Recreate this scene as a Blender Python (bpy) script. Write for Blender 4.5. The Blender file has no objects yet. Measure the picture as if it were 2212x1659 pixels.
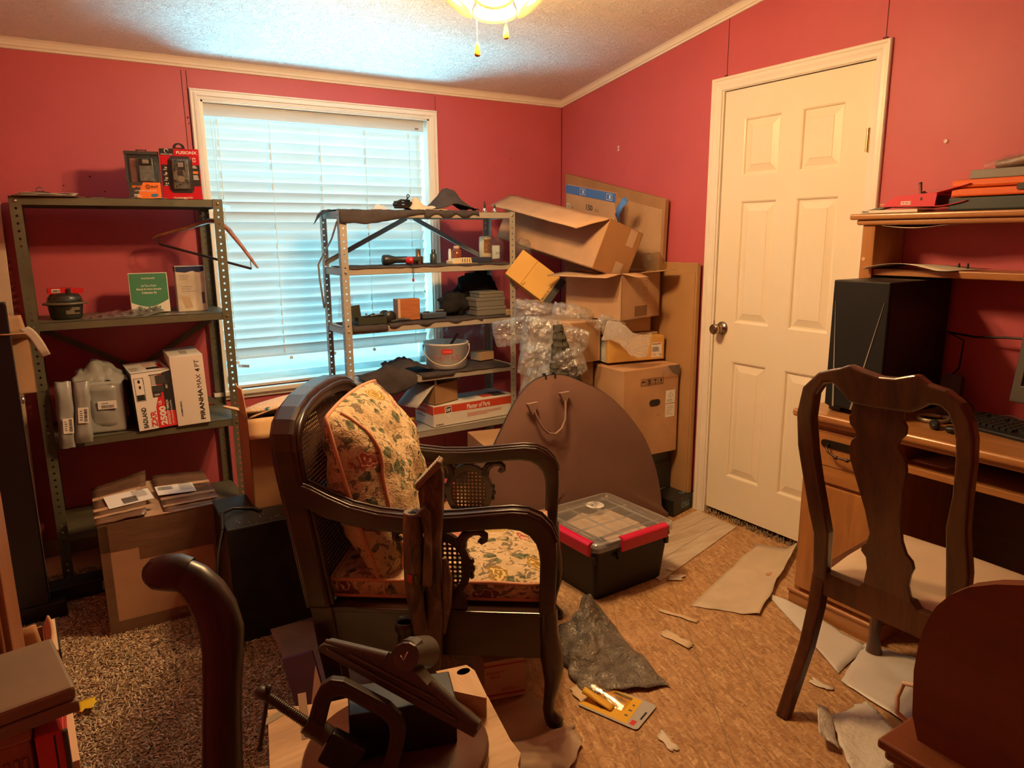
import bpy, bmesh, math, random
import numpy as np
from mathutils import Vector as V, Matrix as Mx, noise as NZ

random.seed(7)
SC = bpy.context.scene
COL = SC.collection
PI = math.pi
R_ = math.radians

# ---------------------------------------------------------------- camera, sky, lamps, exposure
cd = bpy.data.cameras.new('camera')
cam = bpy.data.objects.new('camera', cd)
COL.objects.link(cam)
cd.sensor_fit = 'HORIZONTAL'
cd.sensor_width = 36.0
cd.lens = 1550.13 / 2212 * 36.0
cd.clip_start = 0.02
_r = V((0.84101354, -0.54094941, -0.00836427))
_u = V((0.11676778, 0.1663994, 0.97912028))
_f = V((0.52826273, 0.82443009, -0.20310961))
cam.matrix_world = Mx(((_r.x, _u.x, -_f.x, -2.70595), (_r.y, _u.y, -_f.y, -3.646787),
                       (_r.z, _u.z, -_f.z, 1.400475), (0, 0, 0, 1)))
SC.camera = cam

w = bpy.data.worlds.new('world')
SC.world = w
w.use_nodes = True
w.node_tree.nodes['Background'].inputs[0].default_value = (0.50, 0.86, 1.0, 1)
w.node_tree.nodes['Background'].inputs[1].default_value = 1.5


def lamp(name, kind, loc, power, col, size=0.05, rot=None, sy=None):
    d = bpy.data.lights.new(name, kind)
    d.energy = power
    d.color = col
    if kind == 'AREA':
        d.size = size
        if sy:
            d.shape = 'RECTANGLE'
            d.size_y = sy
    else:
        d.shadow_soft_size = size
    o = bpy.data.objects.new(name, d)
    COL.objects.link(o)
    o.location = loc
    if rot:
        o.rotation_euler = rot
    return o


WARM = (1.0, 0.60, 0.255)
LAMP_W = 32.0
# daylight outside the window
lamp('daylight', 'AREA', (-1.46, 1.15, -0.55), 720.0, (0.30, 0.80, 1.0), 2.2, (R_(-147), 0, 0), 1.0)
lamp('skylight', 'AREA', (-1.46, 1.10, 2.55), 110.0, (0.36, 0.84, 1.0), 1.6, (R_(-48), 0, 0), 1.0)

SC.view_settings.view_transform = 'Standard'
SC.view_settings.look = 'None'
SC.view_settings.gamma = 1.0
SC.view_settings.use_curve_mapping = False
SC.view_settings.exposure = 0.0


# ---------------------------------------------------------------- materials
def lin(c):
    if isinstance(c, str):
        c = tuple(int(c[i:i + 2], 16) / 255 for i in (0, 2, 4))
        return tuple(x / 12.92 if x <= 0.04045 else ((x + 0.055) / 1.055) ** 2.4 for x in c)
    return tuple(c)


MATS = {}


class NT:
    def __init__(s, name):
        s.m = bpy.data.materials.new(name)
        s.m.use_nodes = True
        s.t = s.m.node_tree
        s.b = s.t.nodes['Principled BSDF']
        s.out = s.t.nodes['Material Output']

    def n(s, typ, **kw):
        x = s.t.nodes.new(typ)
        for k, v in kw.items():
            if k in x.inputs:
                x.inputs[k].default_value = v
            else:
                setattr(x, k, v)
        return x

    def l(s, a, b):
        s.t.links.new(a, b)

    def coord(s, kind='Object', scale=(1, 1, 1), rot=(0, 0, 0)):
        tc = s.n('ShaderNodeTexCoord')
        mp = s.n('ShaderNodeMapping')
        mp.inputs['Scale'].default_value = scale
        mp.inputs['Rotation'].default_value = rot
        s.l(tc.outputs[kind], mp.inputs['Vector'])
        return mp.outputs['Vector']

    def aniso(s, ang, scale):
        mp = s.n('ShaderNodeMapping')
        mp.inputs['Scale'].default_value = scale
        s.l(s.coord('Object', (1, 1, 1), (0, 0, ang)), mp.inputs['Vector'])
        return mp.outputs['Vector']

    def noise(s, vec, scale, detail=3, rough=0.55, dist=0.0):
        x = s.n('ShaderNodeTexNoise')
        x.inputs['Scale'].default_value = scale
        x.inputs['Detail'].default_value = detail
        x.inputs['Roughness'].default_value = rough
        x.inputs['Distortion'].default_value = dist
        s.l(vec, x.inputs['Vector'])
        return x.outputs['Fac']

    def vor(s, vec, scale, feature='F1', rnd=1.0):
        x = s.n('ShaderNodeTexVoronoi')
        x.feature = feature
        x.inputs['Scale'].default_value = scale
        x.inputs['Randomness'].default_value = rnd
        s.l(vec, x.inputs['Vector'])
        return x

    def ramp(s, fac, stops, interp='LINEAR'):
        x = s.n('ShaderNodeValToRGB')
        cr = x.color_ramp
        cr.interpolation = interp
        while len(cr.elements) < len(stops):
            cr.elements.new(0.5)
        for e, (p, c) in zip(cr.elements, stops):
            e.position = p
            c = lin(c)
            e.color = (*c[:3], 1)
        s.l(fac, x.inputs['Fac'])
        return x.outputs['Color']

    def mix(s, fac, a, b, mode='MIX'):
        x = s.n('ShaderNodeMix', data_type='RGBA', blend_type=mode)
        for sock, v in ((x.inputs[0], fac), (x.inputs[6], a), (x.inputs[7], b)):
            if hasattr(v, 'is_output'):
                s.l(v, sock)
            elif isinstance(v, (int, float)):
                sock.default_value = v
            else:
                sock.default_value = (*lin(v)[:3], 1)
        return x.outputs[2]

    def math(s, op, a, b=0.5):
        x = s.n('ShaderNodeMath', operation=op)
        for i, v in enumerate((a, b)):
            if hasattr(v, 'is_output'):
                s.l(v, x.inputs[i])
            else:
                x.inputs[i].default_value = v
        return x.outputs[0]

    def bump(s, h, strength=0.3, dist=0.01):
        x = s.n('ShaderNodeBump')
        x.inputs['Strength'].default_value = strength
        x.inputs['Distance'].default_value = dist
        s.l(h, x.inputs['Height'])
        s.l(x.outputs['Normal'], s.b.inputs['Normal'])
        return x.outputs['Normal']

    def col(s, c):
        if hasattr(c, 'is_output'):
            s.l(c, s.b.inputs['Base Color'])
        else:
            s.b.inputs['Base Color'].default_value = (*lin(c)[:3], 1)

    def set(s, rough=0.5, metal=0.0, spec=0.5, **kw):
        s.b.inputs['Roughness'].default_value = rough
        s.b.inputs['Metallic'].default_value = metal
        s.b.inputs['Specular IOR Level'].default_value = spec
        for k, v in kw.items():
            s.b.inputs[k].default_value = v
        return s.m


def M(name, c=None, rough=0.5, metal=0.0, spec=0.5, var=0.0, vs=6.0, bump=0.0, bs=40.0, bd=0.002, stretch=(1, 1, 1), **kw):
    """plain material with an optional colour variation and fine relief"""
    if name in MATS:
        return MATS[name]
    t = NT(name)
    vec = t.coord('Object', stretch)
    if var:
        c0 = V(lin(c))
        f = t.noise(vec, vs, 4)
        t.col(t.ramp(f, ((0.3, tuple(c0 * (1 - var))), (0.7, tuple(c0 * (1 + var))))))
    else:
        t.col(c)
    if bump:
        t.bump(t.noise(vec, bs, 4), bump, bd)
    MATS[name] = t.set(rough, metal, spec, **kw)
    return MATS[name]


def wood(name, dark, light, scale=6.0, axis='z', rough=0.35, coat=0.0):
    if name in MATS:
        return MATS[name]
    t = NT(name)
    st = {'x': (0.12, 1, 1), 'y': (1, 0.12, 1), 'z': (1, 1, 0.12)}[axis]
    vec = t.coord('Object', st)
    a = t.noise(vec, scale * 3, 5, 0.6, 0.8)
    b = t.noise(vec, scale * 22, 3, 0.6, 0.2)
    f = t.math('ADD', t.math('MULTIPLY', a, 0.75), t.math('MULTIPLY', b, 0.3))
    t.col(t.ramp(f, ((0.33, dark), (0.66, light))))
    t.bump(b, 0.05, 0.001)
    MATS[name] = t.set(rough, 0, 0.5, **({'Coat Weight': coat, 'Coat Roughness': 0.2} if coat else {}))
    return MATS[name]


def clear(name, tint=(0.9, 0.95, 0.97), opac=0.12, rough=0.12, wrinkle=0.6, ws=25.0, haze=0.0):
    """thin clear plastic or pane: a see-through sheet with a glossy skin"""
    if name in MATS:
        return MATS[name]
    t = NT(name)
    vec = t.coord('Object')
    tr = t.n('ShaderNodeBsdfTransparent')
    tr.inputs[0].default_value = (*tint, 1)
    gl = t.n('ShaderNodeBsdfGlossy')
    gl.inputs['Roughness'].default_value = rough
    gl.inputs[0].default_value = (1, 1, 1, 1)
    df = t.n('ShaderNodeBsdfTranslucent')
    df.inputs[0].default_value = (*tint, 1)
    d2 = t.n('ShaderNodeBsdfDiffuse')
    d2.inputs[0].default_value = (*tint, 1)
    fr = t.n('ShaderNodeLayerWeight')
    fr.inputs[0].default_value = 0.5
    if wrinkle:
        bp = t.n('ShaderNodeBump')
        bp.inputs['Strength'].default_value = wrinkle
        bp.inputs['Distance'].default_value = 0.01
        t.l(t.noise(vec, ws, 4, 0.6, 1.0), bp.inputs['Height'])
        for x in (gl, df, d2, fr):
            t.l(bp.outputs[0], x.inputs['Normal'])
    f = t.math('ADD', t.math('MULTIPLY', t.math('POWER', fr.outputs['Facing'], 4.0), 0.6), opac)
    mx = t.n('ShaderNodeMixShader')
    t.l(f, mx.inputs[0])
    t.l(tr.outputs[0], mx.inputs[1])
    t.l(gl.outputs[0], mx.inputs[2])
    last = mx
    if haze:
        ad = t.n('ShaderNodeMixShader')
        ad.inputs[0].default_value = 0.5
        t.l(df.outputs[0], ad.inputs[1])
        t.l(d2.outputs[0], ad.inputs[2])
        m2 = t.n('ShaderNodeMixShader')
        m2.inputs[0].default_value = haze
        t.l(mx.outputs[0], m2.inputs[1])
        t.l(ad.outputs[0], m2.inputs[2])
        last = m2
    t.l(last.outputs[0], t.out.inputs['Surface'])
    MATS[name] = t.m
    return t.m


def thin(name, c, rough=0.4, fac=0.3):
    """thin milky plastic that lets some light through"""
    if name in MATS:
        return MATS[name]
    t = NT(name)
    t.col(c)
    t.set(rough, 0, 0.4)
    a = t.n('ShaderNodeBsdfTranslucent')
    a.inputs[0].default_value = (*lin(c)[:3], 1)
    m = t.n('ShaderNodeMixShader')
    m.inputs[0].default_value = fac
    t.l(t.b.outputs[0], m.inputs[1])
    t.l(a.outputs[0], m.inputs[2])
    t.l(m.outputs[0], t.out.inputs['Surface'])
    MATS[name] = t.m
    return t.m


# ---------------------------------------------------------------- mesh builder
def rotz(a):
    return Mx.Rotation(a, 4, 'Z')


def face(o, ex, ey):
    ex, ey = V(ex).normalized(), V(ey).normalized()
    n = ex.cross(ey)
    return Mx(((ex.x, ey.x, n.x, o[0]), (ex.y, ey.y, n.y, o[1]), (ex.z, ey.z, n.z, o[2]), (0, 0, 0, 1)))


class MB:
    def __init__(s):
        s.v, s.f, s.mi, s.sm = [], [], [], []

    def add(s, vs, fs, mi=0, smooth=False, T=None):
        b = len(s.v)
        if T is not None:
            vs = [T @ V(p) for p in vs]
        s.v += [tuple(p) for p in vs]
        s.f += [tuple(b + i for i in f) for f in fs]
        s.mi += [mi] * len(fs)
        s.sm += [smooth] * len(fs)
        return s

    def b2(s, lo, hi, mi=0, T=None):
        (x0, y0, z0), (x1, y1, z1) = lo, hi
        vs = [(x0, y0, z0), (x1, y0, z0), (x1, y1, z0), (x0, y1, z0), (x0, y0, z1), (x1, y0, z1), (x1, y1, z1), (x0, y1, z1)]
        return s.add(vs, [(0, 3, 2, 1), (4, 5, 6, 7), (0, 1, 5, 4), (1, 2, 6, 5), (2, 3, 7, 6), (3, 0, 4, 7)], mi, False, T)

    def box(s, c, d, mi=0, T=None):
        return s.b2([c[i] - d[i] / 2 for i in range(3)], [c[i] + d[i] / 2 for i in range(3)], mi, T)

    def prism(s, poly, a, b, axis='z', mi=0, T=None, mp=None, smooth=False):
        """2D polygon swept from a to b; axis names the sweep axis; mp maps a 3D point"""
        n = len(poly)

        def pt(p, h):
            q = {'z': (p[0], p[1], h), 'y': (p[0], h, p[1]), 'x': (h, p[0], p[1])}[axis]
            return mp(*q) if mp else q
        vs = [pt(p, a) for p in poly] + [pt(p, b) for p in poly]
        fs = [(i, (i + 1) % n, n + (i + 1) % n, n + i) for i in range(n)]
        s.add(vs, fs, mi, smooth, T)
        return s.add(vs, [tuple(range(n))[::-1], tuple(range(n, 2 * n))], mi, False, T)

    def ring(s, outer, inner, a, b, axis='y', mi=0, T=None, mp=None, close=False):
        """band between two equally long paths, swept from a to b"""
        n = len(outer)

        def pt(p, h):
            q = {'z': (p[0], p[1], h), 'y': (p[0], h, p[1]), 'x': (h, p[0], p[1])}[axis]
            return mp(*q) if mp else q
        vs = [pt(p, a) for p in outer] + [pt(p, a) for p in inner] + [pt(p, b) for p in outer] + [pt(p, b) for p in inner]
        fs = []
        for i in range(n if close else n - 1):
            j = (i + 1) % n
            fs += [(i, j, n + j, n + i), (2 * n + i, 3 * n + i, 3 * n + j, 2 * n + j), (i, 2 * n + i, 2 * n + j, j), (n + i, n + j, 3 * n + j, 3 * n + i)]
        if not close:
            e = n - 1
            fs += [(0, n, 3 * n, 2 * n), (e, 2 * n + e, 3 * n + e, n + e)]
        return s.add(vs, fs, mi, False, T)

    def lathe(s, prof, n=24, mi=0, T=None, smooth=True):
        vs, fs = [], []
        m = len(prof)
        for r, z in prof:
            for k in range(n):
                a = 2 * PI * k / n
                vs.append((r * math.cos(a), r * math.sin(a), z))
        for i in range(m - 1):
            for k in range(n):
                k2 = (k + 1) % n
                fs.append((i * n + k, i * n + k2, (i + 1) * n + k2, (i + 1) * n + k))
        s.add(vs, fs, mi, smooth, T)
        if prof[0][0] > 1e-4:
            s.add(vs[:n], [tuple(range(n))[::-1]], mi, False, T)
        if prof[-1][0] > 1e-4:
            s.add(vs[-n:], [tuple(range(n))], mi, False, T)
        return s

    def cyl(s, p0, p1, r, r1=None, n=16, mi=0, T=None):
        return s.tube([p0, p1], [r, r if r1 is None else r1], n, mi, T)

    def tube(s, pts, r, n=8, mi=0, T=None, sq=1.0, smooth=True, phase=0.0, up=None):
        """tube along points; r may be a list; sq squashes the section's second axis"""
        pts = [V(p) for p in pts]
        if not hasattr(r, '__len__'):
            r = [r] * len(pts)
        vs, fs = [], []
        ref = None
        for i, p in enumerate(pts):
            d = (pts[min(i + 1, len(pts) - 1)] - pts[max(i - 1, 0)]).normalized()
            if ref is None:
                ref = V(up) if up else (V((0, 0, 1)) if abs(d.z) < 0.9 else V((1, 0, 0)))
            a = d.cross(ref)
            if a.length < 1e-5:
                a = d.cross(V((0.3, 0.9, 0.2)))
            a.normalize()
            b = a.cross(d).normalized()
            ref = b
            for k in range(n):
                t = 2 * PI * k / n + phase
                vs.append(p + (a * math.cos(t) + b * math.sin(t) * sq) * r[i])
        for i in range(len(pts) - 1):
            for k in range(n):
                k2 = (k + 1) % n
                fs.append((i * n + k, i * n + k2, (i + 1) * n + k2, (i + 1) * n + k))
        s.add(vs, fs, mi, smooth, T)
        s.add(vs[:n], [tuple(range(n))[::-1]], mi, False, T)
        return s.add(vs[-n:], [tuple(range(n))], mi, False, T)

    def grid(s, nu, nv, fn, mi=0, T=None, smooth=True):
        vs = [fn(i / nu, j / nv) for j in range(nv + 1) for i in range(nu + 1)]
        w_ = nu + 1
        fs = [(j * w_ + i, j * w_ + i + 1, (j + 1) * w_ + i + 1, (j + 1) * w_ + i) for j in range(nv) for i in range(nu)]
        return s.add(vs, fs, mi, smooth, T)

    def ball(s, c, r, nu=16, nv=10, fn=None, mi=0, T=None):
        """ellipsoid; fn(direction) returns a radius factor"""
        rr = r if hasattr(r, '__len__') else (r, r, r)
        vs, fs = [], []
        for j in range(nv + 1):
            ph = -PI / 2 + PI * j / nv
            for i in range(nu):
                th = 2 * PI * i / nu
                d = V((math.cos(ph) * math.cos(th), math.cos(ph) * math.sin(th), math.sin(ph)))
                k = fn(d) if fn else 1
                vs.append((c[0] + d.x * rr[0] * k, c[1] + d.y * rr[1] * k, c[2] + d.z * rr[2] * k))
        for j in range(nv):
            for i in range(nu):
                i2 = (i + 1) % nu
                fs.append((j * nu + i, j * nu + i2, (j + 1) * nu + i2, (j + 1) * nu + i))
        return s.add(vs, fs, mi, True, T)

    def holes(s, o, du, dv, w_, L, pitch, r, first=None, mi=0, n=8, skip=None):
        """flat strip from o, width along du, length along dv, one row of round holes"""
        o, du, dv = V(o), V(du), V(dv)
        k = int(L / pitch)
        off = (L - k * pitch) / 2

        def P(a, b):
            return o + du * a + dv * b
        if off > 1e-4:
            s.add([P(0, 0), P(w_, 0), P(w_, off), P(0, off)], [(0, 1, 2, 3)], mi)
            s.add([P(0, L - off), P(w_, L - off), P(w_, L), P(0, L)], [(0, 1, 2, 3)], mi)
        for i in range(k):
            s.cell(P, w_ / 2, off + (i + 0.5) * pitch, w_, pitch, r, n, mi)

    def cell(s, P, cx, cy, w_, h, r, n=8, mi=0, ph=0.0):
        """rectangle round (cx, cy) with a round hole; P maps two plane coordinates to a point"""
        vs = []
        for k in range(n):
            a = 2 * PI * (k + 0.5) / n
            c, d = math.cos(a), math.sin(a)
            m = max(abs(c) / (w_ / 2), abs(d) / (h / 2))
            q = (c / m, d / m)
            # pull the outer point to the corner when nearest to it
            vs.append((P(cx + q[0], cy + q[1]), P(cx + r * c, cy + r * d)))
        # outer square corners
        cs = [(w_ / 2, h / 2), (-w_ / 2, h / 2), (-w_ / 2, -h / 2), (w_ / 2, -h / 2)]
        pts = [p[1] for p in vs] + [P(cx + a, cy + b) for a, b in cs]
        q = n // 4
        fs = []
        for c in range(4):
            a0 = c * q
            ring_ = [(a0 + i) % n for i in range(q)]
            for i in range(len(ring_) - 1):
                fs.append((n + c, ring_[i + 1], ring_[i]))
            fs.append((n + c, n + (c + 1) % 4, (a0 + q) % n, (a0 + q - 1) % n))
        s.add(pts, fs, mi)

    def text(s, string, h, mi=0, T=None, w_=None, cx=0, cy=0, bold=0.0, ext=0.0003, space=1.0):
        """flat lettering of cap height h (and width w_), its middle at cx, cy of the plane T"""
        cu = bpy.data.curves.new('t', 'FONT')
        cu.body = string
        cu.size = 1
        cu.offset = bold
        cu.space_character = space
        cu.resolution_u = 3
        o = bpy.data.objects.new('t', cu)
        me = bpy.data.meshes.new_from_object(o)
        if len(me.vertices):
            xs = [v.co.x for v in me.vertices]
            ys = [v.co.y for v in me.vertices]
            x0, x1, y0, y1 = min(xs), max(xs), min(ys), max(ys)
            sy = h / max(y1 - y0, 1e-5)
            sx = w_ / (x1 - x0) if w_ else sy
            vs = [(cx + (v.co.x - (x0 + x1) / 2) * sx, cy + (v.co.y - (y0 + y1) / 2) * sy, ext) for v in me.vertices]
            s.add(vs, [tuple(p.vertices) for p in me.polygons], mi, False, T)
        bpy.data.objects.remove(o)
        bpy.data.meshes.remove(me)
        bpy.data.curves.remove(cu)
        return s

    def rect(s, x, y, w_, h, mi=0, T=None, ext=0.0002, rot=0.0):
        """thin flat mark centred on x, y of plane T"""
        c, d = math.cos(rot), math.sin(rot)
        vs = [(x + a * c - b * d, y + a * d + b * c, ext) for a, b in ((-w_ / 2, -h / 2), (w_ / 2, -h / 2), (w_ / 2, h / 2), (-w_ / 2, h / 2))]
        return s.add(vs, [(0, 1, 2, 3)], mi, False, T)

    def bars(s, x, y, w_, h, mi=0, T=None, n=16, ext=0.0004, vert=True, seed=1):
        rg = random.Random(seed)
        t = -w_ / 2 if vert else -h / 2
        lim = -t
        while t < lim:
            b = rg.uniform(0.35, 1.3) * (2 * lim) / (2 * n)
            if vert:
                s.rect(x + t + b / 2, y, b, h, mi, T, ext)
            else:
                s.rect(x, y + t + b / 2, w_, b, mi, T, ext)
            t += b + rg.uniform(0.5, 1.2) * (2 * lim) / (2 * n)
        return s

    def lines(s, x, y, w_, h, n, mi=0, T=None, ext=0.0004, seed=1, fill=0.5):
        """rows of tiny print"""
        rg = random.Random(seed)
        for k in range(n):
            ww = w_ * rg.uniform(0.55, 1)
            s.rect(x - (w_ - ww) / 2, y + h / 2 - (k + 0.5) * h / n, ww, h / n * fill, mi, T, ext)
        return s

    def obj(s, name, mats, parent=None, bev=0.0, solid=0.0, loc=None, rot=None, seg=2, sub=0, wn=True, even=True, off=0.0):
        me = bpy.data.meshes.new(name)
        me.from_pydata(s.v, [], s.f)
        if not isinstance(mats, (list, tuple)):
            mats = [mats]
        for m_ in mats:
            me.materials.append(m_)
        if s.mi:
            me.polygons.foreach_set('material_index', s.mi)
            me.polygons.foreach_set('use_smooth', s.sm)
        me.update()
        o = bpy.data.objects.new(name, me)
        COL.objects.link(o)
        if parent is not None:
            o.parent = parent
        if loc is not None:
            o.location = loc
        if rot is not None:
            o.rotation_euler = rot if hasattr(rot, '__len__') else (0, 0, rot)
        if solid:
            md = o.modifiers.new('solid', 'SOLIDIFY')
            md.thickness = solid
            md.offset = off
        if sub:
            md = o.modifiers.new('sub', 'SUBSURF')
            md.levels = md.render_levels = sub
        if bev:
            md = o.modifiers.new('bevel', 'BEVEL')
            md.width = bev
            md.segments = seg
            md.limit_method = 'ANGLE'
            md.angle_limit = R_(32)
        return o


def thing(name, label, cat, loc=(0, 0, 0), rot=0.0, group=None):
    o = bpy.data.objects.new(name, None)
    o.empty_display_size = 0.05
    COL.objects.link(o)
    o.location = loc
    o.rotation_euler = rot if hasattr(rot, '__len__') else (0, 0, rot)
    return tag(o, label, cat, group)


def tag(o, label, cat, group=None):
    o['label'] = label
    o['category'] = cat
    if group:
        o['group'] = group
    return o


def struct(o):
    o['kind'] = 'structure'
    return o


def nz(x, y, z=0.0, s=1.0):
    return NZ.noise(V((x * s, y * s, z * s)))


# shared materials
CARD = lambda: M('cardboard', (0.46, 0.285, 0.165), 0.85, spec=0.2, var=0.10, vs=7, bump=0.12, bs=90, bd=0.001)
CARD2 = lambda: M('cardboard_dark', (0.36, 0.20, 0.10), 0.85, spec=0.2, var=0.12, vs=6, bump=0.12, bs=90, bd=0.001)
CARDI = lambda: M('card_inner', (0.56, 0.36, 0.18), 0.8, spec=0.2, var=0.07, vs=5)
CARDY = lambda: M('cardboard_yellow', (0.62, 0.36, 0.10), 0.8, spec=0.2, var=0.07, vs=5)
WHITE = lambda: M('print_white', (0.80, 0.78, 0.74), 0.6)
BLACK = lambda: M('print_black', (0.015, 0.014, 0.014), 0.6)
RED = lambda: M('print_red', (0.62, 0.025, 0.03), 0.55)
DPLAS = lambda: M('dark_plastic', (0.012, 0.012, 0.013), 0.42, spec=0.4)
STEEL = lambda: M('steel', (0.55, 0.52, 0.48), 0.28, 1.0)
BRASS = lambda: M('brass', (0.78, 0.55, 0.22), 0.25, 1.0)
TAPE = lambda: M('parcel_tape', (0.17, 0.095, 0.055), 0.2, spec=0.7, var=0.2, vs=14, bump=0.5, bs=18, bd=.006, stretch=(.25, 1, 1))
TAPEL = lambda: M('tan_tape', (0.56, 0.40, 0.27), 0.45)
DWOOD = lambda: wood('dark_walnut', (0.008, 0.0035, 0.0025), (0.034, 0.011, 0.006), 5, 'x', 0.28, 0.4)
FELT = lambda: M('charcoal_cloth', (0.058, 0.048, 0.050), 0.95, spec=0.15, var=0.2, vs=20, bump=0.3, bs=200)
# ---------------------------------------------------------------- the room
XL, YF = -3.06, -4.7          # left wall, wall behind the camera


def zc(y):                    # sloped ceiling
    return 2.174 - 0.159 * y


def wall_paint():
    t = NT('wall_paint')
    vec = t.coord('Object')
    f = t.noise(vec, 3.0, 3)
    t.col(t.ramp(f, ((0.3, (0.47, 0.090, 0.112)), (0.7, (0.52, 0.102, 0.126)))))
    t.bump(t.noise(vec, 160, 3), 0.10, 0.002)
    return t.set(0.5, 0, 0.35)


WALL = wall_paint()


def ceiling_paint():
    t = NT('ceiling_texture')
    vec = t.coord('Object')
    w1 = t.noise(vec, 5, 2)
    v2 = t.n('ShaderNodeVectorMath', operation='ADD')
    t.l(vec, v2.inputs[0])
    cb = t.n('ShaderNodeTexNoise')
    cb.inputs['Scale'].default_value = 9
    t.l(vec, cb.inputs['Vector'])
    sc = t.n('ShaderNodeVectorMath', operation='SCALE')
    sc.inputs['Scale'].default_value = 0.22
    t.l(cb.outputs['Color'], sc.inputs[0])
    t.l(sc.outputs[0], v2.inputs[1])
    a = t.noise(v2.outputs[0], 52, 2, 0.5, 1.6)
    h = t.ramp(a, ((0.47, (0, 0, 0)), (0.50, (1, 1, 1)), (0.54, (0, 0, 0))))
    b = t.noise(vec, 120, 3)
    hh = t.math('ADD', h, t.math('MULTIPLY', b, 0.35))
    t.bump(hh, 0.75, 0.0045)
    t.col((0.84, 0.82, 0.80))
    return t.set(0.6, 0, 0.35)


TRIM = M('trim_paint', (0.80, 0.75, 0.66), 0.38, spec=0.45, var=0.03, vs=9)
DOORP = M('door_paint', (0.82, 0.74, 0.58), 0.36, spec=0.45, var=0.02, vs=5)


def osb():
    t = NT('particle_board')
    vec = t.coord('Object')
    lay = None
    for i, (ang, sc, th) in enumerate(((0.3, 120, .50), (1.35, 140, .46), (2.4, 150, .42), (2.9, 170, .36))):
        v = t.aniso(ang, (1, 0.24, 1))
        vo = t.vor(v, sc)
        c = t.ramp(vo.outputs['Color'], ((0.0, (0.22, 0.105, 0.04)), (0.35, (0.38, 0.20, 0.085)), (0.7, (0.52, 0.31, 0.15)), (1.0, (0.70, 0.48, 0.26))))
        if lay is None:
            lay = c
        else:
            mk = t.ramp(vo.outputs['Distance'], ((th - .08, (1, 1, 1)), (th, (0, 0, 0))))
            mm = t.math('MULTIPLY', mk, 0.62)
            lay = t.mix(mm, lay, c)
    sp = t.ramp(t.noise(vec, 95, 2), ((0.70, (0, 0, 0)), (0.78, (1, 1, 1))))
    lay = t.mix(t.math('MULTIPLY', sp, 0.55), lay, (0.10, 0.045, 0.02))
    big = t.noise(vec, 2.4, 3)
    lay = t.mix(t.math('MULTIPLY', big, 0.35), lay, (0.30, 0.16, 0.07))
    t.col(lay)
    t.bump(t.noise(vec, 140, 3), 0.25, 0.002)
    return t.set(0.62, 0, 0.35)


b = MB()
b.b2((XL - .1, YF - .1, -0.05), (0.6, 0.17, 0.0))
floor = struct(b.obj('floor', osb()))
# faint pencilled joist lines on the boards, part of the floor
b = MB()
for (x0, y0, x1, y1) in ((-0.62, -1.60, -1.35, -2.62), (-0.93, -1.60, -1.62, -2.56), (-0.42, -1.60, -1.00, -2.40)):
    d = V((x1 - x0, y1 - y0, 0)).normalized()
    n_ = V((-d.y, d.x, 0)) * 0.0013
    b.add([(x0 - n_.x, y0 - n_.y, 0.0006), (x1 - n_.x, y1 - n_.y, 0.0006), (x1 + n_.x, y1 + n_.y, 0.0006), (x0 + n_.x, y0 + n_.y, 0.0006)], [(0, 1, 2, 3)])
b.obj('pencil_line', M('pencil', (0.24, 0.16, 0.075), 0.8), floor)

b = MB()
T_ = 0.17
b.prism([(0.6, 0), (0.6, 0)][:0] + [(0.17, zc(0.17)), (YF - .1, zc(YF - .1)), (YF - .1, zc(YF - .1) + .08), (0.17, zc(0.17) + .08)], XL - .1, 0.6, 'x')
struct(b.obj('ceiling', ceiling_paint()))

# back wall with the window opening
WX0, WX1, WZ0, WZ1 = -2.03, -0.884, 0.667, 2.014
b = MB()
ztop = zc(0) + .06
b.b2((XL - .1, 0, 0), (WX0, T_, ztop))
b.b2((WX1, 0, 0), (0.1, T_, ztop))
b.b2((WX0, 0, 0), (WX1, T_, WZ0))
b.b2((WX0, 0, WZ1), (WX1, T_, ztop))
wb = struct(b.obj('wall_back', WALL))
b = MB()
for x in (-2.099, -2.078):
    b.b2((x - .0015, -.0012, 0.05), (x + .0015, 0.001, 2.13))
b.b2((-.845, -.0012, 0.05), (-.8425, .001, 2.13))
b.obj('seam', M('seam_dark', (0.10, 0.012, 0.014), 0.7), wb)
b = MB()
for (x, z, r) in ((-2.95, 1.93, .006), (-2.088, 1.93, .004), (-2.085, 1.905, .003), (-2.92, 1.66, .004), (-2.6, 1.62, .003), (-2.45, 1.60, .003), (-2.50, 1.66, .004)):
    b.cyl((x, -.001, z), (x, .001, z), r, n=8)
b.obj('nail_hole', M('hole_dark', (0.03, 0.004, 0.004), 0.8), wb)
b = MB()
for (x, z) in ((-0.36, 1.83), (-0.36, 1.77), (-.12, 1.80)):
    b.ball((x, 0, z), (.007, .003, .008), 8, 6)
b.obj('paint_blister', WALL, wb)

# right wall with the door opening
DY0, DY1, DZ = -2.031, -1.180, 2.0354    # casing outer edges; head of opening
DI0, DI1 = -1.972, -1.246                # door slab edges
b = MB()


def wr(y0, y1, z0, z1f):
    b.prism([(y0, z0), (y1, z0), (y1, z1f(y1)), (y0, z1f(y0))], 0.0, T_, 'x')


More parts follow.
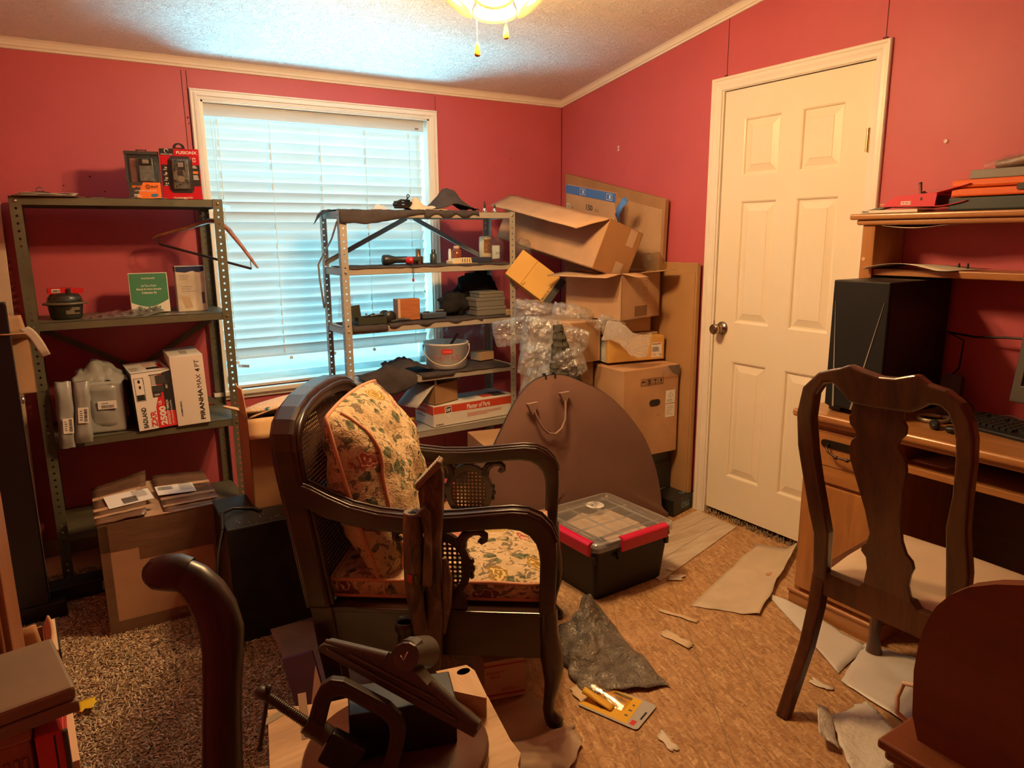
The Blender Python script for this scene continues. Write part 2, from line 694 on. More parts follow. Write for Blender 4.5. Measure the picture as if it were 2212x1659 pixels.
up_ = lambda y: zc(y) + .05
T_ = 0.12
wr(DI1 + .006, 0.0, 0, up_)
wr(YF - .1, DI0 - .006, 0, up_)
wr(DI0 - .006, DI1 + .006, DZ + .006, up_)
wr_o = struct(b.obj('wall_right', WALL))
b = MB()
for y in (-1.256, -2.0):
    b.b2((-.0012, y - .0015, 2.0956), (.001, y + .0015, zc(y) - .03))
b.b2((-.004, -1.262, 2.094), (.0, -1.245, 2.104))
b.b2((-.004, -2.008, 2.094), (.0, -1.99, 2.104))
b.b2((-.003, -.004, 0.0), (.0, -.0005, 2.14))
b.obj('seam', M('seam_dark'), wr_o)
b = MB()
for (y, z) in ((-.52, 1.86), (-.52, 1.845)):
    b.b2((-.001, y - .006, z), (.001, y + .006, z + .012))
b.cyl((-.004, -2.256, 1.71), (.0, -2.256, 1.71), .007, n=10)
b.obj('bare_spot', M('bare_white', (.7, .6, .55), .7), wr_o)

b = MB()
b.b2((XL - .1, YF - .1, 0), (XL, 0.0, 3.0))
struct(b.obj('wall_left', WALL))
b = MB()
b.b2((XL, YF - .1, 0), (0.1, YF, 3.0))
struct(b.obj('wall_front', WALL))
b = MB()
b.b2((0.45, -2.4, 0), (0.5, -0.6, 2.6))  # unseen box added behind the door to block light from the sky
b.b2((0.12, -2.4, 0), (0.5, -2.35, 2.6))
b.b2((0.12, -.65, 0), (0.5, -.6, 2.6))
struct(b.obj('hall_light_block', M('hall_block_paint', (.3, .25, .2), .7)))
# carpet left under the door
rg = random.Random(3)
b = MB()
for k in range(520):
    y = rg.uniform(DI0, DI1)
    x = rg.uniform(-.008, .09)
    h = rg.uniform(.012, .03)
    dx, dy = rg.uniform(-.012, .012), rg.uniform(-.012, .012)
    b.tube([(x, y, 0), (x + dx * .4, y + dy * .5, h * .7), (x + dx, y + dy, h)], [.0028, .003, .001], 4)
o = b.obj('carpet_remnant', M('carpet_old', (.30, .22, .13), .95))
o['kind'] = 'stuff'
tag(o, 'frayed carpet remnant under the white door', 'carpet')

# crown moulding
prof = [(0, -.042), (.010, -.042), (.013, -.034), (.017, -.032), (.020, -.023), (.026, -.014), (.035, -.008), (.045, -.004), (.052, .002)]


def crown(name, p0, p1, out, up2):
    """profile (out from the wall, height from the wall-ceiling line) along p0-p1"""
    b = MB()
    vs = []
    for p in (p0, p1):
        for (o_, z_) in prof + [(0.0, .02)]:
            q = V(p) + V(out) * o_
            vs.append((q.x, q.y, q.z + z_ + up2 * o_))
    n = len(prof) + 1
    b.add(vs, [(i, (i + 1) % n, n + (i + 1) % n, n + i) for i in range(n)], 0)
    return struct(b.obj(name, TRIM))


crown('trim_1', (XL, 0, zc(0) + .008), (0.0, 0, zc(0) + .008), (0, -1, 0), 0.159)
crown('trim_2', (0, 0, zc(0) + .008), (0, YF, zc(YF) + .008), (-1, 0, 0), 0.0)

# window casing, sill
CP = [(0, 0), (0, .012), (.08, .016), (.14, .016), (.20, .012), (.34, .0125), (.42, .016), (.62, .017), (.72, .012), (.80, .013), (1.0, .011), (1.0, 0)]


def casing(path, ins, wid, to3, mat_, name, prof_=CP):
    b = MB()
    n = len(path)
    vs = []
    for t_, h in prof_:
        for p, d in zip(path, ins):
            vs.append(to3(p[0] + d[0] * wid * t_, p[1] + d[1] * wid * t_, h))
    fs = [(k * n + i, k * n + i + 1, (k + 1) * n + i + 1, (k + 1) * n + i) for k in range(len(prof_) - 1) for i in range(n - 1)]
    b.add(vs, fs)
    return struct(b.obj(name, mat_))


win = struct(thing('window_1', 'white framed window behind the blind in the pink back wall', 'window', (0, 0, 0)))
del win['category'], win['label']
casing([(-2.075, .667), (-2.075, 2.0564), (-.8413, 2.0564), (-.8413, .667)], [(1, 0), (1, -1), (-1, -1), (-1, 0)], .0445,
       lambda x, z, h: (x, -h, z), TRIM, 'trim_3')
b = MB()
b.b2((-2.092, -.032, .645), (-.824, .03, .667))
b.b2((-2.086, -.014, .623), (-.830, -.0, .645))
struct(b.obj('trim_4', TRIM, bev=.003))
# jamb liner, sash, panes
b = MB()
b.b2((WX0, 0, WZ0), (WX0 + .010, T_, WZ1))
b.b2((WX1 - .010, 0, WZ0), (WX1, T_, WZ1))
b.b2((WX0, 0, WZ1 - .010), (WX1, T_, WZ1))
b.b2((WX0, 0.03, WZ0), (WX1, T_, WZ0 + .012))
b.obj('jamb', TRIM, win)
b = MB()
for z0, z1, y in ((WZ0 + .012, 1.34, .120), (1.32, WZ1 - .01, .142)):
    b.b2((WX0 + .01, y, z0), (WX1 - .01, y + .02, z0 + .035))
    b.b2((WX0 + .01, y, z1 - .03), (WX1 - .01, y + .02, z1))
    b.b2((WX0 + .01, y, z0), (WX0 + .045, y + .02, z1))
    b.b2((WX1 - .045, y, z0), (WX1 - .01, y + .02, z1))
b.obj('sash', M('sash_white', (.75, .78, .78), .4), win)
for z0, z1, y in ((WZ0 + .045, 1.31, .130), (1.355, WZ1 - .04, .152)):
    b = MB()
    b.b2((WX0 + .045, y, z0), (WX1 - .045, y + .003, z1))
    b.obj('pane', clear('pane_glass', (.92, .97, .97), .02, .02, 0), win)
# plastic film over the lower sash
b = MB()


def film(u, v):
    x = WX0 + .012 + u * (WX1 - WX0 - .024)
    z = WZ0 + .013 + v * .155
    return (x, .105 + .010 * nz(x * 9 + z * 14, z * 9, 1.2) + .005 * nz(x * 40, z * 34 + x * 20, 4.2), z)


b.grid(90, 16, film)
tag(b.obj('plastic_film', clear('film', (.80, .93, .97), .10, .18, .5, 22, haze=.22)), 'wrinkled clear plastic film at the foot of the window', 'film')
b = MB()
b.box((0, 0, 0), (.055, .002, .016))
b.bars(0, 0, .03, .009, 1, face((0.006, -.0012, 0), (1, 0, 0), (0, 0, 1)), 9, .0002)
tag(b.obj('sash_sticker', [M('sticker_gray', (.5, .5, .48), .5), BLACK()], loc=(-1.92, .088, .765), rot=(0, R_(8), 0)), 'small grey warning sticker at the foot of the window', 'sticker')

# the blind
bl = thing('window_blind', 'white horizontal slat blind lowered in the window', 'blind', (0, .034, 0))
SLAT = NT('slat_white')
vec_ = SLAT.coord('Object', (.25, 1, 6))
SLAT.col(SLAT.ramp(SLAT.noise(vec_, 14, 3), ((.3, (.70, .70, .68)), (.7, (.80, .80, .78)))))
slatm = SLAT.set(.45, 0, .4)
# a little daylight comes through the thin slats
trn = SLAT.n('ShaderNodeBsdfTranslucent')
trn.inputs[0].default_value = (.8, .8, .78, 1)
mxs = SLAT.n('ShaderNodeMixShader')
mxs.inputs[0].default_value = .30
SLAT.l(SLAT.b.outputs[0], mxs.inputs[1])
SLAT.l(trn.outputs[0], mxs.inputs[2])
SLAT.l(mxs.outputs[0], SLAT.out.inputs['Surface'])
bx0, bx1 = -2.013, -.907
b = MB()
b.b2((bx0 - .004, -.004, 1.948), (bx1 + .004, .010, 2.002))
b.b2((bx0 - .004, -.006, 1.996), (bx1 + .004, .012, 2.003))
b.obj('valance', slatm, bl, bev=.002)
b = MB()
b.b2((bx0, .012, 1.955), (bx1, .058, 1.995))
b.obj('headrail', slatm, bl, bev=.002)
n_s = 24
pitch = (1.925 - .838) / (n_s - 1)
b = MB()
pr = []
for k in range(7):
    a = (k / 6 - .5)
    pr.append((a * .050, .0035 * (1 - (2 * a) ** 2)))
poly = pr + [(p, q - .0026) for p, q in pr[::-1]]
b.prism(poly, bx0, bx1, 'x')
slat0 = b.obj('slat', slatm, bl)
slat0.rotation_euler = (R_(-62), 0, 0)
rg = random.Random(5)
for k in range(n_s):
    o = slat0 if k == 0 else slat0.copy()
    if k:
        COL.objects.link(o)
    o.location = (0, .036, 1.925 - k * pitch)
    o.rotation_euler = (R_(-63 + rg.uniform(-2.0, 2.0)), 0, R_(rg.uniform(-.12, .12)))
b = MB()
b.b2((bx0, .020, .803), (bx1, .052, .818))
b.obj('bottom_rail', slatm, bl, bev=.003)
cordm = M('cord_white', (.78, .76, .68), .8)
for x in (-1.955, -1.72, -1.475, -1.235, -.985):
    b = MB()
    b.tube([(x, .009, 1.955), (x, .0115, 1.4), (x, .013, .80)], .0013, 5, 0)
    for k in range(n_s):
        if rg.random() < .6:
            z = 1.925 - k * pitch
            b.tube([(x - .004, .0105, z - .014), (x - .004, .0105, z + .014)], .0024, 4, 0)
    b.obj('ladder_cord', cordm, bl)
for x, zb in ((-1.985, 1.0), (-1.972, 1.05), (-.945, 1.18), (-.935, 1.10)):
    b = MB()
    b.tube([(x, .006, 1.955), (x + .004, .004, 1.7), (x + .012, .004, zb)], .0011, 5)
    b.lathe([(.001, .018), (.005, .004), (.006, 0), (.002, -.004)], 10, 0, Mx.Translation((x + .012, .004, zb - .012)))
    b.obj('pull_cord', cordm, bl)
b = MB()
b.box((-.945, -.005, 1.962), (.02, .006, .008))
b.obj('cord_lock', M('gray_metal', (.35, .36, .36), .4, .8), bl)
for x in (-1.955, -1.69, -1.46, -1.235):
    b = MB()
    b.lathe([(.0095, 0), (.0095, .002), (.003, .003)], 12, 0, Mx.Translation((x, .016, .792)) @ Mx.Rotation(R_(75), 4, 'X'))
    b.tube([(x, .016, .80), (x, .016, .783)], .001, 4)
    b.obj('hold_down_button', cordm, bl)

# door
DCP = [(0, 0), (0, .011), (.06, .016), (.2, .0165), (.28, .013), (.5, .0145), (.62, .012), (.75, .010), (.9, .0095), (.97, .008), (1.0, .006), (1.0, 0)]
casing([(DY1, 0), (DY1, 2.0954), (DY0, 2.0954), (DY0, 0)], [(-1, 0), (-1, -1), (1, -1), (1, 0)], .0575,
       lambda y, z, h: (-h, y, z), TRIM, 'trim_5', DCP)
b = MB()
b.b2((-.001, DI1 - .0, 0.0), (T_, DI1 + .012, 2.046))
b.b2((-.001, DI0 - .012, 0.0), (T_, DI0, 2.046))
b.b2((-.001, DI0, 2.0355), (T_, DI1, 2.046))
b.b2((.05, DI1 - .012, 0.0), (.062, DI1, 2.0355))
struct(b.obj('trim_6', TRIM))
# six panel slab, local: y from the latch edge, panels recessed
dr = thing('door_1', '', '', (0, 0, 0))
del dr['label'], dr['category']
struct(dr)
b = MB()
dw = DI1 - .003 - (DI0 + .003)          # slab width
X0 = .008
yA, yB, zA, zB = DI0 + .003, DI1 - .003, .0346, 2.032
st = .115 * dw / .72
mid = .10
pw = (dw - 2 * st - mid) / 2
cols_ = [(yB - st - pw, yB - st), (yA + st, yA + st + pw)]
rows = [(1.655, 1.905), (.985, 1.545), (.225, .800)]
holes_ = [(c, r) for c in cols_ for r in rows]
ys = sorted({yA, yB, *[y for c in cols_ for y in c]})
zs = sorted({zA, zB, *[z for r in rows for z in r]})
for i in range(len(ys) - 1):
    for j in range(len(zs) - 1):
        ym, zm = (ys[i] + ys[i + 1]) / 2, (zs[j] + zs[j + 1]) / 2
        if any(c[0] < ym < c[1] and r[0] < zm < r[1] for c, r in holes_):
            continue
        b.add([(X0, ys[i], zs[j]), (X0, ys[i + 1], zs[j]), (X0, ys[i + 1], zs[j + 1]), (X0, ys[i], zs[j + 1])], [(0, 1, 2, 3)])
b.b2((X0 + .012, yA, zA), (X0 + .035, yB, zB))
for (y0, y1, z0, z1) in ((yA, yA, zA, zB), (yB, yB, zA, zB)):
    b.add([(X0, y0, z0), (X0 + .034, y0, z0), (X0 + .034, y0, z1), (X0, y0, z1)], [(0, 1, 2, 3)])
b.add([(X0, yA, zA), (X0 + .034, yA, zA), (X0 + .034, yB, zA), (X0, yB, zA)], [(0, 1, 2, 3)])
b.add([(X0, yA, zB), (X0 + .034, yA, zB), (X0 + .034, yB, zB), (X0, yB, zB)], [(0, 1, 2, 3)])
b.obj('slab', DOORP, dr)
for (c, r) in holes_:
    b = MB()
    steps = [(0, 0), (.006, -.003), (.010, -.0105), (.016, -.0105), (.045, -.002), (.047, -.0005)]
    loops = []
    for ins, dep_ in steps:
        x = X0 - dep_
        loops.append([(x, c[0] + ins, r[0] + ins), (x, c[1] - ins, r[0] + ins), (x, c[1] - ins, r[1] - ins), (x, c[0] + ins, r[1] - ins)])
    vs = [p for L_ in loops for p in L_]
    fs = [(k * 4 + i, k * 4 + (i + 1) % 4, (k + 1) * 4 + (i + 1) % 4, (k + 1) * 4 + i) for k in range(len(loops) - 1) for i in range(4)]
    n = len(vs)
    fs.append((n - 4, n - 3, n - 2, n - 1))
    b.add(vs, fs)
    b.obj('panel', DOORP, dr)
b = MB()
Tk = Mx.Translation((X0, -1.297, .952)) @ Mx.Rotation(R_(-90), 4, 'Y')
b.lathe([(.0, 0), (.033, 0), (.033, .004), (.028, .009), (.016, .014), (.013, .03), (.017, .038), (.0235, .044), (.025, .060), (.0225, .066), (.012, .0655), (.004, .062), (.0, .062)], 28, 0, Tk)
b.obj('door_knob', M('knob_metal', (.36, .29, .22), .25, 1.0), dr)
b = MB()
b.b2((.002, DI1 - .002, .915), (.006, DI1 + .006, .985))
b.obj('strike_plate', M('knob_metal'), dr)
b = MB()
zh = 1.70
for k in range(5):
    b.cyl((-.006, DI0 + .006, zh + k * .018 + .0005), (-.006, DI0 + .006, zh + (k + 1) * .018 - .0005), .0062, n=12)
b.b2((.003, DI0 - .004, zh), (.008, DI0 + .010, zh + .09))
b.obj('hinge', BRASS(), dr)

# baseboards
BB = M('baseboard', (.40, .31, .20), .5, var=.1)
b = MB()
b.b2((XL, -.012, 0.0), (0, 0, .085))
struct(b.obj('baseboard_back', BB, bev=.003))
b = MB()
b.b2((-.012, DY1, 0.0), (0, 0, .085))
struct(b.obj('baseboard_right', BB, bev=.003))

# shag carpet over the left of the room
edge = [(-1.0, -.012), (-1.25, -.7), (-1.95, -1.02), (-2.13, -1.22), (-2.15, -1.70), (-2.22, -2.0), (-2.40, -2.35), (-2.5, -2.9)]


def in_carpet(x, y):
    for (x0, y0), (x1, y1) in zip(edge, edge[1:]):
        if y1 <= y <= y0:
            t_ = (y - y0) / (y1 - y0)
            return x < x0 + t_ * (x1 - x0) + .012 * nz(x * 5, y * 40)
    return False


nrg = np.random.default_rng(4)
N = 60000
# denser where it is seen
X = nrg.uniform(-2.95, -2.10, N * 2)
Y = nrg.uniform(-2.15, -.25, N * 2)
keep = np.array([in_carpet(x, y) for x, y in zip(X, Y)])
X, Y = X[keep][:N], Y[keep][:N]
n = len(X)
ang = nrg.uniform(0, 2 * PI, n)
ln = nrg.uniform(.010, .021, n)
hg = nrg.uniform(.009, .018, n)
rad = nrg.uniform(.0028, .0042, n)
c, s_ = np.cos(ang), np.sin(ang)
P0 = np.stack([X, Y, np.full(n, .004)], 1)
P1 = np.stack([X + c * ln * .25, Y + s_ * ln * .25, hg * .85], 1)
P2 = np.stack([X + c * ln, Y + s_ * ln, hg * nrg.uniform(.75, 1.1, n)], 1)
side = np.stack([-s_, c, np.zeros(n)], 1)
fwd = np.stack([c * .5, s_ * .5, np.full(n, .6)], 1)
VV, FF = [], []
for P, k in ((P0, .9), (P1, 1.1), (P2, .55)):
    for q in range(3):
        a = 2 * PI * q / 3
        VV.append(P + (side * math.cos(a) + fwd * math.sin(a)) * (rad * k)[:, None])
VV = np.stack(VV, 1).reshape(-1, 3)
base = (np.arange(n) * 9)[:, None]
for L_ in range(2):
    for q in range(3):
        q2 = (q + 1) % 3
        FF.append(base + np.array([L_ * 3 + q, L_ * 3 + q2, L_ * 3 + 3 + q2, L_ * 3 + 3 + q]))
quads = np.concatenate(FF)
tri = base + np.array([6, 7, 8])
# backing
bk = [(XL + .01, -.013)] + edge + [(XL + .01, -2.9)]
nb = len(VV)
VV = np.concatenate([VV, np.array([(x, y, .006) for x, y in bk])])
faces = quads.tolist() + tri.tolist() + [list(range(nb, nb + len(bk)))]
me = bpy.data.meshes.new('carpet')
me.from_pydata(VV.tolist(), [], faces)
t = NT('carpet_pile')
ob = t.coord('Object')
geo = t.n('ShaderNodeNewGeometry')
f = t.math('ADD', t.math('MULTIPLY', geo.outputs['Random Per Island'], .75), t.math('MULTIPLY', t.noise(ob, 9, 3), .3))
t.col(t.ramp(f, ((.10, (.36, .24, .13)), (.5, (.70, .53, .33)), (.9, (.88, .72, .50)))))
me.materials.append(t.set(.9, 0, .15))
me.polygons.foreach_set('use_smooth', [True] * len(me.polygons))
cp = bpy.data.objects.new('carpet', me)
COL.objects.link(cp)
cp['kind'] = 'stuff'
tag(cp, 'tan shag carpet with a ragged edge on the left of the floor', 'carpet')
# ---------------------------------------------------------------- slotted metal shelving
def shelving(name, label, x0, x1, y0, y1, zt, levels, mat_, fw=.036, pitch=.0277, hr=.0048, splice=None):
    """y0 front; levels are top surfaces of the shelves"""
    s = thing(name, label, 'shelf', ((x0 + x1) / 2, (y0 + y1) / 2, 0))
    ox, oy = s.location.x, s.location.y
    for cx, sx in ((x0, 1), (x1, -1)):
        for cy, sy in ((y0, 1), (y1, -1)):
            b = MB()
            b.holes((cx - ox, cy - oy, .0), (sx, 0, 0), (0, 0, 1), fw, zt, pitch, hr)
            b.holes((cx - ox, cy - oy, .0), (0, sy, 0), (0, 0, 1), fw, zt, pitch, hr)
            p = b.obj('post', mat_, s, solid=.0018)
    for z in levels:
        b = MB()
        e = .002
        hx0, hx1, hy0, hy1 = x0 + e - ox, x1 - e - ox, y0 + e - oy, y1 - e - oy
        b.b2((hx0, hy0, z - .0015), (hx1, hy1, z))
        L_ = .031
        b.b2((hx0, hy0, z - L_), (hx1, hy0 + .0015, z))
        b.b2((hx0, hy1 - .0015, z - L_), (hx1, hy1, z))
        b.b2((hx0, hy0, z - L_), (hx0 + .0015, hy1, z))
        b.b2((hx1 - .0015, hy0, z - L_), (hx1, hy1, z))
        b.b2((hx0, hy0, z - L_), (hx1, hy0 + .012, z - L_ + .0012))
        b.obj('shelf', mat_, s)
        for cx, sx in ((x0, 1), (x1, -1)):
            b = MB()
            b.lathe([(.0065, 0), (.0065, .002), (.004, .0045), (.001, .005)], 10, 0, Mx.Translation((cx - ox + sx * fw / 2, y0 - oy - .001, z - .016)) @ Mx.Rotation(PI / 2, 4, 'X'))
            b.obj('bolt', STEEL() if z == levels[0] else mat_, s)
    return s


def brace(s, p0, p1, w_, mat_, n=(0, -1, 0)):
    p0, p1 = V(p0) - s.location, V(p1) - s.location
    d = (p1 - p0).normalized()
    u = d.cross(V(n)).normalized() * w_ / 2
    q = V(n) * .0015
    b = MB()
    vs = [p0 + u, p0 - u, p1 - u, p1 + u]
    b.add(vs + [v + q for v in vs], [(0, 1, 2, 3), (4, 7, 6, 5), (0, 4, 5, 1), (1, 5, 6, 2), (2, 6, 7, 3), (3, 7, 4, 0)])
    k = V(n) * .008
    b.add([p0 + u, p1 + u, p1 + u + k, p0 + u + k], [(0, 1, 2, 3)])
    return b.obj('brace', mat_, s)


OLIVE = M('olive_steel', (.105, .098, .062), .5, .0, .4, var=.22, vs=9, bump=.05, bs=60)
LS = shelving('metal_shelf', 'dark olive slotted metal shelf unit left of the window', -2.79, -2.048, -.373, -.03, 1.558, [1.556, 1.085, .612, .225], OLIVE, fw=.038)
brace(LS, (-2.76, -.036, 1.035), (-2.08, -.036, .62), .026, OLIVE)
brace(LS, (-2.08, -.033, 1.025), (-2.76, -.033, .60), .026, OLIVE)


def box_thing(name, label, cat, w_, d_, h_, mats, loc, rz=0.0, bev=.002, group=None, tilt=(0, 0)):
    """closed box, origin at its bottom centre, front face towards local -y"""
    b = MB()
    b.box((0, 0, h_ / 2), (w_, d_, h_))
    o = b.obj(name, mats, bev=bev, loc=loc, rot=(tilt[0], tilt[1], rz))
    return tag(o, label, cat, group)


def FR(w_, d_, h_):   # front face, origin centre
    return face((0, -d_ / 2, h_ / 2), (1, 0, 0), (0, 0, 1))


def TOPF(w_, d_, h_):
    return face((0, 0, h_), (1, 0, 0), (0, 1, 0))


def LF(w_, d_, h_):
    return face((-w_ / 2, 0, h_ / 2), (0, -1, 0), (0, 0, 1))


def RF(w_, d_, h_):
    return face((w_ / 2, 0, h_ / 2), (0, 1, 0), (0, 0, 1))


# --- top of the olive shelf
ZT = 1.556
cb = thing('clipboard', 'brown clipboard with papers lying on the olive shelf', 'clipboard', (-2.68, -.255, ZT + .001), R_(4))
b = MB()
b.box((0, 0, .002), (.21, .27, .004))
b.obj('board', M('hardboard', (.10, .05, .03), .5), cb, bev=.001)
PAPER = M('paper', (.74, .70, .60), .7)
b = MB()
for k in range(4):
    b.grid(8, 8, lambda u, v, k=k: (-.095 + .19 * u + .004 * k, -.11 + .22 * v, .0055 + k * .0025 + .012 * max(0, .35 - u) * v + .004 * nz(u * 3 + k, v * 3)))
b.obj('sheets', PAPER, cb, solid=.0006)
b = MB()
b.tube([(-.035, .085, .012), (-.03, .09, .022), (0, .095, .026), (.03, .09, .022), (.035, .085, .012)], .007, 6, sq=.5)
b.tube([(.011 * math.cos(a), .10, .034 + .011 * math.sin(a)) for a in [2 * PI * k / 12 for k in range(13)]], .0022, 5)
b.box((0, .09, .014), (.085, .03, .004))
b.obj('clip', M('dark_metal', (.12, .11, .10), .35, .9), cb)

# boxed camera: red
w_, d_, h_ = .150, .085, .203
o = box_thing('camera_box', 'red and black boxed camera with hang tab on the olive shelf', 'box', w_, d_, h_,
              [M('box_red', (.55, .012, .025), .35, var=.06)], (-2.178, -.268, ZT + .001), R_(-12))
rb_ = o
T = FR(w_, d_, h_)
b = MB()
b.rect(-.048, .088, .052, .026, 0, T)
b.rect(-.055, -.005, .034, .085, 0, T)
b.rect(.055, -.005, .034, .085, 0, T)
b.text('FUSIONX', .0125, 1, T, .078, .028, .0865, .02)
b.text('STEALTH CAM', .0042, 1, T, .044, -.048, .079, .02)
b.tube([T @ V((-.048 + .0075 * math.cos(a), .092 + .0075 * math.sin(a), .0003)) for a in [k * .45 for k in range(11)]], .0013, 4, 1)
for k, s_ in enumerate(('36', '▲', '80', '0.4')):
    yy = .026 - k * .021
    if s_ == '▲':
        b.add([(-.061, yy - .004, .0006), (-.05, yy - .004, .0006), (-.0555, yy + .004, .0006)], [(0, 1, 2)], 1, False, T)
    else:
        b.text(s_, .0075, 1, T, None, -.0555, yy, .02)
    b.lines(-.0555, yy - .008, .02, .004, 1, 1, T)
b.lines(.0555, .03, .022, .012, 2, 1, T, seed=3)
b.rect(.0555, .008, .020, .010, 2, T, .0004)
b.lines(.0555, -.012, .024, .02, 4, 1, T, seed=5)
b.text('CELLULAR SIMPLIFIED.', .0055, 1, T, .075, 0, -.0935, .01)
b.rect(.054, .058, .011, .016, 1, T)
b.rect(.054, .058, .007, .011, 3, T, .0005)
b.obj('lettering', [BLACK(), WHITE(), M('orange_print', (.75, .22, .03), .5), M('box_red')], o)
b = MB()
pts = [(-.036, -.075), (.036, -.075), (.046, -.06), (.046, .055), (.033, .072), (-.033, .072), (-.046, .055), (-.046, -.06)]
b.prism([(p[0], p[1]) for p in pts], 0, .0012, 'z', 0, T)
b.obj('window', BLACK(), o)
b = MB()
T2 = T @ Mx.Translation((0, 0, .004))
b.box((0, 0, .004), (.060, .118, .016), 0, T2)
b.box((0, .034, .014), (.040, .034, .010), 1, T2)
b.box((.002, .036, .020), (.020, .018, .004), 2, T2)
b.box((.0, .004, .014), (.020, .018, .008), 1, T2)
b.cyl(T2 @ V((0, -.02, .010)), T2 @ V((0, -.02, .017)), .013, n=14, mi=2)
rg = random.Random(8)
for k in range(22):
    b.box((rg.uniform(-.026, .026), rg.uniform(-.055, .055), .013), (.008, .006, .003), 1, T2)
b.obj('camera', [M('camo_gray', (.10, .10, .085), .5, var=.5, vs=60), DPLAS(), M('lens', (.25, .22, .18), .1)], o, bev=.002)
b = MB()
b.grid(16, 22, lambda u, v: T @ V((-.043 + .086 * u, -.07 + .138 * v, .026 * min(1, 6 * min(u, 1 - u, v, 1 - v)) + .003 * nz(u * 9, v * 13) + .001)))
b.obj('blister_cover', clear('blister', (.95, .96, .96), .06, .06, .5, 60), o)
b = MB()
hp = [(-.024 + .0, 0), (.024, 0), (.021, .012), (.013, .02), (0, .023), (-.013, .02), (-.021, .012)]
b.ring(hp, [(p[0] * .45, .004 + p[1] * .55) for p in hp], 0, .001, 'y', 0, Mx.Translation((0, -d_ / 2 + .001, h_)), close=True)
b.obj('hang_tab', BLACK(), o)
b = MB()
b.rect(0, 0, d_ * .96, h_ * .96, 0, RF(w_, d_, h_))
b.lines(0, .05, d_ * .7, .05, 6, 1, RF(w_, d_, h_))
b.lines(0, -.04, d_ * .7, .07, 8, 1, RF(w_, d_, h_), seed=4)
b.obj('side_print', [M('gray_blue_print', (.28, .30, .33), .5), WHITE()], o)

# boxed camera: orange and grey, window in the upper half
w_, d_ = .118, .075
o = thing('camera_box', 'grey and orange boxed camera beside the red one on the olive shelf', 'box', (-2.322, -.262, ZT + .001), R_(-8))
b = MB()
b.b2((-w_ / 2, -d_ / 2, 0), (w_ / 2, d_ / 2, .066))
b.prism([(-d_ / 2 + .004, .066), (d_ / 2, .066), (d_ / 2, .186), (-d_ / 2 + .030, .186)], -w_ / 2 - .004, -w_ / 2 + .004, 'x')
b.prism([(-d_ / 2 + .004, .066), (d_ / 2, .066), (d_ / 2, .186), (-d_ / 2 + .030, .186)], w_ / 2 - .004, w_ / 2 + .004, 'x')
b.b2((-w_ / 2 - .006, -d_ / 2 + .024, .178), (w_ / 2 + .004, d_ / 2, .190))
b.b2((-w_ / 2, d_ / 2 - .004, .066), (w_ / 2, d_ / 2, .186))
b.obj('carton', M('box_charcoal', (.045, .042, .040), .5), o)
T = face((0, -d_ / 2, .033), (1, 0, 0), (0, 0, 1))
b = MB()
b.add([(-.034, -.033, .0003), (.059, -.033, .0003), (.059, .033, .0003), (-.004, .033, .0003)], [(0, 1, 2, 3)], 0, False, T)
b.text('SPYP', .009, 0, T, .036, -.028, .0155, .03, .0006)
b.text('INT', .009, 1, T, .027, .037, .0155, .03, .0007)
b.tube([T @ V((.012 + .0075 * math.cos(a), .0155 + .0075 * math.sin(a), .0008)) for a in [2 * PI * k / 14 for k in range(15)]], .0012, 4, 1)
b.rect(.012, .0155, .0012, .02, 1, T, .0009)
b.rect(.012, .0155, .02, .0012, 1, T, .0009)
b.text('LINK-MICRO-LTE', .0052, 2, T, .078, .002, .0, .01, .0007)
b.lines(-.026, -.018, .03, .012, 2, 2, T, .0007)
b.add([(.020, -.022, .0008), (.034, -.026, .0008), (.046, -.020, .0008), (.048, -.012, .0008), (.036, -.011, .0008), (.022, -.013, .0008)], [(0, 1, 2, 3, 4, 5)], 3, False, T)
b.obj('lettering', [M('orange_card', (.85, .20, .03), .5), BLACK(), WHITE(), M('print_blue', (.05, .18, .42), .5)], o)
b = MB()
b.box((.012, -.0, .118), (.052, .03, .09), 0)
b.box((.012, -.018, .148), (.046, .012, .026), 1)
b.box((.012, -.025, .149), (.024, .004, .016), 2)
b.box((-.035, .01, .115), (.024, .02, .095), 3)
b.obj('camera', [M('camo_gray'), DPLAS(), M('lens'), M('rust_print', (.16, .05, .03), .5)], o, bev=.004)
b = MB()
b.grid(10, 10, lambda u, v: (-w_ / 2 + .004 + u * (w_ - .008), -d_ / 2 + .004 + .026 * v - .002 * math.sin(PI * u), .068 + .11 * v))
b.obj('blister_cover', clear('blister'), o)
b = MB()
b.ring([(-.02, 0), (-.02, .007), (.02, .007), (.02, 0)], [(-.014, 0), (-.014, .003), (.014, .003), (.014, 0)], 0, .001, 'y', 0, Mx.Translation((0, .0, .190)))
b.obj('hang_tab', BLACK(), o)

b = MB()
b.grid(8, 8, lambda u, v: (.16 * u - .02 * v, -.10 * v + .02 * u, -.035 * u * u * (1 - .4 * v)))
tag(b.obj('loose_sheet', M('paper_cool', (.72, .76, .78), .7), loc=(-2.13, -.16, ZT + .002), solid=.0006), 'pale sheet curling over the right end of the olive shelf', 'paper')
rg = random.Random(11)
o = thing('paper_scrap', 'torn bits of paper along the front of the olive shelf top', 'paper', (-2.44, -.33, ZT + .001))
for k, (x, y) in enumerate(((-.13, .0), (-.06, .01), (.07, .0), (.16, -.01), (.24, .0))):
    b = MB()
    b.grid(4, 3, lambda u, v: (x + .05 * (u - .5) + .008 * nz(u * 5 + k, v * 4), y + .03 * (v - .5), .001 + .005 * abs(nz(u * 3 + k, v * 3, 3))))
    b.obj('scrap', PAPER, o, solid=.0006)

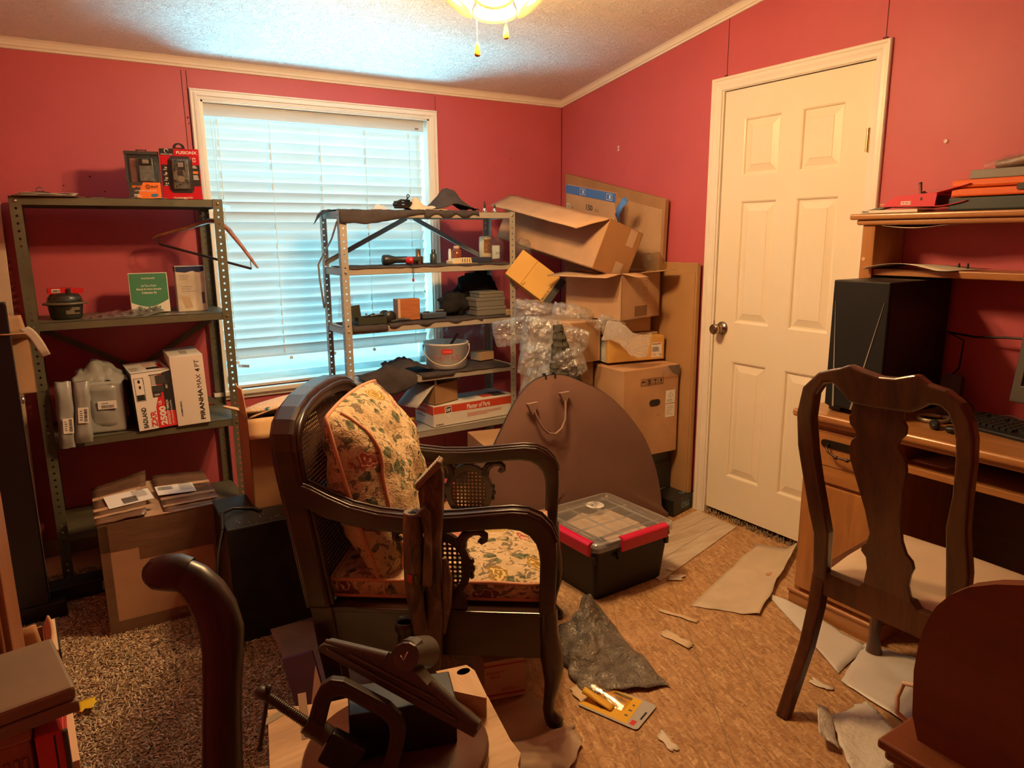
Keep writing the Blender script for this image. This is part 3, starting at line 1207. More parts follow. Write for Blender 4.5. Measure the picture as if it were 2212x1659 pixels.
# coat hanger hooked on the right post
hg = thing('coat_hanger', 'reddish wooden coat hanger hooked on the olive shelf post', 'hanger', (-2.069, -.277, 1.46))
HW = wood('hanger_wood', (.16, .045, .018), (.36, .13, .055), 8, 'x', .3, .4)
o_ = V((-2.069, -.277, 1.46))
b = MB()
pl = [(-.234, .133, -.062), (-.21, .12, -.048), (-.16, .092, -.034), (-.10, .058, -.018), (-.045, .026, .004), (-.015, .009, .012), (.015, -.008, .010), (.05, -.03, -.025), (.09, -.088, -.10), (.118, -.118, -.155), (.137, -.135, -.19)]
b.tube(pl, [.006, .011, .013, .014, .0165, .018, .018, .016, .012, .010, .006], 8, 0, sq=.62)
b.obj('arms', HW, hg)
b = MB()
b.tube([(0, 0, .010), (.002, 0, .04), (.010, -.004, .055), (.018, -.006, .052), (.02, -.006, .042)], .0018, 6)
b.obj('hook', STEEL(), hg)
b = MB()
b.tube([(-.209, .11, -.085), (.112, -.122, -.192)], .0055, 8)
b.tube([(-.209, .11, -.085), (-.206, .112, -.055)], .0016, 5)
b.tube([(-.212, .116, -.085), (-.212, .118, -.055)], .0016, 5)
b.tube([(.112, -.122, -.192), (.112, -.113, -.150)], .0016, 5)
b.obj('trouser_bar', M('bar_dark', (.03, .02, .018), .4), hg)

# --- second level: moulded case, blister packs, kit, worn box
Z2 = 1.085
o = thing('moulded_case', 'smoky moulded plastic case with a red clip pack on top', 'container', (-2.655, -.25, Z2 + .001), R_(5))
b = MB()
b.lathe([(.0, 0), (.050, 0), (.056, .006), (.062, .055), (.064, .058), (.074, .058), (.076, .062), (.074, .066), (.064, .066), (.060, .085), (.050, .098), (.03, .104), (0, .105)], 28, 0, Mx.Diagonal((1, .72, 1, 1)))
b.obj('shell', M('smoke_plastic', (.028, .026, .018), .2, spec=.6), o)
b = MB()
b.lathe([(.063, .057), (.078, .058), (.080, .062), (.078, .066), (.063, .067)], 28, 0, Mx.Diagonal((1, .72, 1, 1)))
b.obj('rim', M('olive_plastic', (.12, .10, .06), .35), o)
b = MB()
b.lines(.02, .034, .05, .026, 5, 0, face((0, -.0445, 0), (1, 0, 0), (0, .08, 1)), .001, seed=2, fill=.35)
b.obj('lettering', M('print_tan', (.5, .42, .28), .6), o)
b = MB()
b.box((-.012, .01, .112), (.085, .05, .022))
b.box((.046, .012, .110), (.045, .05, .018))
b.box((-.028, -.016, .113), (.03, .002, .014), 1)
b.bars(-.028, .113, .024, .009, 2, face((0, -.0173, 0), (1, 0, 0), (0, 0, 1)), 9)
b.box((.016, .0, .112), (.012, .05, .02), 2)
b.obj('clip_pack', [M('red_plastic', (.55, .012, .015), .35), WHITE(), BLACK()], o, bev=.003)

BL = clear('blister')
for k, (x, y, rz, L_, lab) in enumerate(((-2.52, -.275, .5, .15, 'clear blister pack lying nearest the moulded case'), (-2.44, -.265, .35, .16, 'clear blister pack of small steel parts, middle of the row'), (-2.375, -.275, .2, .13, 'clear blister pack with domed cells leaning on the green kit'))):
    o = thing('blister_pack', lab, 'package', (x, y, Z2 + .002 + k * .002), (R_(8), R_(-6 - 4 * k), rz), 'blister packs on the olive shelf')
    b = MB()
    b.box((0, 0, .002), (L_, .09, .0012))
    b.obj('card', M('foil_gray', (.32, .31, .30), .35, .5), o)
    for q in range(4):
        b = MB()
        cx = -L_ / 2 + L_ * (q + .5) / 4
        b.ball((cx, 0, .004), (L_ / 9, .032, .016 + .006 * (k == 2)), 12, 8)
        b.obj('cell', BL, o)
        b = MB()
        b.cyl((cx - .008, -.01, .008), (cx + .008, .012, .008), .005, n=8)
        b.obj('steel_part', STEEL(), o)

w_, d_, h_ = .150, .05, .168
o = box_thing('test_kit_box', 'green and white test kit box leaning on the wall', 'box', w_, d_, h_, [M('kit_white', (.75, .73, .68), .5)], (-2.342, -.195, Z2 + .002), R_(-4), .002, None, (R_(-5), 0))
T = FR(w_, d_, h_)
b = MB()
g = [(-.072, .081), (.072, .081), (.072, -.030)] + [(.072 - .144 * k / 10, -.030 - .024 * math.sin(PI * k / 10) - .01 * k / 10) for k in range(1, 11)]
b.add([(p[0], p[1], .0003) for p in g], [tuple(range(len(g)))], 0, False, T)
b.text('everlywell', .011, 1, T, .05, 0, .060, .0, .0006)
b.text('Lab Test at Home', .009, 1, T, .058, 0, .030, .0, .0006)
b.text('Blood & Urine Sample', .010, 1, T, .095, 0, .014, .02, .0006)
b.text('Collection Kit', .009, 1, T, .058, 0, .000, .02, .0006)
for x in (-.045, -.005, .036):
    b.rect(x, -.062, .006, .009, 0, T)
    b.lines(x, -.073, .022, .006, 2, 0, T)
b.obj('lettering', [M('kit_green', (.05, .23, .12), .5), WHITE()], o)

w_, d_, h_ = .118, .09, .195
o = box_thing('worn_box', 'worn white box with blue top beside the green kit', 'box', w_, d_, h_, [M('worn_white', (.60, .55, .46), .6, var=.22, vs=10)], (-2.178, -.20, Z2 + .001), R_(-3), .002)
T = FR(w_, d_, h_)
b = MB()
b.add([(-.057, .096, .0003), (.057, .096, .0003), (.057, .076, .0003), (.03, .070, .0003), (.01, .077, .0003), (-.02, .070, .0003), (-.057, .074, .0003)], [tuple(range(7))], 0, False, T)
b.lines(-.022, .05, .05, .025, 4, 1, T, seed=6, fill=.2)
b.lines(-.01, -.0, .06, .03, 4, 1, T, seed=9, fill=.2)
b.add([(-.045, -.03, .0004), (-.01, -.035, .0004), (.0, -.08, .0004), (-.03, -.085, .0004)], [(0, 1, 2, 3)], 2, False, T)
b.rect(.045, -.04, .012, .05, 1, T)
b.obj('lettering', [M('deep_blue', (.012, .025, .10), .5), M('print_gray', (.12, .11, .10), .6), M('bare_card', (.52, .40, .26), .8)], o)
b = MB()
b.rect(0, .085, d_ * .96, .022, 0, LF(w_, d_, h_))
b.obj('side_print', M('deep_blue'), o)

o = thing('blister_pack', 'small clear blister pack in front of the worn white box', 'package', (-2.265, -.335, Z2 + .001), (0, 0, R_(-12)), 'blister packs on the olive shelf')
b = MB()
b.box((0, 0, .001), (.075, .055, .001))
b.obj('card', M('foil_gray'), o)
b = MB()
b.ball((0, 0, .002), (.03, .02, .012), 12, 8)
b.obj('cell', BL, o)

# --- third level: mailers, winch box, white carton
Z3 = .612
MAIL = M('mailer_gray', (.33, .345, .33), .28, spec=.5, var=.06, vs=8, bump=.35, bs=22, bd=.004)


def mailer(name, label, w_, d_, h_, loc, rz, seed, tilt=(0, 0), lab=None, group=None):
    o = thing(name, label, 'parcel', loc, (tilt[0], tilt[1], rz), group)

    def fn(p):
        x, y, z = p
        k = 1 - .75 * max(0, (abs(z - h_ / 2) / (h_ / 2)) - .72) / .28 * .9
        return (x + .006 * nz(x * 20 + seed, z * 14), y * k + .008 * nz(x * 16, z * 18 + seed, 2), z + .006 * nz(x * 30, seed))
    b = MB()
    n = 10
    for s_ in (-1, 1):
        b.grid(n, 14, lambda u, v: fn((-w_ / 2 + w_ * u, s_ * d_ / 2 * (1 - (2 * u - 1) ** 6), h_ * v)))
    b.obj('sleeve', MAIL, o)
    if lab:
        lx, lz, lw, lh, vert = lab
        b = MB()
        T = face((lx, -d_ / 2 - .004, lz), (1, 0, 0), (0, 0, 1))
        b.box((0, 0, 0), (lw, lh, .001), 0, T)
        if vert:
            b.bars(lw * .22, 0, lw * .3, lh * .8, 1, T, 14, .0012, False, seed)
            b.lines(-lw * .2, 0, lw * .3, lh * .7, 5, 1, T, .0012, seed, .3)
        else:
            b.bars(0, -lh * .2, lw * .55, lh * .4, 1, T, 18, .0012, True, seed)
            b.lines(0, lh * .25, lw * .6, lh * .3, 2, 1, T, .0012, seed, .5)
        b.obj('address_label', [WHITE(), BLACK()], o)
    return o


mailer('poly_mailer', 'slim grey poly mailer at the left end, hanging over the shelf edge', .060, .05, .265, (-2.714, -.405, .592), R_(3), 1, (R_(0), R_(3)), (.006, .095, .036, .06, True), 'slim grey mailers')
mailer('poly_mailer', 'slim grey poly mailer pressed against the white padded parcel', .058, .05, .245, (-2.656, -.405, .607), R_(-2), 5, (R_(0), R_(4)), (.002, .115, .036, .062, True), 'slim grey mailers')
o = mailer('poly_mailer', 'large grey poly mailer parcel with barcode and folded top', .158, .16, .225, (-2.565, -.25, Z3 + .001), R_(-4), 9, (0, R_(1)), None)
b = MB()
b.box((0, 0, .108), (.150, .152, .215))
b.obj('parcel', M('mailer_light', (.38, .40, .38), .35, bump=.3, bs=20, bd=.003), o, bev=.012, seg=3)
b = MB()
T = face((.012, -.0845, .120), (1, 0, 0), (0, 0, 1))
b.box((0, 0, .0025), (.068, .032, .006), 0, T)
b.bars(0, -.006, .045, .012, 1, T, 20, .0058)
b.lines(0, .007, .04, .005, 1, 1, T, .0058)
b.obj('address_label', [WHITE(), BLACK()], o)
b = MB()
b.text('UPC', .005, 0, face((.03, -.0845, .205), (1, 0, 0), (0, 0, 1)), .02, ext=.006)
b.obj('lettering', BLACK(), o)
b = MB()
b.grid(18, 12, lambda u, v: (-.095 + .19 * u + .02 * nz(u * 4, v * 3, 2), -.07 + .15 * v, .225 + .065 * (1 - abs(2 * u - .85)) * min(1, v * 2.2) + .022 * nz(u * 7, v * 6, 5) - .012 * (v < .1)))
b.obj('folded_flap', MAIL, o, solid=.002)

w_, d_, h_ = .150, .285, .245
o = box_thing('winch_box', 'red, black and white winch box on the third olive shelf', 'box', w_, d_, h_, [M('box_black', (.02, .018, .018), .5)], (-2.385, -.24, Z3 + .004), R_(1.5), .002, None, (0, R_(-2.2)))
T = FR(w_, d_, h_)
b = MB()
b.rect(0, 0, w_ * .98, h_ * .985, 0, T)
b.add([(.0, -.1205, .0004), (.0735, -.1205, .0004), (.0735, .118, .0004), (.012, .1, .0004), (.02, .03, .0004), (.002, -.03, .0004)], [tuple(range(6))], 2, False, T)
b.add([(.036, -.05, .0006), (.0735, -.055, .0006), (.0735, .119, .0006), (.040, .112, .0006)], [(0, 1, 2, 3)], 1, False, T)
b.rect(-.0485, .052, .036, .098, 1, T, .0005)
b.rect(-.0485, .052, .032, .094, 0, T, .0007)
b.rect(-.0485, .0185, .030, .024, 1, T, .0009)
b.ball(T @ V((-.0485, .086, 0)), (.006, .002, .008), 8, 6, None, 1)
b.ball(T @ V((-.047, .062, 0)), (.005, .002, .008), 8, 6, None, 1)
b.lines(-.032, .088, .004, .03, 6, 1, T, .0009)
Tv = T @ Mx.Rotation(PI / 2, 4, 'Z')
b.text('BADLAND', .018, 1, Tv, .088, -.068, .046, .03, .0009)
b.text('ZXR', .022, 2, Tv, .070, -.078, .0125, .03, .0009)
b.text('2500', .026, 0, Tv, .082, -.070, -.024, .05, .0009)
b.text('LB.', .012, 0, Tv, .018, -.012, -.018, .02, .0009)
b.text('ATV/UTILITY WINCH', .010, 0, Tv, .108, -.060, -.0455, .03, .0009)
b.text('WITH WIRELESS REMOTE CONTROL', .0055, 0, Tv, .104, -.060, -.059, .01, .0009)
b.text('BADLAND', .008, 0, Tv, .036, .062, -.052, .02, .0009)
b.obj('lettering', [WHITE(), BLACK(), RED()], o)
b = MB()
Tw = T @ Mx.Translation((.018, .058, .0))
b.box((-.012, .028, .001), (.018, .04, .002), 1, Tw)
b.box((.014, .026, .001), (.04, .036, .002), 0, Tw)
b.box((.0, -.012, .001), (.044, .03, .002), 0, Tw)
b.box((-.006, -.034, .001), (.030, .022, .002), 0, Tw)
b.tube([Tw @ V(p) for p in ((-.026, .05, .002), (.036, .05, .002), (.036, -.0, .002))], .0018, 5, 0)
b.text('2500', .007, 2, Tw, .02, -.006, -.036, .02, .0024)
b.obj('winch_picture', [M('gray_print', (.05, .05, .05), .5), M('pale_print', (.45, .43, .38), .5), WHITE()], o)
b = MB()
T = TOPF(w_, d_, h_)
b.rect(0, 0, w_ * .98, d_ * .98, 0, T)
b.lines(-.045, -.05, .045, .10, 9, 1, T, seed=3, fill=.35)
b.rect(.02, -.06, .05, .05, 1, T, .0005)
b.rect(.052, -.02, .018, .12, 2, T, .0005)
b.lines(.02, .03, .06, .08, 6, 2, T, seed=8, fill=.3)
b.obj('top_print', [WHITE(), BLACK(), RED()], o)

w_, d_, h_ = .130, .265, .300
o = box_thing('white_carton', 'tall white carton with vertical lettering beside the winch box', 'box', w_, d_, h_, [M('white_card', (.74, .69, .63), .6, var=.03)], (-2.238, -.255, Z3 + .003), R_(-2), .002, None, (0, R_(-1.6)))
T = FR(w_, d_, h_)
Tv = T @ Mx.Rotation(PI / 2, 4, 'Z')
b = MB()
b.text('PIRANHA', .0185, 0, Tv, .135, -.066, -.038, .035, .0005)
b.text('MAX', .0185, 0, Tv, .058, .036, -.038, .0, .0005)
b.text('4', .0185, 0, Tv, .014, .083, -.038, .05, .0005)
b.text('PT', .0185, 0, Tv, .030, .113, -.038, .0, .0005)
b.text('HUMMINBIRD', .007, 0, Tv, .066, -.075, .042, .02, .0005)
b.obj('lettering', BLACK(), o)
b = MB()
b.rect(0, -.03, .03, .10, 0, TOPF(w_, d_, h_))
b.obj('tape', M('gray_tape', (.5, .46, .42), .35), o)

# --- left edge: cream board, dark cabinet, small open carton
b = MB()
b.box((0, 0, .8), (.17, .02, 1.6))
tag(b.obj('cream_board', M('cream_board', (.62, .52, .38), .5, var=.05), loc=(-2.945, -.03, 0), rot=(0, R_(1.2), 0), bev=.003), 'cream board standing against the pink wall behind the cabinet', 'board')
cab = thing('tall_cabinet', 'tall black cabinet at the left edge, side towards the shelf', 'cabinet', (-2.94, -.62, 0))
BLK = M('black_lacquer', (.006, .005, .006), .35, spec=.5)
b = MB()
b.b2((-.11, -.03, .03), (.105, .012, 1.19))
b.obj('front_panel', BLK, cab, bev=.004)
b = MB()
b.b2((-.11, .012, .03), (.085, .19, .855))
b.obj('body', BLK, cab, bev=.004)
b = MB()
b.b2((-.11, -.04, .0), (.155, .0, .075))
b.obj('plinth', BLK, cab, bev=.004)
b = MB()
b.tube([(.107, -.031, .1), (.107, -.031, 1.18)], .0012, 6)
b.obj('edge_strip', M('edge_plastic', (.10, .09, .10), .3), cab)
b = MB()
b.lathe([(.012, 0), (.014, .004), (.010, .010), (.001, .012)], 14, 0, Mx.Translation((.109, -.012, .845)) @ Mx.Rotation(PI / 2, 4, 'Y'))
b.obj('chrome_button', STEEL(), cab)
box_thing('gray_box', 'small grey box stacked on top of the black cabinet', 'box', .10, .05, .032, [M('gray_card', (.22, .21, .20), .6)], (-2.915, -.63, 1.191), 0.05)
box_thing('gray_box', 'smaller grey box lying on another on the black cabinet', 'box', .07, .045, .05, [M('gray_card')], (-2.94, -.63, 1.224), -.1)


def carton(name, label, w_, d_, h_, loc, rot, flaps, mat_=None, cat='box', th=.004, inner=None, group=None, bottom=True):
    """open carton, origin bottom centre; flaps: (side, length, degrees from upright outwards[, from, to])"""
    m = mat_ or CARD()
    o = thing(name, label, cat, loc, rot, group)
    b = MB()
    if bottom:
        b.b2((-w_ / 2, -d_ / 2, 0), (w_ / 2, d_ / 2, th))
    b.b2((-w_ / 2, -d_ / 2, 0), (w_ / 2, -d_ / 2 + th, h_))
    b.b2((-w_ / 2, d_ / 2 - th, 0), (w_ / 2, d_ / 2, h_))
    b.b2((-w_ / 2, -d_ / 2, 0), (-w_ / 2 + th, d_ / 2, h_))
    b.b2((w_ / 2 - th, -d_ / 2, 0), (w_ / 2, d_ / 2, h_))
    b.obj('walls', m, o)
    for fl in flaps:
        sd, L_, a = fl[:3]
        t0, t1 = fl[3:5] if len(fl) > 4 else (0, 1)
        skew = fl[5] if len(fl) > 5 else .012
        half = (w_ if sd in 'fb' else d_) / 2
        a0, a1 = -half + 2 * half * t0, -half + 2 * half * t1
        hx = {'f': (0, -d_ / 2), 'b': (0, d_ / 2), 'l': (-w_ / 2, 0), 'r': (w_ / 2, 0)}[sd]
        ax = {'f': (1, 0), 'b': (-1, 0), 'l': (0, -1), 'r': (0, 1)}[sd]
        out = {'f': (0, -1), 'b': (0, 1), 'l': (-1, 0), 'r': (1, 0)}[sd]
        ca, sa = math.cos(R_(a)), math.sin(R_(a))
        b = MB()

        def fp(u, v):
            e = a0 + (a1 - a0) * u
            e += skew * v * (1 - 2 * u)
            l_ = L_ * v + .003 * nz(u * 5, v * 3, a)
            bow = .006 * math.sin(PI * u) * v
            return (hx[0] + ax[0] * e + out[0] * (l_ * sa + bow), hx[1] + ax[1] * e + out[1] * (l_ * sa + bow), h_ + l_ * ca)
        b.grid(6, 4, fp)
        b.obj('flap', inner or m, o, solid=th)
    return o


o = carton('open_carton', 'small open carton with torn flaps beside the left shelf post', .10, .13, .20, (-2.835, -.52, .858), R_(4), [('r', .06, 150), ('f', .07, 70), ('b', .07, 10), ('l', .05, -20)], CARD())
b = MB()
b.grid(4, 5, lambda u, v: (.02 + .03 * u + .055 * v, -.068, .20 + .03 * (1 - v) - .075 * v * v + .01 * u))
b.obj('torn_strip', M('strip_gray', (.50, .42, .35), .7), o, solid=.003)

# --- on the carpet under the olive shelf
w_, d_, h_ = .40, .43, .415
o = box_thing('taped_carton', 'big brown carton wrapped in shiny brown parcel tape, torn top', 'box', w_, d_, h_, [CARD()], (-2.455, -.705, .016), R_(-1.5), .003)
b = MB()
T = FR(w_, d_, h_)
b.rect(0, .155, w_, .105, 0, T, .0012)
b.rect(.06, .085, .28, .06, 0, T, .0010)
b.rect(0, -.185, w_, .045, 0, T, .0010)
b.rect(.18, -.02, .03, .36, 0, T, .0014)
b.rect(-.185, .0, .03, .4, 0, T, .0012)
T = LF(w_, d_, h_)
b.rect(.0, 0, .425, .41, 0, T, .0012)
b.obj('tape', TAPE(), o)
b = MB()
for k, (s_, y0, y1, lift) in enumerate(((-1, -.215, .215, .010), (1, -.215, .215, .014))):
    def lid(u, v, s_=s_, lift=lift):
        x = s_ * (.205 - .195 * u)
        y = -.217 + .434 * v
        sl = .035 * u * (1 - v) * s_
        return (x + sl * (s_ < 0), y, h_ + .003 + lift * u + .030 * (s_ < 0) * u * v * v - .02 * (s_ > 0) * u * (1 - v) + .004 * nz(u * 4, v * 5, s_))
    b.grid(8, 10, lid)
b.obj('lid_flap', TAPE(), o, solid=.004)
b = MB()
for (yy, hh) in ((-.150, .022), (-.075, .030), (.055, .035)):
    for s_ in (-1, 1):
        b.grid(8, 3, lambda u, v, s_=s_, yy=yy, hh=hh: (s_ * (.205 - .19 * u), yy + hh * (v - .5), h_ + .0075 + (.010 if s_ < 0 else .014) * u - .02 * (s_ > 0) * u * (1 - (yy + .217) / .434) + .030 * (s_ < 0) * u * ((yy + .217) / .434) ** 2 + .002 * nz(u * 9, v * 4)))
b.obj('bare_strip', CARD(), o)
b = MB()
for (x, y, ww, hh, rz, s_) in ((-.088, -.025, .15, .135, .10, -1), (.075, .0, .135, .10, .04, 1)):
    T = Mx.Translation((x, y, h_ + .0135 + (.006 if s_ < 0 else .001))) @ rotz(rz) @ Mx.Rotation(R_(-3 if s_ < 0 else 4), 4, 'Y') @ Mx.Rotation(R_(2), 4, 'X')
    b.box((0, 0, 0), (ww, hh, .001), 0, T)
    b.bars(.0 if s_ < 0 else -.035, -.025 if s_ < 0 else .02, .05, .06 if s_ < 0 else .04, 1, T, 14, .001, s_ > 0, 3)
    b.lines(.04, .02, .05, .08, 6, 1, T, .001, 5, .3)
b.obj('shipping_label', [WHITE(), BLACK()], o)

w_, d_, h_ = .46, .335, .43
o = box_thing('steel_cabinet', 'black cabinet block with a scuffed top behind the armchair', 'cabinet', w_, d_, h_, [M('scuffed_black', (.013, .013, .014), .45, spec=.4, var=.5, vs=14)], (-2.06, -1.062, .006), R_(-2), .005)
b = MB()
rg = random.Random(4)
for k in range(16):
    b.ball((rg.uniform(-.2, .1), rg.uniform(-.155, -.06), h_), (rg.uniform(.001, .003), rg.uniform(.001, .003), .001), 6, 4)
b.ball((.13 - .07, -.10, h_), (.006, .004, .002), 8, 4)
b.obj('paint_fleck', M('fleck', (.5, .35, .25), .7), o)

# open brown carton standing on the black cabinet, hoop case and tray on top
o = carton('open_carton', 'brown open carton standing on the black cabinet', .24, .21, .335, (-2.045, -.985, .437), R_(-3), [('f', .075, 148, 0, 1, -.004), ('l', .11, 4, 0.3, 1), ('l', .05, 70, 0, .3)], CARD2(), inner=CARDI())
b = MB()
b.grid(5, 4, lambda u, v: (-.115 + .10 * v + .02 * u, -.10 + .03 * u + .10 * v * (1 - u) * .3, .337 + .002 * u + .02 * v))
b.obj('inner_flap', CARD(), o, solid=.004)
b = MB()
b.lines(-.09, -.05, .03, .10, 6, 0, LF(.24, .21, .335), seed=4, fill=.25)
b.obj('side_print', M('faded_print', (.40, .28, .20), .7), o)
o = thing('round_case', 'round black case poking out of the open carton', 'case', (-1.985, -.975, .70), (R_(10), R_(-4), 0))
b = MB()
b.lathe([(0, 0), (.085, .0), (.098, .010), (.10, .035), (.098, .055), (.088, .066), (.03, .068), (0, .068)], 32)
b.obj('shell', M('soft_black', (.012, .011, .012), .6), o)
b = MB()
b.lathe([(.1005, .030), (.103, .034), (.1005, .038)], 32)
b.obj('rim', M('soft_black'), o)
o = thing('patterned_tray', 'paisley patterned cushion cover board resting on the black case', 'tray', (-1.955, -.93, .775), (R_(-6), R_(-5), R_(5)))
t = NT('paisley')
vec = t.coord('Object')
vo = t.vor(vec, 16)
vo2 = t.vor(vec, 55)
d1 = vo.outputs['Distance']
rings = t.math('SINE', t.math('MULTIPLY', d1, 60))
c0 = t.mix(t.ramp(rings, ((.3, (0, 0, 0)), (.5, (1, 1, 1)))), (.70, .55, .38), (.50, .28, .14))
blob = t.ramp(t.math('MULTIPLY', d1, 1.0), ((.16, (1, 1, 1)), (.2, (0, 0, 0))))
pick = t.ramp(t.n('ShaderNodeSeparateColor').outputs[0], ((.5, (0, 0, 0)), (.55, (1, 1, 1))))
sp = t.t.nodes[-1]
sep = [n for n in t.t.nodes if n.bl_idname == 'ShaderNodeSeparateColor'][0]
t.l(vo.outputs['Color'], sep.inputs[0])
c1 = t.mix(t.math('MULTIPLY', blob, pick), c0, (.015, .13, .24))
dots = t.ramp(vo2.outputs['Distance'], ((.20, (1, 1, 1)), (.26, (0, 0, 0))))
c2 = t.mix(t.math('MULTIPLY', dots, .6), c1, (.82, .78, .68))
t.col(c2)
PAIS = t.set(.6)
b = MB()
b.ball((0, 0, .010), (.20, .12, .022), 32, 10, lambda d: 1 if d.z > -.3 else .96)
b.obj('top', PAIS, o)
b = MB()
b.ball((.02, 0, -.006), (.165, .10, .016), 28, 8)
b.obj('underside', M('tray_brown', (.35, .22, .14), .7), o)
b = MB()
b.tube([(-2.30, -1.17, .42), (-2.285, -1.10, .455), (-2.24, -1.05, .448), (-2.17, -1.08, .442), (-2.16, -1.12, .442)], .007, 8)
b.tube([(-2.30, -1.17, .42), (-2.33, -1.22, .36), (-2.36, -1.30, .25), (-2.375, -1.33, .12), (-2.36, -1.30, .035), (-2.28, -1.27, .034)], .006, 8)
tag(b.obj('power_cord', M('cord_black', (.01, .01, .011), .4)), 'black cord looping over the corner of the black cabinet', 'cord')
o = box_thing('floor_box', 'flat black box on the carpet by the shelf foot', 'box', .20, .10, .06, [M('soft_black')], (-2.745, -.50, .02), R_(3), .006)
b = MB()
b.rect(.085, 0, .006, .04, 0, FR(.2, .1, .06))
b.obj('white_mark', M('gray_mark', (.4, .38, .34), .6), o)
# ---------------------------------------------------------------- grey metal shelf in front of the window, and what is on it
GRAY = M('beige_steel', (.36, .325, .28), .42, .0, .45, var=.07, vs=6)
MX0, MX1, MY0, MY1 = -1.578, -.645, -.47, -.20
MS = shelving('metal_shelf', 'beige grey slotted metal shelf unit in front of the window', MX0, MX1, MY0, MY1, 1.517, [1.515, 1.257, .985, .722, .437], GRAY, fw=.032, pitch=.0295, hr=.0042)
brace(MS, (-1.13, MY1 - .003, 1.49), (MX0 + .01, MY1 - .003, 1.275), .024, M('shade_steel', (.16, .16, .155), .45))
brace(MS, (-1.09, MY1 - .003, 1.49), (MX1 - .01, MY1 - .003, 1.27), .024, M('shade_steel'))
b = MB()
ox, oy = MS.location.x, MS.location.y
b.tube([(MX0 - ox - .003, MY0 - oy + .02, 1.47), (MX0 - ox - .006, MY0 - oy + .10, 1.39), (MX0 - ox - .010, MY1 - oy - .02, 1.30), (MX0 - ox - .02, MY1 - oy, 1.27), (MX0 - ox - .018, MY1 - oy, 1.20), (MX0 - ox - .004, MY1 - oy, 1.06)], .005, 6, sq=.5)
b.obj('side_strap', GRAY, MS)


def drape(name, label, x0, x1, yb, yf, z, hang, seed, group=None, nx=40, wob=.006, end=None):
    """cloth on a shelf; hang(u) gives how far it falls over the front edge"""
    b = MB()
    ny = 16

    def fn(u, v):
        x = x0 + (x1 - x0) * u
        L1 = yb - yf
        h = max(.002, hang(u) + .006 * nz(u * 9, seed))
        s_ = v * (L1 + h)
        wv = wob * abs(nz(u * 8 + seed, v * 3, .3)) + .4 * wob * abs(nz(u * 22, v * 8, seed))
        if s_ < L1:
            p = [x, yb - s_, z + .003 + wv]
        else:
            q = s_ - L1
            p = [x, yf - .004 - .5 * wv - .10 * q, z + .003 - q]
        if end:
            p = end(u, v, p)
        return p
    b.grid(nx, ny, fn)
    return tag(b.obj(name, FELT(), solid=.0025), label, 'cloth', group)


ZA = 1.515
drape('dark_cloth', 'charcoal cloth hanging over the left front corner of the grey shelf top', MX0 + .0, MX0 + .42, -.22, MY0, ZA, lambda u: .055 + .012 * math.sin(u * 5) - .02 * u - .035 * max(0, u - .7), 1, None,
      end=lambda u, v, p: p)
b = MB()


def corner_flap(u, v):
    # falls over the left end of the shelf
    a = u
    x = MX0 + .06 - .07 * min(1, a * 1.6) - .055 * max(0, a - .55)
    return (x - .03 * max(0, a - .6) * v, -.24 - .10 * v + .03 * a * (1 - v), ZA + .006 - .085 * max(0, a - .5) * 1.5 * (1 - .55 * v) + .006 * nz(u * 5, v * 5, 2))


b.grid(14, 10, corner_flap)
tag(b.obj('dark_cloth', FELT(), solid=.0025), 'charcoal cloth end drooping past the left end of the grey shelf', 'cloth')
drape('dark_cloth', 'charcoal cloth with a wavy edge under the humped cloth on the grey shelf top', -1.16, -.86, -.24, MY0, ZA, lambda u: .014 + .020 * math.sin(u * 9 + 1.2) ** 2, 5)
b = MB()


def hump(u, v):
    x = -1.13 + .30 * u
    y = -.28 - .15 * v
    g = math.exp(-((u - .58) / .27) ** 2) * math.exp(-((v - .45) / .5) ** 2)
    ridge = .03 * math.exp(-((u - .25 - .3 * v) / .12) ** 2)
    return (x + .01 * nz(u * 4, v * 4, 1), y, ZA + .009 + .095 * g * (1 + .25 * nz(u * 6, v * 5, 4)) + ridge * (1 - abs(2 * v - 1)) + .006 * abs(nz(u * 11, v * 9)))


b.grid(30, 18, hump)
tag(b.obj('dark_cloth', FELT(), solid=.003), 'charcoal cloth bunched up in a tall hump on the grey shelf top', 'cloth')
b = MB()


def cream(u, v):
    x = -1.20 + .19 * u
    y = -.33 - .10 * v
    g = .055 * math.exp(-((u - .22) / .16) ** 2) + .018 * math.exp(-((u - .6) / .3) ** 2)
    return (x, y, ZA + .010 + g * math.sin(PI * min(1, max(.0, v * 1.1))) + .005 * nz(u * 8, v * 6, 3))


b.grid(20, 10, cream)
tag(b.obj('cream_cloth', M('cream_cloth', (.62, .50, .34), .9, var=.1, vs=12), solid=.003), 'cream cloth crumpled beside the black bracket on the grey shelf top', 'cloth')
b = MB()
b.grid(12, 8, lambda u, v: (-1.34 + .10 * u, -.20 - .07 * v, ZA + .005 + .034 * math.sin(PI * u) * math.sin(PI * v) * (1 + .5 * nz(u * 5, v * 5, 8))))
tag(b.obj('white_rag', M('white_rag', (.66, .62, .56), .9), solid=.002), 'small white rag at the back of the grey shelf top', 'rag')
o = thing('black_bracket', 'black metal bracket with levers beside the cream cloth', 'metal part', (-1.222, -.375, ZA + .008), R_(8))
BM_ = M('gun_metal', (.025, .023, .022), .35, .7)
b = MB()
b.box((0, 0, .016), (.085, .035, .018))
b.box((-.03, 0, .032), (.03, .03, .02))
b.box((.02, 0, .034), (.05, .028, .012))
b.obj('block', BM_, o, bev=.003)
b = MB()
b.cyl((-.035, -.02, .026), (-.035, .02, .026), .012, n=12)
b.cyl((.03, -.02, .028), (.03, .02, .028), .010, n=12)
b.obj('roller', BM_, o)
b = MB()
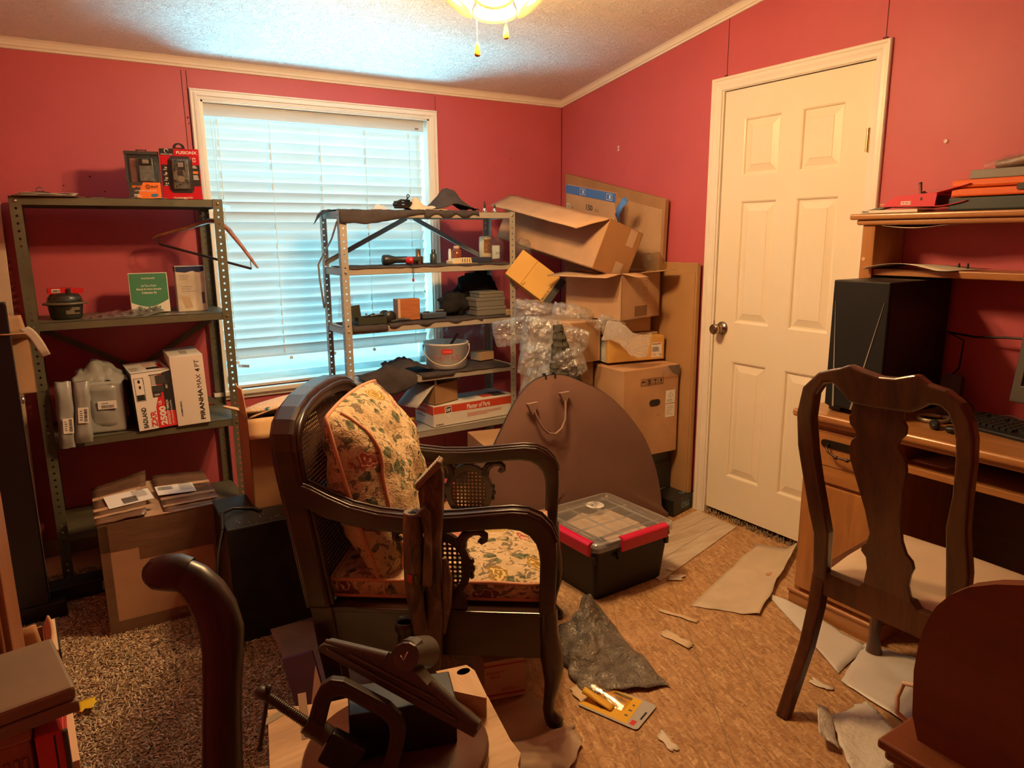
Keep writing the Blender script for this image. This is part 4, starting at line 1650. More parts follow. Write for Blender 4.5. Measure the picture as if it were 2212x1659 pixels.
b.tube([(.01, 0, .03), (.02, -.004, .05), (.026, -.004, .060)], [.006, .005, .004], 8)
b.tube([(.026 + .007 * math.cos(a), -.004, .066 + .007 * math.sin(a)) for a in [2 * PI * k / 10 for k in range(11)]], .0025, 5)
b.obj('lever', BM_, o)
b = MB()
b.tube([(-.04, .0, .035), (-.02, -.01, .046), (.03, -.012, .044)], .005, 6)
b.obj('rod', BM_, o)
CH = M('chrome', (.7, .68, .64), .15, 1.0)
for (x, lab, hgt) in ((-.845, 'stubby chrome socket standing near the humped cloth', 0), (-.782, 'tall chrome socket with a long dark bit', .035), (-.722, 'small chrome socket with a thin dark bit at the shelf corner', .022)):
    o = thing('socket_bit', lab, 'socket', (x, -.40, ZA + .001), 0, 'sockets on the grey shelf top')
    b = MB()
    b.lathe([(.010, 0), (.011, .002), (.011, .012), (.009, .014), (.009, .02), (.004, .021), (0, .021)], 14)
    b.obj('socket', CH, o)
    if hgt:
        b = MB()
        b.lathe([(.0055, .02), (.005, .02 + hgt * .5), (.001, .021 + hgt)], 8)
        b.obj('bit', BM_, o)

ZB = 1.257
drape('dark_cloth', 'charcoal cloth lining the second level of the grey shelf', MX0 + .035, MX1 - .035, -.22, MY0 + .002, ZB, lambda u: .004 + .010 * max(0, nz(u * 12, 3)), 7, None, 60, .004)
FL_ = thing('flashlight', 'black flashlight with a red tail cap and dangling lanyard', 'flashlight', (-1.262, -.40, ZB + .008), R_(-6))
b = MB()
Tx = Mx.Translation((0, 0, .024)) @ Mx.Rotation(PI / 2, 4, 'Y')
b.lathe([(0, -.085), (.022, -.085), (.025, -.08), (.025, -.055), (.019, -.035), (.016, -.02), (.016, .035), (.0165, .036)], 20, 0, Tx)
b.obj('body', M('torch_black', (.02, .02, .021), .4), FL_)
b = MB()
b.lathe([(.015, -.02), (.018, -.018), (.018, .012), (.014, .016), (0, .016)], 20, 0, Mx.Translation((.045, -.02, .019)) @ Mx.Rotation(R_(60), 4, 'Z') @ Mx.Rotation(PI / 2, 4, 'X'))
b.obj('tail_cap', M('cap_red', (.45, .02, .03), .35), FL_)
b = MB()
b.lathe([(.012, .015), (.014, .02), (.014, .095), (.008, .1), (0, .1)], 14, 0, Tx)
b.obj('grip', M('torch_gray', (.05, .05, .05), .5), FL_)
b = MB()
b.tube([(.04, -.045, .018), (.035, -.078, .0), (.034, -.082, -.04), (.036, -.082, -.062)], .0012, 5)
b.tube([(.042, -.045, .016), (.042, -.078, .0), (.040, -.082, -.04), (.037, -.082, -.062)], .0012, 5)
b.obj('lanyard', BLACK(), FL_)
b = MB()
b.lathe([(.004, 0), (.0055, .002), (.0055, .014), (.003, .017)], 8, 0, Mx.Translation((.0365, -.082, -.078)))
b.obj('toggle', M('cap_red'), FL_)
o = thing('copper_fitting', 'upright copper pipe piece behind the flashlight', 'pipe fitting', (-1.150, -.37, ZB + .006))
b = MB()
b.lathe([(.0125, 0), (.0125, .074), (.010, .074), (.010, .05)], 18)
b.obj('pipe', M('copper', (.42, .20, .12), .3, 1.0), o)
b = MB()
b.lathe([(.018, 0), (.018, .03), (.0126, .036)], 18)
b.obj('collar', M('copper_dark', (.18, .10, .07), .4, .9), o)
o = box_thing('steel_plate', 'square dark steel plate standing behind the copper pipe', 'plate', .072, .03, .038, [M('dark_metal')], (-1.145, -.325, ZB + .006), .05, .002)
o = thing('dark_canister', 'slim dark canister with a cap on the second grey shelf', 'canister', (-1.062, -.36, ZB + .006))
b = MB()
b.lathe([(.0165, 0), (.017, .002), (.017, .046), (.014, .05)], 18)
b.obj('can', M('can_dark', (.03, .045, .05), .35), o)
b = MB()
b.lathe([(.011, .05), (.011, .068), (.009, .07), (0, .07)], 14)
b.obj('cap', M('can_dark'), o)
o = thing('bead_bottle', 'squat glass bottle of red brown beads on the second grey shelf', 'bottle', (-.897, -.30, ZB + .012))
b = MB()
b.lathe([(.024, 0), (.026, .003), (.026, .055), (.016, .064), (.012, .066)], 20)
b.obj('glass', M('bead_glass', (.23, .06, .035), .12, var=.6, vs=90), o)
b = MB()
b.lathe([(.016, .066), (.016, .079), (.014, .08), (0, .08)], 16)
b.obj('cap', M('cap_tan', (.55, .36, .25), .5), o)
o = thing('white_tube', 'slim white tube standing against the bead bottle', 'tube', (-.937, -.30, ZB + .010))
b = MB()
b.lathe([(.008, 0), (.008, .055), (.006, .056), (.006, .066), (0, .067)], 12)
b.obj('tube', M('white_plastic', (.72, .69, .64), .4), o)
o = thing('cream_rack', 'cream grooved block lying at the front of the second grey shelf', 'block', (-.940, -.41, ZB + .008), R_(4))
b = MB()
b.prism([(-.06, 0), (.055, 0), (.05, .026), (-.025, .023), (-.06, .012)], -.03, .03, 'y')
b.obj('block', M('cream_plastic', (.66, .55, .36), .5), o, bev=.001)
for k in range(4):
    b = MB()
    b.box((-.002 + k * .014, -.0305, .013), (.004, .002, .018))
    b.obj('groove', M('groove', (.10, .07, .04), .8), o)
b = MB()
b.box((.01, -.01, -.003), (.15, .06, .004))
b.obj('base', M('groove2', (.45, .33, .20), .6), o)
box_thing('blue_tin', 'flat dark blue tin under the tall jar', 'tin', .125, .06, .024, [M('navy', (.035, .045, .085), .4)], (-.785, -.335, ZB + .008), -.03, .002)
o = thing('nail_jar', 'tall jar full of rusty brown parts at the right of the grey shelf', 'jar', (-.700, -.262, ZB + .006), R_(10))
b = MB()
b.lathe([(.030, 0), (.034, .004), (.034, .126), (.028, .134), (0, .134)], 22)
b.obj('jar', M('jar_cream', (.60, .50, .34), .25), o)
b = MB()
b.grid(10, 12, lambda u, v: (.0352 * math.cos(-2.5 + 1.75 * u), .0352 * math.sin(-2.5 + 1.75 * u), .045 + .072 * v + .004 * nz(u * 7, v * 3)))
b.obj('label', M('rusty', (.20, .085, .03), .5, var=.8, vs=120, bump=.5, bs=150), o)
rgb = random.Random(2)


def bag(name, label, c, r, seed, mat_, cat='bag', amp=.22, rot=(0, 0, 0), parent=None, nu=26, nv=18, pinch=None, group=None):
    def fn(d):
        k = 1 + amp * nz(d.x * 2.2 + seed, d.y * 2.2, d.z * 2.2) + amp * .55 * abs(nz(d.x * 5 + seed, d.y * 5, d.z * 5)) - amp * .2
        if pinch:
            k *= pinch(d)
        return k
    b = MB()
    b.ball((0, 0, 0), r, nu, nv, fn)
    o = b.obj(name, mat_, parent, loc=c, rot=rot)
    return o if parent else tag(o, label, cat, group)


CLR = clear('clear_bag', (.95, .97, .98), .06, .06, 1.0, 40, haze=.03)
o = bag('clear_bag', 'pointed clear plastic bag standing behind the right grey post', (-.655, -.300, ZB + .085), (.05, .035, .085), 3, CLR, amp=.25, pinch=lambda d: 1 - .45 * max(0, d.z))
b = MB()
b.text('0.9ED', .013, 0, face((-.006, -.041, -.035), (1, 0, 0), (0, 0, 1)), .04)
b.obj('lettering', BLACK(), o)
b = MB()
b.box((0, .004, -.03), (.045, .004, .07))
b.obj('sheet_inside', M('paper_cool'), o)

ZC = .985
drape('dark_cloth', 'charcoal cloth with a scalloped edge on the middle level of the grey shelf', MX0 + .22, MX1 - .03, -.22, MY0 + .002, ZC, lambda u: .004 + .014 * max(0, math.sin(u * 26 + .6)) * (u < .75), 9, None, 70, .004)
o = drape('dark_cloth', 'dark cloth under the open green tin on the middle level', MX0 + .035, MX0 + .21, -.24, MY0 + .002, ZC, lambda u: .024 + .004 * u, 12, None, 20, .004)
b = MB()
b.grid(8, 8, lambda u, v: (-1.555 + .07 * u, -.31 - .03 * v, ZC + .035 + .10 * v + .006 * nz(u * 4, v * 4)))
tag(b.obj('clear_sheet', clear('lid_clear', (.92, .95, .96), .16, .1, .4, 30, haze=.25)), 'thin clear plastic sheet leaning behind the left grey post', 'sheet')
o = thing('green_tin', 'open dark green steel tin with its lid up on the middle shelf', 'tin', (-1.432, -.41, ZC + .008), R_(-3))
GT = M('green_tin', (.045, .05, .035), .45, .2)
b = MB()
for lo, hi in (((-.07, -.04, 0), (.07, .04, .002)), ((-.07, -.04, 0), (.07, -.038, .034)), ((-.07, .038, 0), (.07, .04, .034)), ((-.07, -.04, 0), (-.068, .04, .034)), ((.068, -.04, 0), (.07, .04, .034))):
    b.b2(lo, hi)
b.obj('tray', GT, o)
b = MB()
b.box((-.056, .018, .062), (.045, .006, .066), 0, Mx.Rotation(R_(-6), 4, 'Y'))
b.box((-.078, .010, .058), (.012, .05, .062), 0, Mx.Rotation(R_(-8), 4, 'Y'))
b.obj('lid', GT, o, bev=.001)
for (x, y, rz) in ((.0, .0, .5), (.028, -.008, -.3), (-.015, .012, 1.2)):
    b = MB()
    b.cyl((x - .03 * math.cos(rz), y - .03 * math.sin(rz), .034), (x + .03 * math.cos(rz), y + .03 * math.sin(rz), .042), .0055, n=8)
    b.obj('punch', M('dark_metal'), o)
o = thing('spool', 'black spool lying on its side on the middle grey shelf', 'spool', (-1.338, -.40, ZC + .034), R_(12))
b = MB()
b.lathe([(0, -.03), (.030, -.03), (.030, -.024), (.022, -.022), (.022, .022), (.030, .024), (.030, .03), (0, .03)], 24, 0, Mx.Rotation(PI / 2, 4, 'X'))
b.obj('drum', M('torch_black'), o)
o = thing('pliers', 'dark pliers lying beside the black spool', 'pliers', (-1.275, -.415, ZC + .012), R_(-8))
for s_ in (-1, 1):
    b = MB()
    b.tube([(-.06, .018 * s_, 0), (-.02, .012 * s_, .004), (.015, .0, .006), (.045, -.006 * s_, .004)], [.006, .006, .007, .003], 8)
    b.obj('jaw', M('torch_gray'), o)
o = box_thing('wood_block', 'rusty orange wooden box standing on the middle grey shelf', 'box', .118, .06, .104, [wood('orange_wood', (.30, .09, .03), (.50, .17, .06), 6, 'x', .6)], (-1.218, -.36, ZC + .008), R_(-2), .002)
b = MB()
b.box((-.052, -.031, .055), (.012, .002, .1))
b.obj('pale_edge', M('bare_card'), o)
o = thing('blue_case', 'flat blue steel case beside the orange wooden box', 'case', (-1.085, -.37, ZC + .008), R_(-2))
b = MB()
b.box((0, 0, .015), (.132, .07, .028))
b.obj('case', M('steel_blue', (.055, .075, .12), .4), o, bev=.004)
b = MB()
b.cyl((.02, 0, .036), (.06, -.01, .036), .006, n=8)
b.ball((-.03, 0, .031), (.02, .01, .005), 8, 6)
b.obj('tool', M('dark_metal'), o)
for k, (ww, hh, z_, dx) in enumerate(((.174, .045, 0, 0), (.172, .045, .0455, -.006), (.142, .030, .091, .003))):
    o = thing('gray_case', ('bottom grey lidded case of the stack of three', 'middle grey lidded case of the stack of three', 'smallest grey lidded case on top of the stack')[k], 'case', (-.770 + dx, -.38, ZC + .008 + z_), R_((0, 1.5, -2)[k]), 'stacked grey cases')
    GC = M('case_gray', (.165, .155, .135), .5)
    b = MB()
    b.box((0, 0, hh * .31), (ww, .11, hh * .62))
    b.obj('base', GC, o, bev=.002)
    b = MB()
    b.box((0, 0, hh * .81), (ww + .004, .114, hh * .36))
    b.obj('lid', GC, o, bev=.002)
DBAG = M('black_fabric', (.018, .017, .018), .9, spec=.15, bump=.5, bs=24, bd=.006)
bag('black_pouch', 'upright black cloth pouch left of the stacked grey cases', (-.930, -.315, ZC + .075), (.082, .055, .078), 4, DBAG, amp=.40, pinch=lambda d: 1 - .28 * max(0, d.z))
bag('black_bag', 'black cloth bundle hanging behind the stacked grey cases', (-.765, -.272, ZC + .108), (.115, .048, .105), 8, DBAG, amp=.42, pinch=lambda d: 1 + .2 * d.z)
o = thing('brown_strap', 'brown leather strap coil at the right of the stacked grey cases', 'strap', (-.672, -.36, ZC + .01))
b = MB()
b.tube([(-.02 + .025 * math.cos(a), .02 * math.sin(a), .012 + .006 * k) for k in range(3) for a in [2 * PI * q / 12 for q in range(12)]], .007, 6)
b.tube([(-.045, .03, .02), (-.05, .06, .10), (-.03, .08, .15)], .012, 8)
b.obj('coil', M('brown_leather', (.07, .035, .022), .45), o)
for k in range(3):
    o = box_thing('thin_board', ('lowest thin wooden board by the right grey post', 'middle thin wooden board by the right grey post', 'top thin wooden board by the right grey post')[k], 'board', .06, .08, .006, [M('groove2')], (-.655, -.405, ZC + .004 + k * .008), .05 * k, .0005, 'thin boards')

ZD = .722
drape('dark_cloth', 'charcoal cloth under the bucket on the fourth level of the grey shelf', -1.20, MX1 - .035, -.22, MY0 + .002, ZD, lambda u: .006 + .012 * (u < .35), 15, None, 50, .004)
b = MB()


def clothA(u, v):
    g = .055 * math.exp(-((u - .5) / .4) ** 2) * (1 - .3 * v)
    return (-1.325 + .22 * u - .04 * v * (1 - u), -.25 - .19 * v + .02 * nz(u * 3, v * 3), ZD + .006 + g + .016 * abs(nz(u * 6, v * 5, 6)) + .02 * (u < .15) * (1 - v))


b.grid(22, 16, clothA)
tag(b.obj('dark_cloth', FELT(), solid=.003), 'folded charcoal cloth against the left of the white bucket', 'cloth')
b = MB()


def clothB(u, v):
    x = -1.50 + .27 * u + .02 * nz(v * 3, u * 3)
    if v < .62:
        y = -.33 - (.145) * v / .62
        z = ZD + .008 + .045 * math.exp(-((u - .55) / .4) ** 2) * math.sin(PI * v / .75) + .010 * abs(nz(u * 7, v * 6, 2))
    else:
        q = (v - .62) / .38
        y = MY0 - .008 - .012 * q - .008 * abs(nz(u * 8, q))
        z = ZD + .010 - (.035 + .045 * math.sin(PI * u)) * q
    return (x, y, z)


b.grid(26, 18, clothB)
tag(b.obj('dark_cloth', FELT(), solid=.003), 'charcoal cloth hanging over the front of the fourth grey level at its left', 'cloth')
bk_ = thing('bucket', 'white plastic ice cream bucket with red label and wire handle', 'bucket', (-1.000, -.352, ZD + .009), R_(-25))
BP = thin('bucket_plastic', (.92, .91, .88), .3, .45)
b = MB()
b.lathe([(0, .0), (.098, .0), (.104, .006), (.113, .122), (.117, .124), (.118, .132), (.112, .133), (.109, .122), (.101, .008), (0, .005)], 40)
b.obj('shell', BP, bk_)
b = MB()
hp = []
for k in range(21):
    a = PI * k / 20
    hp.append((.119 * math.cos(a), -.02 - .108 * math.sin(a) * .95, .112 - .088 * math.sin(a)))
b.tube(hp, .0026, 6)
b.obj('handle', M('handle_cream', (.62, .50, .38), .35), bk_)
for s_ in (-1, 1):
    b = MB()
    b.cyl((s_ * .113, 0, .112), (s_ * .122, 0, .112), .008, n=10)
    b.obj('lug', BP, bk_)


def wrap(mb, pts_fn, nu, nv, mi):
    mb.grid(nu, nv, pts_fn, mi)


b = MB()
rw = lambda z: .1055 + (z - .006) * .0778 + .0012
b.grid(10, 4, lambda u, v: (rw(.083 + .02 * v) * math.sin(-.27 + .52 * u), -rw(.083 + .02 * v) * math.cos(-.27 + .52 * u), .083 + .002 + .020 * v * (1 - .0 * u) + .003 * math.sin(PI * u) * (2 * v - 1)), 0)
tm = MB()
tm.text('PARTY SIZE', .024, 0, None, .135)
for (x, y, z), in [((0, 0, 0),)]:
    pass
vs = [(rw(.062 + p[1]) * math.sin(p[0] / .11), -rw(.062 + p[1]) * math.cos(p[0] / .11), .062 + p[1]) for p in tm.v]
b.add(vs, tm.f, 1)
tm = MB()
tm.text('Our Family', .009, 0, None, .042)
vs = [((rw(.094 + p[1]) + .0008) * math.sin(p[0] / .11), -(rw(.094 + p[1]) + .0008) * math.cos(p[0] / .11), .094 + p[1]) for p in tm.v]
b.add(vs, tm.f, 2)
b.obj('lettering', [RED(), M('pink_print', (.45, .16, .16), .6), WHITE()], bk_)
o = thing('stir_stick', 'brown stirring stick leaning in the white bucket', 'stick', (-.985, -.36, ZD + .07), R_(0))
b = MB()
b.box((.0, 0, .055), (.014, .006, .15), 0, Mx.Rotation(R_(38), 4, 'Y'))
b.obj('stick', wood('stick_wood', (.06, .025, .015), (.14, .06, .035), 8, 'z', .5), o, bev=.001)
o.rotation_euler = (0, 0, 0)
o.location = (-1.01, -.352, ZD + .075)
box_thing('small_carton', 'little brown carton at the right end of the fourth grey level', 'box', .10, .08, .045, [CARD()], (-.735, -.27, ZD + .01), .2)

ZE = .437
w_, d_, h_ = .50, .20, .112
o = box_thing('plaster_carton', 'long white and red plaster carton on the bottom grey level', 'box', w_, d_, h_, [M('white_card')], (-.885, -.335, ZE + .003), R_(2.5), .002)
T = FR(w_, d_, h_)
b = MB()
b.add([(-.249, .012, .0003), (.249, .005, .0003), (.249, .047, .0003), (-.249, .050, .0003)], [(0, 1, 2, 3)], 0, False, T)
b.text('Plaster of Paris', .026, 1, T, .145, .022, .027, .02, .0006, .95)
b.lines(-.02, .006, .05, .006, 1, 1, T, .0006)
b.add([(-.185, .042, .0006), (-.145, .046, .0006), (-.142, .008, .0006), (-.155, .004, .0006), (-.158, -.012, .0006), (-.168, -.014, .0006), (-.170, .0, .0006), (-.182, .004, .0006)], [tuple(range(8))], 1, False, T)
b.add([(-.181, .038, .0008), (-.148, .042, .0008), (-.146, .013, .0008), (-.178, .009, .0008)], [(0, 1, 2, 3)], 2, False, T)
b.text('DAP', .017, 1, T, .027, -.1635, .0255, .05, .001)
b.text('INTERIOR', .008, 2, T, .045, -.215, -.046, .04, .0006)
b.lines(.06, -.018, .22, .022, 3, 0, T, .0006, seed=2, fill=.35)
b.obj('lettering', [M('dap_red', (.62, .07, .03), .5), WHITE(), BLACK()], o)
b = MB()
T = TOPF(w_, d_, h_)
b.rect(.08, .02, .22, .13, 3, T)
b.rect(.17, -.04, .09, .09, 1, T, .0005)
b.rect(.10, -.045, .07, .06, 0, T, .0007)
b.lines(-.0, -.03, .09, .09, 6, 1, T, .0006, fill=.3)
b.rect(.02, .088, .3, .02, 0, T, .0007)
T = LF(w_, d_, h_)
b.rect(0, .028, d_ * .98, .045, 0, T)
b.text('Plaster of Paris', .018, 2, T, .10, -.02, .03, .02, .0006)
b.lines(-.03, -.01, .09, .012, 2, 1, T, .0006)
b.obj('side_print', [M('dap_red'), M('gray_print'), WHITE(), M('pale_gray', (.5, .5, .48), .6)], o)
o = carton('open_carton', 'small brown open carton standing on the plaster carton', .17, .15, .105, (-1.062, -.345, ZE + .118), R_(18), [('l', .155, 128, 0, 1, .0), ('r', .08, 62), ('b', .10, 74), ('f', .05, -10, .0, .12)], CARD2(), inner=M('gray_liner', (.40, .38, .37), .7, bump=.4, bs=4, bd=.004, stretch=(60, 1, 1)))
o = thing('red_tin', 'flat red tin box at the left end of the bottom grey level', 'tin', (-1.315, -.395, ZE + .003), R_(4))
RT = M('tin_red', (.26, .022, .022), .35)
b = MB()
b.box((0, 0, .011), (.172, .115, .022))
b.obj('base', RT, o, bev=.003)
b = MB()
b.box((0, 0, .034), (.174, .117, .022))
b.obj('lid', RT, o, bev=.003)
o = box_thing('gray_pad', 'thin grey pad lying on the red tin under the carton flap', 'pad', .15, .09, .010, [M('pad_gray', (.30, .30, .30), .6)], (-1.322, -.385, ZE + .050), R_(8), .001)
o = thing('yellow_marker', 'yellow marker pen lying on the red tin', 'marker', (-1.288, -.425, ZE + .058), R_(12))
b = MB()
b.cyl((-.05, 0, 0), (.045, 0, 0), .008, n=12)
b.obj('barrel', M('marker_yellow', (.75, .48, .03), .4), o)
b = MB()
b.cyl((.045, 0, 0), (.068, 0, 0), .009, n=12)
b.obj('cap', M('marker_cap', (.62, .36, .03), .4), o)
# ---------------------------------------------------------------- cartons and plastic piled in the corner
# flat cartons against the right wall
b = MB()
b.prism([(-.10, .60), (-.10, 1.756), (-.50, 1.668), (-.94, 1.571), (-.93, 1.30), (-.92, .60)], -.045, -.022, 'x')
o = tag(b.obj('flat_carton', CARD2(), bev=.004), 'folded brown carton leaning in the corner behind the pile', 'cardboard')
b = MB()
b.prism([(-.55, .62), (-.55, 1.60), (-.92, 1.52), (-.90, .62)], -.0475, -.0452, 'x')
b.obj('crease_panel', CARD(), o)
b = MB()
b.b2((-.012, -.125, 0), (.012, .125, 1.26))
b.b2((-.016, -.115, 0.02), (-.0122, .125, 1.22))
o = tag(b.obj('flat_carton', M('card_flat', (.40, .22, .09), .8, var=.08), loc=(-.032, -1.045, 0), bev=.004), 'tall folded carton standing flat beside the door casing', 'cardboard')

# black block, big carton, hidden carton
o = box_thing('black_crate', 'low black case under the big marked carton', 'case', .34, .40, .30, [M('torch_black')], (-.235, -.86, .001), R_(1), .006)
b = MB()
for z in (.245, .235):
    b.tube([(-.172, -.2022, z), (.172, -.2022, z)], .0012, 5)
b.obj('trim_line', M('gray_print'), o)
w_, d_, h_ = .36, .45, .455
o = box_thing('marked_carton', 'big battered carton printed with handling symbols', 'box', w_, d_, h_, [M('card_big', (.47, .27, .14), .8, var=.16, vs=5, bump=.15, bs=60)], (-.235, -.865, .302), R_(-2.5), .006)
T = FR(w_, d_, h_)
b = MB()
for k in range(4):
    x = -.055 + k * .038
    y = .155
    for (a, c, ww, hh) in ((0, .016, .031, .0022), (0, -.016, .031, .0022), (-.0145, 0, .0022, .033), (.0145, 0, .0022, .033)):
        b.rect(x + a, y + c, ww, hh, 0, T, .0015)
x, y = -.055, .155
b.add([T @ V((x + .0105 * math.cos(a), y + .0085 * math.sin(a), .0016)) for a in [PI * q / 8 for q in range(9)]], [tuple(range(9))], 0)
b.rect(x, y - .005, .0016, .012, 0, T, .0016)
x = -.017
b.add([(x - .008, y + .011, .0016), (x + .008, y + .011, .0016), (x + .006, y - .004, .0016), (x - .006, y - .004, .0016)], [(0, 1, 2, 3)], 0, False, T)
b.rect(x, y - .009, .018, .005, 0, T, .0016)
x = .021
b.add([(x - .009, y + .011, .0016), (x + .009, y + .011, .0016), (x + .002, y, .0016), (x - .002, y, .0016)], [(0, 1, 2, 3)], 0, False, T)
b.rect(x, y - .005, .002, .01, 0, T, .0016)
b.rect(x, y - .010, .014, .003, 0, T, .0016)
x = .059
b.add([(x - .009, y + .001, .0016), (x + .009, y + .001, .0016), (x, y + .012, .0016)], [(0, 1, 2)], 0, False, T)
b.rect(x, y - .005, .006, .014, 0, T, .0016)
b.lines(.05, -.02, .03, .012, 2, 0, T, .0015, fill=.2)
b.obj('symbols', BLACK(), o)
b = MB()
T2 = T @ Mx.Translation((.125, .035, .001))
b.box((0, .03, 0), (.062, .066, .001), 0, T2)
b.box((0, -.042, 0), (.062, .068, .001), 0, T2)
dm = [(0, .052), (.018, .037), (0, .022), (-.018, .037)]
b.ring([(p[0], p[1]) for p in dm], [(p[0] * .88, .037 + (p[1] - .037) * .88) for p in dm], .0006, .0009, 'z', 1, T2, close=True)
b.text('9', .008, 1, T2, None, 0, .037, 0, .0009)
b.lines(0, .010, .05, .016, 3, 1, T2, .0009, seed=3, fill=.3)
b.lines(0, -.04, .05, .05, 6, 1, T2, .0009, seed=6, fill=.2)
b.obj('address_label', [WHITE(), M('print_gray')], o)
b = MB()
hs = [(.040 + .018 * math.cos(a), .0 + .017 * math.sin(a)) for a in [PI / 2 + PI * q / 6 for q in range(7)]] + [(.075 + .018 * math.cos(a), .017 * math.sin(a)) for a in [-PI / 2 + PI * q / 6 for q in range(7)]]
b.add([(p[0] - .035, p[1] + .045, .0015) for p in hs], [tuple(range(14))], 0, False, T)
b.obj('hand_hole', M('hole_brown', (.02, .01, .006), .9), o)
b = MB()
b.add([(.1, .225, .002), (.178, .225, .002), (.178, .165, .002), (.135, .185, .002), (.115, .205, .002)], [tuple(range(5))], 0, False, T)
b.grid(8, 5, lambda u, v: T @ V((.06 + .12 * u, .17 + .055 * v, .004 + .008 * abs(nz(u * 5, v * 4)))), 1)
b.obj('torn_corner', [M('torn_black', (.03, .012, .01), .8), clear('scuffed_tape', (.85, .75, .62), .15, .2, .8, 40, haze=.12)], o)
o = carton('tall_carton', 'tall brown carton wedged behind the mauve bag', .24, .30, .775, (-.56, -.72, .001), R_(2), [], CARD2(), bottom=True)
box_thing('low_carton', 'low brown carton poking out left of the mauve bag', 'box', .30, .28, .46, [CARD2()], (-.945, -.84, .001), R_(-12), .004)

# yellow lamp carton and its neighbours
w_, d_, h_ = .335, .20, .122
o = box_thing('lamp_carton', 'yellow brown lamp carton with white label on the big carton', 'box', w_, d_, h_, [CARDY()], (-.222, -.868, .770), R_(-9.5), .003)
T = FR(w_, d_, h_)
b = MB()
b.text('TYC', .016, 1, T, .046, .012, -.002, .05, .0008)
b.lines(.012, -.016, .045, .004, 1, 1, T, .0008)
b.box((.122, -.012, .0), (.062, .075, .001), 0, T)
b.lines(.110, .018, .035, .010, 2, 1, T, .0009, 2, .4)
b.lines(.136, .020, .022, .006, 1, 2, T, .0009, 2, .8)
b.lines(.12, -.008, .052, .026, 4, 1, T, .0009, 3, .5)
b.lines(.112, -.036, .03, .016, 4, 2, T, .0009, 4, .3)
rg = random.Random(6)
for i in range(4):
    for j in range(4):
        if rg.random() < .6:
            b.rect(.139 + i * .003, -.042 + j * .003, .0028, .0028, 1, T, .0009)
b.obj('lettering', [WHITE(), M('ink', (.02, .025, .05), .6), RED()], o)
b = MB()
b.rect(.055, 0, .05, h_ * .95, 0, LF(w_, d_, h_), .001)
b.lines(.055, -.01, .03, .05, 6, 1, LF(w_, d_, h_), .0015)
b.text('TYC', .010, 2, LF(w_, d_, h_), .028, .055, .045, .04, .0015)
b.obj('end_label', [M('label_gray', (.50, .52, .52), .5), WHITE(), M('ink')], o)
b = MB()
b.box((.02, .03, h_ + .006), (w_ * .9, d_ * .6, .010))
b.obj('top_flap', M('card_pale', (.66, .52, .34), .8), o)
w_, d_, h_ = .20, .32, .205
o = box_thing('brown_carton', 'plain brown carton left of the yellow lamp carton', 'box', w_, d_, h_, [CARD()], (-.520, -.735, .779), R_(3), .003)
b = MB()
b.rect(.0, 0, .17, .19, 0, FR(w_, d_, h_), .0005)  # darker card colour paints the shade on this face
b.obj('shaded_face', CARD2(), o)
box_thing('flat_box', 'thin brown carton lying between the lamp carton and the open carton above', 'box', .30, .20, .075, [CARD()], (-.235, -.80, .908), R_(-4), .003)

# middle open carton
o = carton('open_carton', 'middle open carton of the pile with flaps spread out', .315, .36, .225, (-.275, -.815, .990), R_(11), [('l', .13, 96, 0, 1, -.01), ('r', .11, 88, 0, 1), ('f', .115, 84, .5, 1.0, .03), ('f', .09, 100, .0, .35, .02)], CARD())
T = FR(.315, .36, .225)
b = MB()
Tv = T @ Mx.Rotation(-PI / 2, 4, 'Z')
for k in range(5):
    b.rect(.0 + k * .032 - .06, .02, .022, .0025, 0, Tv, .0006)
    b.rect(.0 + k * .032 - .06, .048, .022, .0025, 0, Tv, .0006)
    b.rect(.0 + k * .032 - .070, .034, .0025, .028, 0, Tv, .0006)
b.obj('faded_print', M('faded_red_print', (.30, .13, .06), .8), o)
b = MB()
b.box((.0, -.075, .0006), (.10, .05, .001), 0, T)
b.obj('tape', TAPE(), o)

# big tilted open carton on top
e1 = V((math.cos(R_(18)), .04, -math.sin(R_(18)))).normalized()
al = V((-.03, .984, .176)).normalized()
e1 = (e1 - al * e1.dot(al)).normalized()
upv = e1.cross(al).normalized()
W_, D_, H_ = .235, .84, .245
C0 = V((-.452, -1.002, 1.472))
org = C0 + e1 * W_ / 2 - upv * H_ + al * D_ / 2
top = thing('open_carton', 'large tilted open carton on top of the pile, wide flap hanging', 'box', (0, 0, 0))
top.matrix_world = Mx(((e1.x, al.x, upv.x, org.x), (e1.y, al.y, upv.y, org.y), (e1.z, al.z, upv.z, org.z), (0, 0, 0, 1)))
b = MB()
th = .005
b.b2((-W_ / 2, -D_ / 2, 0), (W_ / 2, D_ / 2, th))
b.b2((-W_ / 2, D_ / 2 - th, 0), (W_ / 2, D_ / 2, H_))
b.b2((-W_ / 2, -D_ / 2, 0), (-W_ / 2 + th, D_ / 2, H_))
b.b2((W_ / 2 - th, -D_ / 2, 0), (W_ / 2, D_ / 2, H_))
b.obj('walls', CARD(), top)
b = MB()
b.b2((-W_ / 2, -D_ / 2, 0), (W_ / 2, -D_ / 2 + th, H_))
b.b2((-W_ / 2 - .004, -D_ / 2 - .001, 0.002), (-W_ / 2 + .012, -D_ / 2 + .004, H_ - .002))
b.obj('end_wall', M('card_end', (.40, .205, .085), .8, var=.06), top)
b = MB()


def bigflap(u, v):
    # hinged along the long left edge, falling outwards
    y = -D_ / 2 + D_ * u
    L_ = .165 * v
    return (-W_ / 2 - L_ * .80 - .008 * math.sin(PI * u) * v, y + (.06 * v * (1 - u) - .04 * v * u), H_ - L_ * .60 + .004 * nz(u * 6, v * 3))


